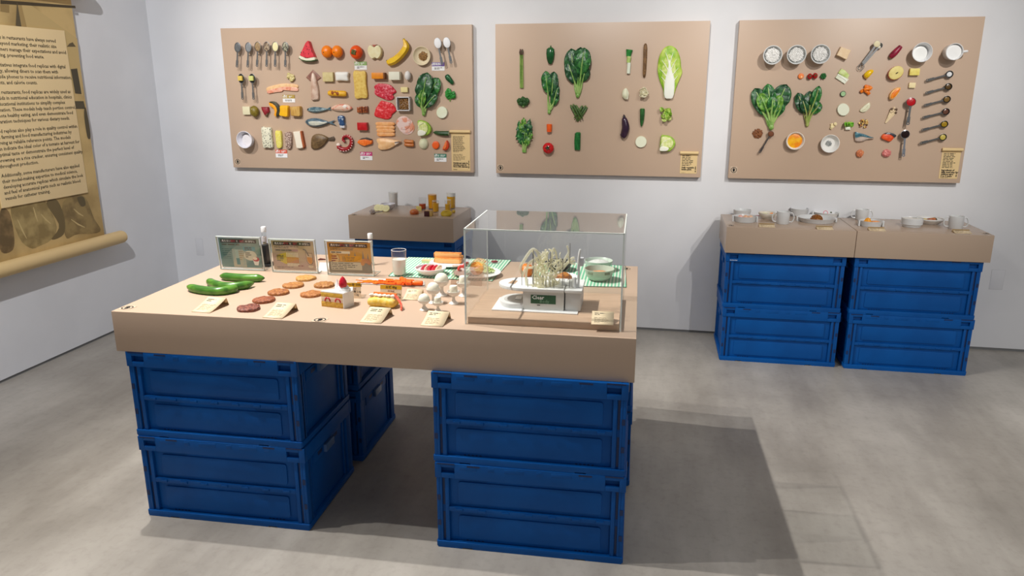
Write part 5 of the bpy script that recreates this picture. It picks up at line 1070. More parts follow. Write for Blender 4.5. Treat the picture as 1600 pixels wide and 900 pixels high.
        pr(fan(circ(1, 20, X(.16), Y(.47), iw * .17, H * .16)), mt((224, 190, 122), .6)); pr(lines(X(.08), X(.24), Y(.36), Y(.58), 3, seed + 3, .5), mt((150, 60, 40), .6), .0005)
        pr(quad(X(.28), X(.78), Y(.38), Y(.56)), mt((226, 164, 34), .6), .0004); pr(lines(X(.32), X(.72), Y(.4), Y(.54), 3, seed + 4, .35), D, .0006)
        pr(quad(X(.05), X(.77), Y(.1), Y(.35)), mt((206, 196, 168), .6), .0004); pr(lines(X(.07), X(.75), Y(.11), Y(.34), 4, seed + 5, .4), D, .0006)
        for q in range(5):
            a = R(170 - q * 36); pr(fan(circ(1, 14, X(.87) + iw * .16 * math.cos(a), Y(.32) + H * .1 * math.sin(a), iw * .09, H * .085)), mt((206 - q * 4, 140 - q * 5, 64), .5), .0006 + q * .0001)
    return t
sign((344.6, 421), (413, 423.4), .122, 'clear stand with a teal printed sheet about an ice cream cup', mt((84, 124, 120), .35, (140, 158, 146), 9), 11, 0)
sign((425.5, 425.2), (497, 427.6), .121, 'clear stand with a pink and yellow sheet about a sweet drink', mt((186, 158, 142), .35, (188, 172, 128), 7), 21, 1)
sign((512, 429.7), (585, 432.2), .124, 'clear stand with an orange and grey sheet about a croissant', mt((204, 148, 52), .35, (208, 156, 58), 8), 31, 2)
# test tubes behind the signs
def tubeitem(px, base, top, label, fill):
    P = on_z(px, base, TZ); t = thing('sample_tube', label, 'tube', Matrix.Translation(P))
    h = (base - top) * mpp(P) * 1.04; r_ = .0078
    make('tube', mv(lathe([(.0002, 0), (r_ * .7, .001), (r_, .006), (r_, h - .016), (r_ * .88, h - .016), (r_ * .88, .007), (.0002, .004)], 18), z=.004), GLS, t)
    make('filling', mv(lathe([(.0002, 0), (r_ * .8, .003), (r_ * .8, h * .55), (.0002, h * .55)], 14), z=.008), mt(fill, .5), t)
    make('cap', mv(lathe([(r_ * 1.15, 0), (r_ * 1.18, .017), (r_, .019), (.0002, .019)], 18), z=h - .018), mt((236, 234, 234), .35), t)
    make('paper_label', mv(lathe([(r_ * 1.03, 0), (r_ * 1.03, .018)], 18), z=h * .62), mt((214, 206, 206), .6), t)
    make('base_block', cbox(0, 0, 0, .024, .022, .006), ACR, t, smooth=False)
tubeitem(416.5, 414, 356, 'clear sample tube with white cap between the teal and pink signs', (222, 204, 176))
tubeitem(580.5, 414, 366, 'clear sample tube with white cap behind the croissant sign', (236, 228, 220))
t = thing('black_stand', 'black wedge stand for a tube behind the teal sign', 'stand', at(413, 415.5, 0))
make('block', box(-.006, .017, -.012, .03, 0, .078), BLACK, t, bev=.003); make('foot', box(-.01, .03, -.018, .04, 0, .009), BLACK, t, bev=.002)
one('small_card', 'small white folded card between the pink and orange signs', 'card', at(505, 424, 0), xf(box(-.018, .018, 0, .0012, 0, .032), Matrix.Rotation(-.5, 4, 'X')), MATTE)
one('paper_flag', 'small dark red paper pointing past the pink sign', 'paper', at(501, 406, 0), merge(prism([(-.006, -.01), (.02, 0), (-.006, .012)], 0, .004)), mt((84, 26, 20), .6))
# ---- cake
c = (529, 482)
t = thing('strawberry_cake', 'white cream cake wedge topped with a red strawberry', 'cake', at(*c))
p = [tl(502.5, 478.5, c), tl(536.5, 482.5, c), tl(552.8, 476.5, c), tl(540, 466, c)]
p[3] = (p[2][0] - .012, p[2][1] + .03)
hk = .045
make('sponge_lower', prism(p, 0, hk * .36), mt((222, 178, 76), .7, (206, 156, 58), 160, .4), t, bev=.001)
make('cream_layer', prism([(x * .985, y) for x, y in p], hk * .36, hk * .68), mt((232, 206, 178), .6), t, bev=.0008)
make('sponge_upper', prism(p, hk * .68, hk * .97), mt((226, 186, 78), .7, (212, 166, 60), 160, .4), t, bev=.001)
make('icing_top', mv(pillow([(x * 1.01, y * 1.01) for x, y in p], .005, .1, 20, .05, 0, 0, True), z=hk * .95), mt((240, 240, 236), .45), t)
d = Vector((p[2][0] - p[1][0], p[2][1] - p[1][1])); nrm = Vector((d.y, -d.x)).normalized() * .0018
make('icing_side', prism([p[1], (p[1][0] + nrm.x, p[1][1] + nrm.y), (p[2][0] + nrm.x, p[2][1] + nrm.y), p[2]], 0, hk * 1.02), mt((240, 238, 234), .5), t)
u = Vector((p[1][0] - p[0][0], p[1][1] - p[0][1])); fn = Vector((u.y, -u.x)).normalized()
for f in (.3, .77):
    q = [(p[0][0] + u.x * f + u.normalized().x * .0085 * math.cos(a) + fn.x * .0004, p[0][1] + u.y * f + u.normalized().y * .0085 * math.cos(a) + fn.y * .0004, hk * .4 + .0105 * math.sin(a)) for a in [PI * i / 8 for i in range(9)]]
    make('strawberry_slice', tube(q, .0023, 7), mt((186, 34, 44), .4), t)
cc = (p[0][0] + p[1][0] + p[2][0] + p[3][0]) / 4 - .004, (p[0][1] + p[1][1] + p[2][1] + p[3][1]) / 4
for k in range(3):
    make('cream_swirl', tube([(cc[0] + .008 + (.016 - k * .0045) * math.cos(a), cc[1] + (.014 - k * .004) * math.sin(a), hk + .0055 + k * .005) for a in [2 * PI * i / 16 for i in range(17)]], [.0042 + .0012 * (i % 2) for i in range(17)], 8), mt((244, 244, 242), .4), t)
make('cream_peak', mv(lathe([(.0085, 0), (.007, .01), (.0036, .022), (.0005, .034)], 12), cc[0] - .014, cc[1] + .008, hk), mt((244, 244, 242), .4), t)
s_ = make('strawberry', mv(lathe([(.0004, 0), (.0095, .002), (.0125, .009), (.0105, .02), (.006, .029), (.0006, .0345)], 18), cc[0] + .009, cc[1] - .004, hk + .0105), mt((186, 14, 40), .25, (206, 34, 58), 90, .2), t)
# ---- nutrition cards
def ncard(bl, br, top, label, head, rows_):
    A, B = on_z(*bl, TZ), on_z(*br, TZ); w_ = (B - A).length; a = math.atan2((B - A).y, (B - A).x); h = (bl[1] - top) * mpp(A) * 1.08
    t = thing('nutrition_card', label, 'card', Matrix.Translation((A + B) / 2) @ Matrix.Rotation(a, 4, 'Z')); hw = w_ / 2
    F = Matrix.Rotation(-R(10), 4, 'X') @ Matrix(((1, 0, 0, 0), (0, 0, -1, 0), (0, 1, 0, 0), (0, 0, 0, 1)))
    make('card', xf(box(-hw, hw, 0, h, -.0015, 0), F), mt((222, 202, 174), .5), t, smooth=False)
    b_ = make('yellow_band', xf(box(-hw, hw, h * .74, h, 0, .0004), F), mt((206, 156, 24), .5), t, smooth=False)
    make('acrylic_foot', box(-hw - .002, hw + .01, .0, .04, 0, .002), ACR, t, smooth=False)
    text('heading_text', head, h * .2, INK, t, F @ Matrix.Translation((0, h * .865, .001)), align='CENTER', bold=.0003)
    for k, (l, x) in enumerate(rows_): text('value_text', l, h * (.16 if k else .15), mt((120, 50, 40), .6) if not k else INK, t, F @ Matrix.Translation((hw * x, h * (.62 - k * .19), .001)), align='CENTER', bold=.0002)
ncard((541.5, 466.5), (564, 466.5), 443.5, 'yellow topped nutrition card half hidden behind the cake', 'ケーキ 100g', [('kcal', .1), ('炭水化物 2.6g', .0), ('脂質 1.3g', .0)])
ncard((594, 469), (627.5, 470.5), 446.5, 'yellow topped nutrition card behind the hot dog', 'エビ 40g', [('26 kcal', 0), ('脂質 1.0g 糖質 1.9g', 0), ('蛋白 1.0g 塩分 1.2g', 0)])
# ---- hot dog with prawn
c = (602, 478); zc = TZ
t = thing('hot_dog', 'long yellow bread roll filled with cheese and a red sauce tail', 'hot dog', at(*c))
A, B = tl(577, 477, c), tl(621, 480.5, c); dd = Vector((B[0] - A[0], B[1] - A[1], 0)); px_ = Vector((-dd.y, dd.x, 0)).normalized()
for s in (-1, 1):
    o_ = px_ * .0105 * s; make('bun_half', sausage([(A[0] + o_.x, A[1] + o_.y, .014), (o_.x, o_.y, .0155), (B[0] + o_.x, B[1] + o_.y, .014)], .015, 14, 24, 1, None, .6), mt((226, 186, 62), .55, (236, 204, 110), 100, .5), t)
make('filling', sausage([(A[0] + .004, A[1], .0255), (0, 0, .0285), (B[0] - .002, B[1], .0255)], .0105, 12, 18, .8, None, .5), mt((226, 192, 150), .45, (246, 226, 206), 60, .4), t)
for k in range(6):
    f = .12 + k * .15; make('cheese_lump', mv(ball(.0068, 9, 6, 1.2, .9, .7, .3, k), A[0] + dd.x * f, A[1] + dd.y * f - .005 + .003 * (k % 2), .034), mt((242, 226, 212), .5), t)
make('sauce_stripe', tube(spline([(A[0] + dd.x * f, A[1] + dd.y * f + .003 + .003 * math.sin(f * 19), .0385) for f in (.18, .34, .5, .66, .82, .98)], 18), .0038, 8), mt((234, 122, 50), .3), t)
p1, p2, p3 = tl(624, 482, c), tl(628.5, 484.5, c), tl(627, 486, c)
make('red_sauce_tail', tube(spline([(B[0] - .014, B[1], .035), (B[0], B[1] - .002, .031), (p2[0] - .004, p2[1] + .004, .015), (p3[0], p3[1], .003)], 14), [.0045, .005, .0052, .005, .0046, .0042, .004, .0036, .0034, .0034, .0032, .003, .003, .0025], 9), mt((232, 84, 62), .3, (240, 130, 104), 80), t)
# ---- tray of carrot sticks
A, B, C_ = on_z(556, 443, TZ), on_z(656, 452, TZ), on_z(563, 433, TZ)
c = (607, 446)
t = thing('carrot_tray', 'shallow grey printed strip under a long row of carrot sticks', 'tray', at(*c))
A, B, D_, E_ = tl(553, 444, c), tl(664, 449, c), tl(663, 440.5, c), tl(562, 435.5, c)
make('strip', prism([A, B, D_, E_], 0, .003), mt((190, 184, 176), .5), t, smooth=False)
make('white_label', prism([(E_[0] + .02, E_[1] - .012), (D_[0] - .005, D_[1] - .012), (D_[0] - .005, D_[1] - .003), (E_[0] + .02, E_[1] - .003)], .003, .0034), mt((226, 224, 222), .5), t, smooth=False)
make('printed_lines', mv(lines(E_[0] + .01, E_[0] + .05, E_[1] - .01, E_[1] - .002, 1, 5, .6), z=.0038), INK, t, smooth=False)
rn = random.Random(17); n = 0
for k in range(84):
    f = k / 83; x = 560 + 82 * f; y = 441.6 + 5 * f; thick = .0014 + .0042 * f ** 1.3
    L_ = .016 + .007 * f; a = rn.uniform(-.3, .3); px_, py_ = x + rn.uniform(-2, 2), y + rn.uniform(-1.8, 2)
    z = .0036 + thick + (rn.random() * .011 * f if rn.random() < .5 else 0)
    q = k // 28
    one('carrot_stick', ('thin pale orange carrot stick at the tapered start of the row', 'medium orange carrot stick in the middle of the row', 'thick orange carrot stick heaped at the wide end of the row')[q], 'carrot', at(px_, py_, math.degrees(a), TZ) @ Matrix.Translation((0, 0, z)),
        sausage([(-L_ / 2, 0, 0), (0, rn.uniform(-.001, .001), 0), (L_ / 2, 0, 0)], thick, 7, 9, 1, None, .3), mt((255, 124, 24), .4) if q == 0 else mt((255, 112, 14), .4, (248, 98, 10), 60), ['thin carrot sticks on the grey strip', 'medium carrot sticks on the grey strip', 'thick carrot sticks on the grey strip'][q])
for k, (x, y, z, l) in enumerate(((628, 443, .006, 'single orange carrot chunk standing highest on the row'), (641, 445.5, .004, 'thick orange carrot chunk near the end of the row'), (653, 447.6, .004, 'last flat orange carrot chunk at the end of the row'))):
    g = mv(ball(.0085, 12, 8), z=.0085) if k == 0 else sausage([(-.014 - .004 * (k == 2), 0, .007), (0, 0, .0075), (.014 + .004 * (k == 2), 0, .007)], .0078, 10, 12)
    one('carrot_chunk', l, 'carrot', at(x, y, 5) @ Matrix.Translation((0, 0, z)), g, mt((255, 108, 14), .4, (248, 94, 10), 60))
# ---- egg cups
EW = mt((240, 237, 218), .45, sss=.1); CUP = mt((226, 222, 214), .35)
EC = [(663, 484.5, 464.5, 16.5, 'dome', 'egg cup with a white dome nearest the table edge'), (684.5, 487.5, 468, 15, 'cube', 'egg cup with a small white cube nearest the table edge'),
      (677.5, 473.5, 448, 18.5, 'dome', 'egg cup with a white dome, middle of its row'), (709, 474.5, 451.5, 17, 'cube', 'egg cup with a white cube, middle of its row'),
      (690.5, 461.5, 434.5, 20, 'dome', 'egg cup with the largest white dome, farthest back'), (724.5, 462.5, 437.5, 18.5, 'cube', 'egg cup with the largest white cube, behind the clear case edge')]
for x, yb, yc, wp_, kd, lab in EC:
    P = on_z(x, yb, TZ); m_ = mpp(P); h = (yb - yc - 4.5) * m_ * 1.1; r_ = wp_ * m_ / 2 * 1.08
    t = thing('egg_cup', lab, 'egg cup', Matrix.Translation(P), 'white egg cups')
    make('foot', lathe([(r_ * .8, 0), (r_ * .82, .0018), (r_ * .5, .006), (r_ * .27, .012), (r_ * .24, h * .45)], 22), CUP, t)
    make('stem', mv(lathe([(r_ * .24, 0), (r_ * .27, h * .12), (r_ * .3, h * .2)], 16), z=h * .44), CUP, t)
    make('cup', mv(lathe([(r_ * .3, 0), (r_ * .74, h * .08), (r_ * 1.02, h * .22), (r_ * 1.1, h * .4), (r_ * 1.02, h * .4), (r_ * .95, h * .3), (.0002, h * .22)], 24), z=h * .6), CUP, t)
    z = h * .93; dlab = lab.replace('egg cup with', 'firm egg white model,').replace('a white', 'white').replace('a small white', 'small white').replace('the largest white', 'largest white')
    M_ = Matrix.Translation(P + Vector((0, 0, z)))
    if kd == 'dome': one('egg_white', dlab, 'egg white', M_, lathe([(r_ * .94, 0), (r_ * 1.0, r_ * .12), (r_ * .98, r_ * .36), (r_ * .86, r_ * .72), (r_ * .64, r_ * 1.0), (r_ * .34, r_ * 1.16), (.0002, r_ * 1.21)], 24), EW, 'firm egg whites')
    else: one('egg_white', dlab, 'egg white', M_, lathe([(r_ * .62, 0), (r_ * .68, r_ * .1), (r_ * .66, r_ * 1.0), (r_ * .58, r_ * 1.12), (.0002, r_ * 1.14)], 22), EW, 'firm egg whites')
# ---- striped mats
def stripemat():
    m = bpy.data.materials.new('green_stripes'); m.use_nodes = True; nt = m.node_tree; b = nt.nodes['Principled BSDF']; b.inputs['Roughness'].default_value = .75
    tc = nt.nodes.new('ShaderNodeTexCoord'); wv = nt.nodes.new('ShaderNodeTexWave'); wv.inputs['Scale'].default_value = 28; wv.bands_direction = 'X'
    cr = nt.nodes.new('ShaderNodeValToRGB'); e = cr.color_ramp.elements; cr.color_ramp.interpolation = 'LINEAR'; e[0].position = .46; e[1].position = .56; e[0].color = S((108, 190, 150)); e[1].color = S((222, 232, 214))
    nt.links.new(tc.outputs['Object'], wv.inputs['Vector']); nt.links.new(wv.outputs['Fac'], cr.inputs[0]); nt.links.new(cr.outputs[0], b.inputs['Base Color']); return m
STR = stripemat()
def mat_(pts, label):
    c = cen(pts); o = one('striped_mat', label, 'place mat', at(*c) @ Matrix.Translation((0, 0, .0005)), pillow([tl(*q, c) for q in pts], .0014, 0, 8, .004, 0, 0, True), STR)
    L_ = [tl(*q, c) for q in pts]
    make('hem', tube([(*q, .0012) for q in L_ + [L_[0]]], .0009, 5, cap=False), mt((60, 84, 66), .8), o)
mat_([(607, 432), (638, 402.5), (799, 407), (769, 440)], 'green striped place mat under toast, milk and salad')
mat_([(828, 446), (842, 408), (977, 416), (978.5, 449.5)], 'green striped place mat mostly inside the clear case view, under two bowls')
def tdish(name, label, cat, px, py, rpx, h, mat, foot=.6, z=TZ + .0016, wall=.07, prof=None, n=36, flare=.0, ty=TY):
    P = on_z(px, py, z); r_ = rpx * mpp(P); tk = max(.0018, r_ * wall)
    pr = [(r_ * foot, 0), (r_ * foot + .001, .0015), (r_ * (foot + (1 - foot) * .62), h * .4), (r_ * (1 - flare), h * .84), (r_, h), (r_ - tk * .4, h + .0008), (r_ - tk, h), (r_ * (1 - flare) - tk, h * .82), (r_ * (foot + (1 - foot) * .55) - tk * .7, h * .44), (r_ * foot * .94, .0035), (.0002, .0035)]
    if prof: pr = [(a * r_, b * h) for a, b in prof]
    t = thing(name, label, cat, Matrix.Translation(P) @ Matrix.Rotation(ty, 4, 'Z')); make('shell', lathe(pr, n), mat, t); t['r'] = r_; return t, P, r_
def tglass(px, py, wpx_, hpx, label, liquid, llab, frac, z=TZ + .0016, taper=.9, lname='drink', thick=.06, opaque=False, cap=None):
    P = on_z(px, py, z); m_ = mpp(P); r_ = wpx_ * m_ / 2; h = hpx * m_ * 1.05
    t = thing('drinking_glass', label, 'glass', Matrix.Translation(P)); b = .06
    make('glass_wall', lathe([(r_ * taper, 0), (r_, h), (r_ * (1 - thick * .5), h + .0006), (r_ * (1 - thick), h), (r_ * taper * (1 - thick), h * b), (.0002, h * b)], 30), GLS, t)
    make('rim', mv(ring(r_ * (1 - thick * .5), .0009, 30), z=h), mt((226, 228, 228), .1), t)
    def rad(z_): return r_ * (taper + (1 - taper) * z_ / h) * (1 - thick) - .0004
    z0, z1 = h * b + .0004, h * frac
    one(lname, llab, 'drink', Matrix.Translation(P), lathe([(rad(z0) * .98, z0), (rad(z0), z0 + .001), (rad(z1), z1), (.0002, z1)], 30), liquid)
    return t
tglass(624.5, 430, 23.5, 38.5, 'glass of white milk on the striped mat', mt((238, 238, 226), .3), 'white milk filling most of the glass on the striped mat', .64, lname='milk', taper=.88)
# toast plate
t, P, r_ = tdish('plate', 'white plate carrying thick toast sticks', 'plate', 704, 414, 33, .012, CERAM, .62, prof=[(.6, 0), (.62, .12), (.84, .45), (1, .9), (.995, 1), (.97, 1), (.82, .62), (.6, .3), (.0005, .3)])
TOAST = mt((190, 108, 40), .6, (220, 150, 76), 60, .5); CRUMB = mt((232, 178, 112), .65)
for k, (x, y, z, lx, a, lab) in enumerate(((700, 412.8, .006, .1, 0, 'lower thick golden toast stick at the front of the plate'), (702, 408, .006, .104, -3, 'lower thick golden toast stick at the back of the plate'), (700, 411, .0225, .1, 1, 'upper thick golden toast stick lying on the other two'))):
    M_ = at(x, y, a, TZ) @ Matrix.Translation((0, 0, z))
    t = thing('toast_stick', lab, 'toast', M_, 'toast sticks on the white plate')
    make('crumb', cbox(0, 0, 0, lx - .008, .0285, .0158), CRUMB, t, bev=.002); make('crust', cbox(0, -.0005, .0002, lx, .0265, .0168), TOAST, t, bev=.003)
# fruit bowl
t, P, r_ = tdish('bowl', 'shallow white bowl of red apple slices', 'bowl', 673, 429, 24.5, .026, mt((236, 232, 230), .25), .5)
for k, (x, col) in enumerate(((-.026, (206, 60, 80)), (-.014, (226, 190, 170)), (-.001, (200, 28, 50)), (.012, (210, 36, 56)), (.025, (226, 200, 166)))):
    M_ = Matrix.Translation(P + Vector((x, -.002, .012))) @ Matrix.Rotation(R(24), 4, 'Y') @ Matrix.Rotation(-.25, 4, 'Z')
    one('apple_slice', ['dark pink skinned apple slice at the outer bowl edge', 'pale fleshed apple slice beside the dark pink one', 'red apple slice in the middle of the bowl', 'red apple slice next to the egg whites', 'pale apple slice almost hidden by the egg whites'][k], 'apple', M_,
        mv(ball(.02, 16, 10, .34, 1.05, .8), z=.009), mt(col, .35, tuple(min(255, q + 22) for q in col), 30), None)
# salad plate
t, P, r_ = tdish('plate', 'large white salad plate at the end of the first striped mat', 'plate', 746, 430, 37, .012, CERAM, .62, prof=[(.6, 0), (.62, .12), (.84, .45), (1, .9), (.995, 1), (.97, 1), (.82, .62), (.6, .3), (.0005, .3)])
def shred(name, lab, px, py, z, n, sp, col, seed, ln=.02):
    rn = random.Random(seed); gs = []
    for k in range(n):
        a = rn.uniform(0, 6.3); q = math.sqrt(rn.random()); x, y = sp[0] * q * math.cos(a), sp[1] * q * math.sin(a); b = rn.uniform(0, 3.2); zz_ = .002 + sp[2] * (1 - q * q) * rn.random()
        gs.append(tube([(x - ln / 2 * math.cos(b), y - ln / 2 * math.sin(b), zz_), (x, y, zz_ + .003), (x + ln / 2 * math.cos(b), y + ln / 2 * math.sin(b), zz_)], .0013, 5))
    one(name, lab, 'salad', at(px, py) @ Matrix.Translation((0, 0, z)), merge(*gs), col, None, 'stuff')
shred('shredded_cabbage', 'pale green shredded cabbage on the salad plate', 757, 428, .009, 130, (.03, .026, .016), mt((228, 236, 184), .5, (206, 224, 150), 60), 5)
shred('shredded_egg', 'yellow shredded egg on the salad plate', 747, 421, .012, 70, (.02, .018, .018), mt((252, 222, 122), .5), 6)
shred('shredded_carrot', 'orange shredded carrot behind the yellow egg', 750, 417, .016, 50, (.02, .012, .012), mt((252, 178, 92), .5), 7)
for k, (x, y) in enumerate(((723, 424), (729, 419.5), (717, 427))):
    one('tomato_slice', ['red tomato wedge in the middle on the salad plate', 'red tomato wedge behind, beside the clear case edge', 'red tomato wedge at the front of the salad plate'][k], 'tomato', at(x, y, k * 50) @ Matrix.Translation((0, 0, .009)), mv(ball(.009, 14, 9, 1.5, .6, .8), z=.008), mt((228, 54, 50), .3), 'tomato wedges on the salad plate')
one('croquette', 'small mustard brown lump beside the shredded egg', 'food', at(740, 421.5) @ Matrix.Translation((0, 0, .009)), mv(ball(.012, 14, 9, 1, 1, .9, .25, 2, nf=5), z=.01), mt((150, 112, 26), .6, (110, 84, 20), 120, .5))
# card holder and chopstick rest behind
t = thing('folded_card', 'pale green edged folded card behind the milk glass', 'card', at(672, 411, -2))
make('block', box(-.028, .026, -.014, .012, 0, .01), mt((206, 214, 166), .5), t, bev=.001); make('paper_top', box(-.028, .026, -.014, .012, .0102, .0115), CARD, t, smooth=False); make('black_end', box(.0262, .034, -.006, .01, .001, .011), BLACK, t, bev=.001)
t, P, r_ = tdish('sauce_dish', 'clear glass dish with a dark red slice at the mat corner', 'dish', 772, 411.5, 13, .01, GLS, .6)
one('meat_slice', 'dark red slice lying in the clear glass dish', 'food', Matrix.Translation(P + Vector((.002, 0, .004))), pillow(circ(.012, 12, sx=1, sy=.6), .006, .2, 20), mt((136, 48, 58), .45))
t = thing('acrylic_card', 'clear blank card stand behind the egg cups', 'card', at(727, 446, -2))
make('pane', xf(box(-.05, .055, 0, .002, 0, .05), Matrix.Rotation(-.5, 4, 'X')), FROST, t, smooth=False)
make('back_leg', xf(box(-.05, .055, .048, .05, 0, .046), Matrix.Rotation(.35, 4, 'X') @ Matrix.Translation((0, -.002, 0))), FROST, t, smooth=False)

# ================================================================== clear case with the vessel model
CX0, CX1, CY0, CY1, CHH = 1.032, 1.452, .05, .362, .263
cs = thing('display_case', 'large clear acrylic case over the vessel model', 'display case', TM @ Matrix.Translation((0, 0, TZ)))
tk = .003
make('front_pane', box(CX0, CX1, CY0, CY0 + tk, .0005, CHH - tk), CASE, cs, smooth=False); make('back_pane', box(CX0, CX1, CY1 - tk, CY1, .0005, CHH - tk), CASE, cs, smooth=False)
make('side_pane', box(CX0, CX0 + tk, CY0 + tk, CY1 - tk, .0005, CHH - tk), CASE, cs, smooth=False); make('side_pane', box(CX1 - tk, CX1, CY0 + tk, CY1 - tk, .0005, CHH - tk), CASE, cs, smooth=False)
make('top_pane', box(CX0, CX1, CY0, CY1, CHH - tk, CHH), CASE, cs, smooth=False)
e = .0038
for nm, q in (('upright_edge', (CX0 - .0004, CX0 + e, CY0 - .0004, CY0 + e, .0005, CHH)), ('upright_edge', (CX1 - e, CX1 + .0004, CY0 - .0004, CY0 + e, .0005, CHH)),
              ('upright_edge', (CX0 - .0004, CX0 + .002, CY1 - .002, CY1 + .0004, .0005, CHH)), ('upright_edge', (CX1 - .002, CX1 + .0004, CY1 - .002, CY1 + .0004, .0005, CHH)),
              ('top_edge', (CX0, CX1, CY0 - .0004, CY0 + .003, CHH - .003, CHH + .0003)), ('top_edge', (CX0 - .0004, CX0 + .003, CY0, CY1, CHH - .003, CHH + .0003)), ('top_edge', (CX1 - .0025, CX1 + .0004, CY0, CY1, CHH - .0025, CHH + .0003))):
    make(nm, box(*q), EDGE, cs, smooth=False)  # opaque near-white bars paint the glow of light in clear acrylic edges
PZ = TZ + .0196
one('plinth', 'low tan wooden base board inside the clear case', 'plinth', TM @ Matrix.Translation((CX0 + .006, CY0 + .006, TZ + .0004)), box(0, CX1 - CX0 - .012, 0, CY1 - CY0 - .012, 0, .019), mt((206, 174, 146), .42, (198, 166, 138), 14, stretch=(1, 6, 1)), bev=.001)
vm = thing('vessel_model', 'white stepped stand holding a tangle of clear blood vessel models on pins', 'model', TM @ Matrix.Translation((0, 0, PZ)))
def vl(px, py, z=PZ):
    q = TM.inverted() @ on_z(px, py, z); return (q.x, q.y)
WS = mt((228, 228, 226), .4)
q0 = vl(768, 485); q1 = vl(902, 492); q2 = (q1[0], q1[1] + .128); q3 = (q0[0], q0[1] + .128)
make('base_sheet', prism([q0, q1, q2, q3], 0, .003), MATTE, vm, smooth=False)
def boat(x0, x1, y0, y1, n=14):
    my, ry = (y0 + y1) / 2, (y1 - y0) / 2
    return [(x1, y0), (x1, y1)] + [(x0 + .07 * (1 - math.cos(a)) , my + ry * math.sin(a)) for a in [PI / 2 + 0 - PI * 0 + (-PI) * (i / n) for i in range(n + 1)]][0:0] + [(x0 + (x1 - x0) * .42 * (1 - math.sin(PI * i / n)), my + ry * math.cos(PI * i / n)) for i in range(n + 1)]
bx0, by0 = vl(817, 484.5); bx1, _ = vl(880, 489); bx2, _ = vl(906, 491)
by1 = by0 + .115; bh = .055
lo = boat(bx0 - .075, bx0 + .03, by0 + .002, by1)
make('lower_tray', prism(lo, .003, .016), WS, vm, bev=.0015)
make('tray_recess', mv(prism([(x * .78 + (bx0 - .02) * .22, y * .7 + (by0 + by1) / 2 * .3) for x, y in lo], .0161, .0165)), mt((196, 194, 190), .5), vm, smooth=False)
make('tray_button', box(bx0 - .03, bx0 - .012, by0 + .045, by0 + .075, .0165, .019), MATTE, vm, bev=.001)
make('front_box', box(bx0, bx1, by0, by1, .003, bh), mt((216, 214, 208), .45), vm, bev=.0008)
make('side_box', box(bx1 + .004, bx2, by0 + .004, by1, .003, bh), mt((208, 208, 206), .45), vm, bev=.0008)
up = boat(bx0 - .078, bx1, by0 - .004, by1 + .01)
tp = make('upper_tray', prism(up, bh, bh + .009), MATTE, vm, bev=.0012)
make('side_top', box(bx1 + .002, bx2 + .003, by0, by1 + .012, bh, bh + .008), MATTE, vm, bev=.0008)
make('tray_slot', prism([(bx0 - .05, by0 + .045), (bx0 - .03, by0 + .04), (bx0 - .026, by0 + .075), (bx0 - .042, by0 + .08)], bh + .0091, bh + .0095), mt((196, 160, 128), .5), vm, smooth=False)
gl = make('green_label', box(bx0 + .022, bx1 - .022, by0 - .0008, by0, .021, .046), mt((22, 84, 46), .45), vm, smooth=False)
FR = Matrix(((1, 0, 0, 0), (0, 0, -1, by0 - .001), (0, 1, 0, 0), (0, 0, 0, 1)))
text('label_text', 'Clear', .0155, MATTE, gl, FR @ Matrix.Translation((bx0 + .025, .0385, 0)), bold=.0003)
text('label_text', 'Body', .013, mt((130, 168, 138), .5), gl, FR @ Matrix.Translation((bx0 + .047, .028, 0)))
make('caption', xf(lines(bx0 + .04, bx0 + .06, .0145, .0185, 1, 3, .6), FR), INK, vm, smooth=False)
rn = random.Random(5); zt_ = bh + .009
pins = [(bx0 - .008, .03, .06), (bx0 + .012, .012, .024), (bx0 + .026, .02, .105), (bx0 + .05, .03, .03), (bx0 + .062, .015, .024), (bx0 + .074, .02, .1), (bx0 + .085, .01, .02), (bx1 - .006, .02, .08), (bx1 + .012, .03, .125), (bx0 + .035, .06, .07), (bx0 + .02, .05, .09)]
for x, y, l in pins: make('pin', tube([(x, by0 + y, zt_ - .001), (x, by0 + y, zt_ + l)], .0008, 6), mt((118, 114, 114), .35, metal=.5), vm)
VES = bpy.data.materials.new('clear_vessel'); VES.use_nodes = True; nt = VES.node_tree; nt.nodes.clear()
vo = nt.nodes.new('ShaderNodeOutputMaterial'); m1 = nt.nodes.new('ShaderNodeMixShader'); m2 = nt.nodes.new('ShaderNodeMixShader'); m3 = nt.nodes.new('ShaderNodeMixShader')
tr, df, tl_, gs_ = (nt.nodes.new('ShaderNodeBsdf' + q) for q in ('Transparent', 'Diffuse', 'Translucent', 'Glossy'))
tr.inputs[0].default_value = S((252, 250, 236)); df.inputs[0].default_value = S((250, 248, 236)); tl_.inputs[0].default_value = S((250, 248, 234)); gs_.inputs['Roughness'].default_value = .15
m1.inputs[0].default_value = .55; m2.inputs[0].default_value = .08; m3.inputs[0].default_value = .56
for a_, b_ in ((df.outputs[0], m1.inputs[1]), (tl_.outputs[0], m1.inputs[2]), (m1.outputs[0], m2.inputs[1]), (gs_.outputs[0], m2.inputs[2]), (tr.outputs[0], m3.inputs[1]), (m2.outputs[0], m3.inputs[2]), (m3.outputs[0], vo.inputs[0])): nt.links.new(a_, b_)
def vessel(pts, r_, n=22):
    make('vessel', tube(spline([(bx0 + x, by0 + y, zt_ + z) for x, y, z in pts], n), r_ if not isinstance(r_, tuple) else [r_[0] + (r_[1] - r_[0]) * q / (n - 1) for q in range(n)], 8), VES, vm)
vessel([(-.005, .03, .03), (-.012, .03, .05), (.0, .03, .075), (.02, .03, .103), (.034, .028, .1), (.042, .03, .08), (.05, .03, .06)], .004)
vessel([(.006, .03, .0), (.004, .03, .03), (.01, .03, .06), (.026, .028, .075), (.044, .03, .085), (.056, .03, .098)], .0036)
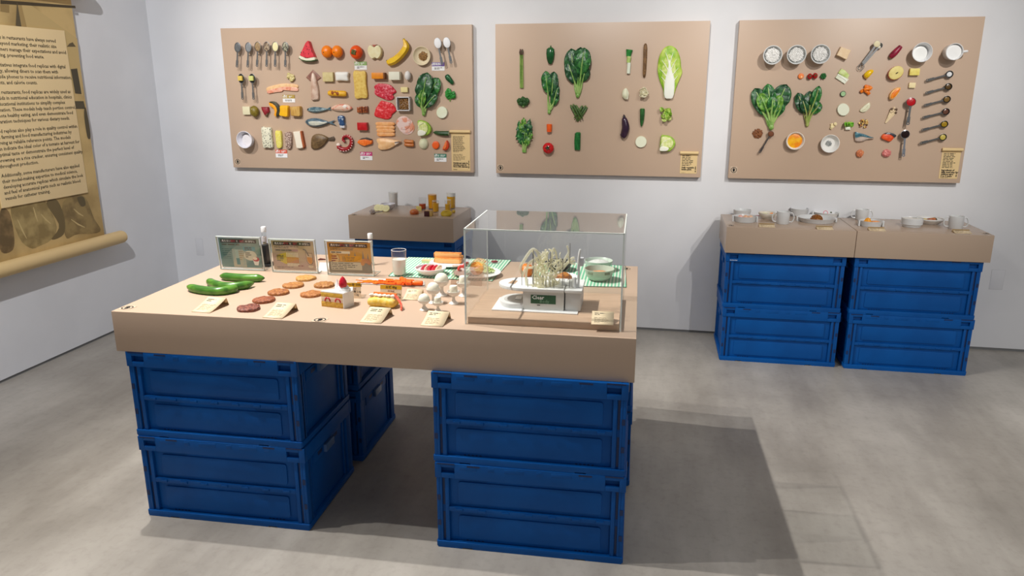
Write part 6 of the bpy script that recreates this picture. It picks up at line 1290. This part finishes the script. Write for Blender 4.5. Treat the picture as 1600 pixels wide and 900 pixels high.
vessel([(-.008, .04, .02), (.0, .045, .045), (.02, .04, .05), (.045, .035, .06), (.06, .03, .085), (.066, .03, .1)], .0034)
for k in range(46):
    x, y, z = rn.uniform(.026, .09), rn.uniform(.012, .065), rn.uniform(.008, .085); P = [(x, y, z)]
    for q in range(4):
        x += rn.uniform(-.02, .02); y += rn.uniform(-.014, .014); z += rn.uniform(-.026, .026); P.append((min(.1, max(.022, x)), min(.08, max(.008, y)), min(.1, max(.004, z))))
    vessel(P, rn.uniform(.0012, .0024), 16)
vessel([(.072, .03, .06), (.076, .03, .09), (.08, .03, .108), (.086, .03, .1), (.09, .03, .08)], .003)
vessel([(.085, .03, .04), (.1, .03, .055), (.115, .03, .085), (.122, .03, .1), (.118, .03, .118)], (.0042, .0024))
vessel([(.09, .035, .05), (.11, .04, .06), (.13, .04, .08), (.138, .04, .082)], .0034); vessel([(.1, .03, .04), (.12, .04, .066), (.14, .04, .074)], .003); vessel([(.12, .03, .09), (.128, .035, .07), (.14, .04, .064)], .0028)
for k in range(6): vessel([(.036 + k * .009, .02 + .006 * (k % 3), .0), (.034 + k * .009, .02 + .006 * (k % 3), .02), (.04 + k * .008, .026, .04)], .0022, 8)
make('upright_plate', box(bx2 - .012, bx2 - .006, by0 + .03, by0 + .034, bh, bh + .108), MATTE, vm, bev=.001)
make('curved_arm', tube(spline([(bx2 - .012, by0 + .03, bh + .06), (bx2 - .0095, by0 + .03, bh + .1), (bx2 - .006, by0 + .03, bh + .118)], 8), .0028, 8), MATTE, vm)
make('bracket', box(bx2 - .006, bx2 + .003, by0 + .03, by0 + .05, bh + .07, bh + .092), mt((222, 222, 226), .4), vm, bev=.001)
for k in range(7): make('white_fitting', box(bx1 - .03 + k * .008, bx1 - .022 + k * .009, by0 + .05 - .004 * (k % 3), by0 + .066, zt_, zt_ + .006 + .004 * (k % 3)), MATTE, vm, bev=.001)
make('white_cylinder', mv(lathe([(.006, 0), (.0055, .026), (.004, .03), (.0003, .031)], 14), bx2 - .02, by0 + .03, bh + .008), MATTE, vm)
make('black_clip', box(bx1 - .018, bx1 + .01, by0 + .05, by0 + .053, zt_ + .062, zt_ + .068), BLACK, vm, bev=.0008); make('black_clip', box(bx1 - .022, bx1 + .006, by0 + .05, by0 + .053, zt_ + .048, zt_ + .052), BLACK, vm, bev=.0008)
note(941, 508, 'paper note inside the clear case beside the vessel model', seed=13, ang=1, w_=.058, l_=.05, z=PZ, hgt=.022, rows=6)
# ---- second mat: dishes seen through the case
t = thing('orange_fruit', 'whole orange seen behind the vessel tubes', 'orange', at(823, 433, 0))
make('fruit', mv(ball(.024, 20, 14, 1, 1, .98), z=.0235), mt((246, 132, 6), .4, (240, 120, 4), 200, .3), t); make('stem_scar', mv(ball(.003, 8, 5, 1, 1, .5), z=.0465), mt((80, 90, 30), .6), t)
t, P, r_ = tdish('plate', 'long white plate with grilled fish seen through the case', 'plate', 874, 437, 29, .012, CERAM, .6)
one('fried_cutlet', 'golden brown fried cutlet on the plate behind the vessel model', 'food', Matrix.Translation(P + Vector((.012, -.006, .005))), pillow([(-.03, -.012), (0, -.02), (.03, -.008), (.022, .012), (-.012, .016)], .016, .35, 30, .2, .003, 2), mt((196, 126, 50), .5, (150, 84, 28), 80, .5))
t, P, r_ = tdish('soup_bowl', 'black soup bowl behind the vessel model', 'bowl', 872, 422, 22, .03, BLACK, .5)
t, P, r_ = tdish('bowl', 'pale green bowl of orange food at the front of the second mat', 'bowl', 936, 437.5, 24, .04, mt((190, 204, 186), .3), .6, prof=[(.5, 0), (.54, .03), (.82, .36), (.9, .7), (.98, 1), (.95, 1.01), (.93, 1), (.84, .68), (.72, .3), (.0005, .12)])
for s in (-1, 1): make('rim_notch', mv(box(-.009, .009, -.0015, .0015, -.004, .004), r_ * .55 * s, -r_ * .76, .031, rz=s * .6), mt((120, 140, 116), .4), t, bev=.001)
fo = Matrix.Translation(P + Vector((0, 0, .016)))
one('carrot_mash', 'orange flecked food in the pale green bowl', 'food', fo, pillow(circ(r_ * .66, 18), .009, .5, 30, .1, .003, 4, nf=200), mt((236, 170, 112), .5, (226, 120, 60), 120))
t, P, r_ = tdish('bowl', 'pale green bowl of white rice at the back of the second mat', 'bowl', 935, 422, 22, .036, mt((198, 210, 196), .3), .5, prof=[(.5, 0), (.54, .03), (.84, .45), (.97, .8), (1, 1), (.97, 1.01), (.95, .98), (.8, .45), (.0005, .15)])
one('rice', 'white rice mounded in the pale green bowl at the back', 'rice', Matrix.Translation(P + Vector((0, 0, .018))), pillow(circ(r_ * .74, 18), .012, .5, 30, .1, .003, 5, nf=220), mt((232, 232, 226), .5, (216, 216, 210), 150), None, 'stuff')

# ================================================================== things on the small tables by the wall
def a2(px, py, ang=0): return at(px, py, ang, AZ, 0)
def sglass(px, py, w_, h_, label, col, llab, frac, r=.15, nm='juice', taper=.9):
    return tglass(px, py, w_, h_, label, mt(col, r), llab, frac, AZ, taper, nm)
sglass(615.2, 322.5, 14.6, 21, 'tall frosted glass of white milk by the wall', (214, 210, 206), 'white milk in the tall glass by the wall', .96, .3, 'milk')
t, P, r_ = tdish('bowl', 'small white steep sided bowl beside the tall milk glass', 'bowl', 606.5, 327, 11.6, .03, mt((206, 204, 210), .25), .5, AZ, ty=0)
for k, (x, y) in enumerate(((589, 330), (595.3, 330.2), (602.3, 331.3))):
    o = one('radish_slice', ['pale radish slice at the back of the leaning row', 'pale radish slice, middle of the leaning row', 'pale radish slice at the front of the leaning row'][k], 'radish', a2(x, y) @ Matrix.Translation((0, 0, .0)) @ Matrix.Rotation(R(52), 4, 'X'), mv(lathe([(.0185, 0), (.0195, .003), (.0195, .006), (.0185, .0085), (.0003, .0085)], 24), y=.0195, z=-.004), mt((222, 216, 168), .5, (210, 204, 152), 60), 'leaning radish slices')
t = thing('foil_ball', 'crumpled silver foil beside the radish slices', 'foil', a2(582.5, 334.5))
make('foil', mv(ball(.0125, 14, 10, 1.1, 1, .9, .6, 3, nf=4.5), z=.011), mt((196, 186, 180), .18, metal=.9), t, ang=10); make('handle', tube([(.008, .002, .007), (.045, .02, .012)], .0025, 7), STEEL, t)
t = thing('bread_bun', 'round glazed brown bread bun', 'bread', a2(647.5, 334.6) @ Matrix.Scale(1.18, 4)); make('dome', mv(lathe([(.0165, 0), (.0195, .004), (.02, .011), (.016, .018), (.0085, .022), (.0003, .0232)], 26), z=.0), mt((206, 132, 76), .3, (178, 84, 36), 22), t); make('base_crust', lathe([(.0155, -.0001), (.0172, .0035), (.0003, .0036)], 24), mt((130, 66, 30), .5), t)
one('cheese_block', 'pale yellow cheese block between the bun and tea glass', 'cheese', a2(654.5, 329.5, 25), cbox(0, 0, 0, .026, .02, .024), mt((222, 204, 122), .5), bev=.003)
sglass(660.3, 327, 11.8, 16.8, 'short glass half filled with red tea', (178, 62, 12), 'red tea in the short glass', .5)
t = thing('chocolate_cake', 'small dark chocolate roll cake with a pale side', 'cake', a2(670.2, 337.6) @ Matrix.Scale(1.26, 4)); make('sponge', mv(cbox(0, 0, 0, .03, .022, .022)), mt((206, 170, 96), .6), t, bev=.003); make('chocolate', cbox(-.005, -.0115, 0, .021, .004, .021), mt((70, 26, 30), .4), t, bev=.0015); make('icing', cbox(0, 0, .0215, .029, .021, .002), mt((196, 156, 118), .5), t, bev=.0008)
sglass(676, 326.5, 14.6, 21.8, 'tall glass brimful of opaque orange juice', (226, 156, 8), 'opaque orange juice in the tall glass', .985, .3)
sglass(681, 331.5, 10.6, 17, 'small glass of amber drink in front of the orange juice', (222, 164, 26), 'amber drink in the small glass before the orange juice', .8)
sglass(705.2, 326, 14.6, 23.6, 'tall glass of golden beer with white foam', (224, 168, 12), 'golden beer in the tall glass with foam', .78, .12, 'beer')
P = on_z(705.2, 326, AZ); m_ = mpp(P); h_ = 23.6 * m_ * 1.05
one('beer_foam', 'white foam capping the tall glass of beer', 'foam', Matrix.Translation(P), lathe([(7.3 * m_ * .915, h_ * .782), (7.3 * m_ * .93, h_ * .985), (.0003, h_ * 1.0)], 26), mt((232, 230, 226), .6))
sglass(700, 329.5, 10, 16.4, 'small glass of amber drink in front of the beer', (218, 164, 28), 'amber drink in the small glass before the beer', .62)
t = thing('mango_half', 'flat yellow halved fruit leaning beside the amber glass', 'fruit', a2(697.5, 337.6, 0) @ Matrix.Rotation(R(30), 4, 'X') @ Matrix.Scale(1.24, 4)); make('flesh', mv(ball(.0235, 22, 12, 1, .85, .42), z=.0085, y=.006), mt((206, 174, 30), .45, (196, 160, 24), 50), t); make('centre_mark', mv(ball(.006, 12, 6, 1.2, .7, .2), z=.0182, y=.006), mt((176, 140, 20), .5), t)
t = thing('fruit_slice', 'small yellow fruit piece behind the flat yellow half', 'fruit', a2(709, 333)); make('flesh', mv(ball(.009, 12, 8), z=.0085), mt((208, 170, 60), .45), t)
for px, py in ((594, 335), (692, 339)):
    o = one('tan_strip', 'thin tan strip on the small table, ' + ('before the radish slices' if px < 650 else 'before the yellow fruit'), 'label', a2(px, py, -2), mv(prism([(-.034, 0), (.034, 0), (.03, .009), (-.03, .009)], 0, .002)), mt((206, 186, 166), .12), bev=.0005)  # thin opaque tan strip near the front of the table

def flat_bowl(px, py, rpx, h, label, tabs=True, name='bowl', deep=False, mat=GREYC):
    """straight sided dish with two flat grip tabs"""
    t, P, r_ = tdish(name, label, 'bowl', px, py, rpx, h, mat, .86, AZ, prof=[(.84, 0), (.88, .04), (.98, .9), (1, 1), (.97, 1.02), (.945, 1), (.92, .9), (.84, .12), (.0005, .1)], ty=0)
    if tabs:
        for s in (-1, 1): make('grip_tab', mv(box(0, .009, -.011, .011, -.003, .0), s * r_ * .97 - (.009 if s < 0 else 0), 0, h) if not tabs == 'deep' else mv(box(0, .008, -.01, .01, -h, .0), s * r_ * .97 - (.008 if s < 0 else 0), 0, h), mat, t, bev=.001)
    return t, P, r_
def twocup(px, py, wpx_, hpx, label, cat='mug'):
    P = on_z(px, py, AZ); m_ = mpp(P); r_ = wpx_ * m_ / 2; h = hpx * m_ * 1.04
    t = thing('two_handled_mug', label, cat, Matrix.Translation(P))
    make('body', lathe([(r_ * .86, 0), (r_ * .95, .004), (r_, h * .9), (r_, h), (r_ - .0012, h + .0008), (r_ - .0026, h), (r_ * .88, .006), (.0003, .006)], 34), GREYC, t)
    for s in (-1, 1): make('handle', tube(spline([(s * r_ * .93, 0, h * .86), (s * r_ * 1.35, 0, h * .88), (s * r_ * 1.62, 0, h * .52), (s * r_ * 1.42, 0, h * .2), (s * r_ * .9, 0, h * .16)], 18), .0028, 8), GREYC, t)
    fl = one('milk', 'white milk in the ' + label, 'drink', Matrix.Translation(P), mv(lathe([(r_ * .9, 0), (r_ * .9, .002), (.0003, .0022)], 26), z=h * .82), mt((236, 234, 228), .3)); return t
flat_bowl(1159.2, 336.8, 13.6, .03, 'plain round grey white bowl at the back corner behind the egg dish', False)
t, P, r_ = flat_bowl(1163.6, 346.2, 17.2, .028, 'grey white dish with grip tabs holding three pale pink balls', 'deep')
for k, dx in enumerate((-.022, .002, .024)): one('fish_ball', ['pinkest food ball in the tabbed dish, at its outer end', 'largest peach food ball in the middle of the tabbed dish', 'small peach food ball at the inner end of the tabbed dish'][k], 'food', Matrix.Translation(P + Vector((dx, -.004, .013))), mv(ball(.0115, 16, 10, 1.1, 1, .9), z=.009), mt([(226, 170, 156), (222, 172, 136), (220, 178, 146)][k], .4, [(236, 196, 182), (230, 190, 160), (230, 194, 168)][k], 90), 'pale food balls in the tabbed dish')
t, P, r_ = tdish('spoon_rest', 'red plastic spoon lying behind the soup bowl', 'spoon', 1172, 338, 3, .004, mt((190, 70, 90), .35), .6, AZ, ty=0)
make('handle', box(0, .062, -.003, .003, .003, .006), mt((190, 70, 90), .35), t, bev=.001)
t, P, r_ = tdish('bowl', 'cream soup bowl with an orange carrot slice', 'bowl', 1198.4, 341.5, 13.6, .03, mt((216, 208, 194), .25), .55, AZ, ty=0)
one('stew', 'creamy pale stew in the soup bowl', 'food', Matrix.Translation(P + Vector((0, 0, .017))), pillow(circ(r_ * .82, 18), .006, .2, 28, .1, .002, 3), mt((222, 212, 186), .4, (236, 228, 206), 60))
one('carrot_slice', 'upright orange carrot slice in the soup bowl', 'carrot', Matrix.Translation(P + Vector((.019, -.008, .02))) @ Matrix.Rotation(R(55), 4, 'X'), pillow(circ(.0105, 14, sx=1.1), .004, .1, 22, .1), mt((232, 128, 30), .4))
one('onion_slice', 'pale onion slice in the soup bowl', 'onion', Matrix.Translation(P + Vector((-.014, 0, .023))), pillow(circ(.0125, 12, sx=1.2, sy=.8), .004, .3, 20), mt((216, 216, 166), .4))
twocup(1222.6, 349.4, 20, 18.4, 'two handled mug on the table with the brown beans')
flat_bowl(1248.4, 336.5, 13.6, .036, 'plain deep grey white bowl behind the dish of brown beans', False)
t, P, r_ = flat_bowl(1275.5, 346, 28, .021, 'wide flat dish with a heap of brown beans', 'deep', 'flat_dish')
rn = random.Random(2); gs = [pillow(circ(.026, 16), .016, .7, 28, .15)]
for k in range(130):
    a = rn.uniform(0, 6.3); q = math.sqrt(rn.random()); gs.append(mv(ball(.0028, 6, 4, 1.3, 1, .9), .026 * q * math.cos(a), .022 * q * math.sin(a), .009 + .021 * (1 - q * q) ** .6, rz=a))
one('bean_heap', 'heap of brown beans in the wide flat dish', 'beans', Matrix.Translation(P + Vector((-.001, -.004, .0025))), merge(*gs), mt((150, 92, 20), .4, (110, 60, 12), 200), None, 'stuff')
t, P, r_ = flat_bowl(1290, 338, 18.6, .022, 'white tabbed dish with a pink onion ring at the back', 'deep', mat=mt((216, 218, 216), .3))
one('onion_ring', 'pink onion ring slice in the back tabbed dish', 'onion', Matrix.Translation(P + Vector((-.004, -.012, .02))) @ Matrix.Rotation(R(70), 4, 'X'), ring(.0095, .0018, 18), mt((206, 84, 104), .4))
one('olive', 'dark green olive slice in the back tabbed dish', 'olive', Matrix.Translation(P + Vector((.021, -.012, .022))), ball(.0045, 10, 7, 1.2, 1, .8), mt((84, 96, 60), .4))
twocup(1345.8, 343, 19.4, 15.4, 'two handled mug behind the pumpkin bowl')
t, P, r_ = flat_bowl(1360.2, 353.2, 16.6, .026, 'tabbed dish of orange pumpkin', 'deep')
one('pumpkin_mash', 'bright orange pumpkin piece in the tabbed dish', 'pumpkin', Matrix.Translation(P + Vector((-.013, -.006, .014))), pillow([(-.022, 0), (-.004, -.014), (.012, -.008), (.01, .01), (-.006, .013)], .013, .9, 26, .2, .001, 1), mt((232, 152, 10), .4))
one('salmon_flake', 'pale orange flake with dark skin beside the pumpkin', 'food', Matrix.Translation(P + Vector((.02, -.004, .014))) @ Matrix.Rotation(.15, 4, 'Y'), pillow([(-.02, .006), (-.01, -.009), (.02, -.008), (.026, .004), (0, .009)], .009, .3, 24, .15, .001, 2), mt((232, 156, 96), .4, (150, 120, 60), 60, lo=.5, hi=.66))
t, P, r_ = tdish('lidded_bowl', 'grey white stacked bowl with a ridge near its base', 'bowl', 1424, 354, 15.4, .04, GREYC, .86, AZ, prof=[(.82, 0), (.86, .05), (.9, .26), (.97, .28), (1, .32), (1, .98), (.97, 1.02), (.94, .98), (.9, .4), (.0005, .3)], ty=0)
fm = one('porridge', 'white porridge filling the ridged bowl to the rim', 'food', Matrix.Translation(P + Vector((0, 0, .035))), lathe([(r_ * .92, 0), (r_ * .92, .002), (.0003, .003)], 26), mt((226, 224, 218), .5))
make('slit', mv(box(-.009, .009, -.0015, .0015, .0022, .0036), .016, .022, 0, rz=-.3), mt((110, 108, 100), .5), fm)
t, P, r_ = tdish('plate', 'white sloping plate with brown stew behind the ridged bowl', 'plate', 1452, 349, 20, .025, mt((222, 220, 216), .25), .6, AZ, ty=0)
rn = random.Random(9)
for k, (dx, dy, m_) in enumerate(((.003, -.004, (176, 96, 44)), (.014, 0, (196, 116, 66)), (.02, .006, (70, 84, 50)), (-.006, .004, (160, 84, 40)), (-.024, -.004, (206, 178, 70)), (-.027, .005, (110, 120, 60)))):
    one('stew_piece', ['brown meat piece in the middle of the sloping plate', 'orange brown meat piece on the sloping plate', 'dark green vegetable piece topping the sloping plate stew', 'brown meat piece at the back of the sloping plate', 'yellow vegetable piece nearest the ridged bowl', 'green vegetable piece nearest the ridged bowl'][k], 'food', Matrix.Translation(P + Vector((dx, dy - .004, .009 + .004 * (k < 3)))), mv(ball(.0095, 12, 8, 1.3, .9, .8, .3, k, nf=3.5), z=.007), mt(m_, .45, tuple(max(0, q - 34) for q in m_), 90), 'stew pieces on the sloping plate')
twocup(1492.2, 357.2, 21.6, 19, 'two handled mug at the outer end of the table')
for px, py, lab in ((1199, 355.5, 'small tan paper note beside the mug on the beans table'), (1290, 359.5, 'small tan paper note beside the wide flat dish'), (1372, 361.5, 'small tan paper note beside the pumpkin dish'), (1506, 365.2, 'small tan paper note beside the outer mug')):
    note(px, py, lab, .07, .034, int(px), 0, AZ, .007, 2, 0)
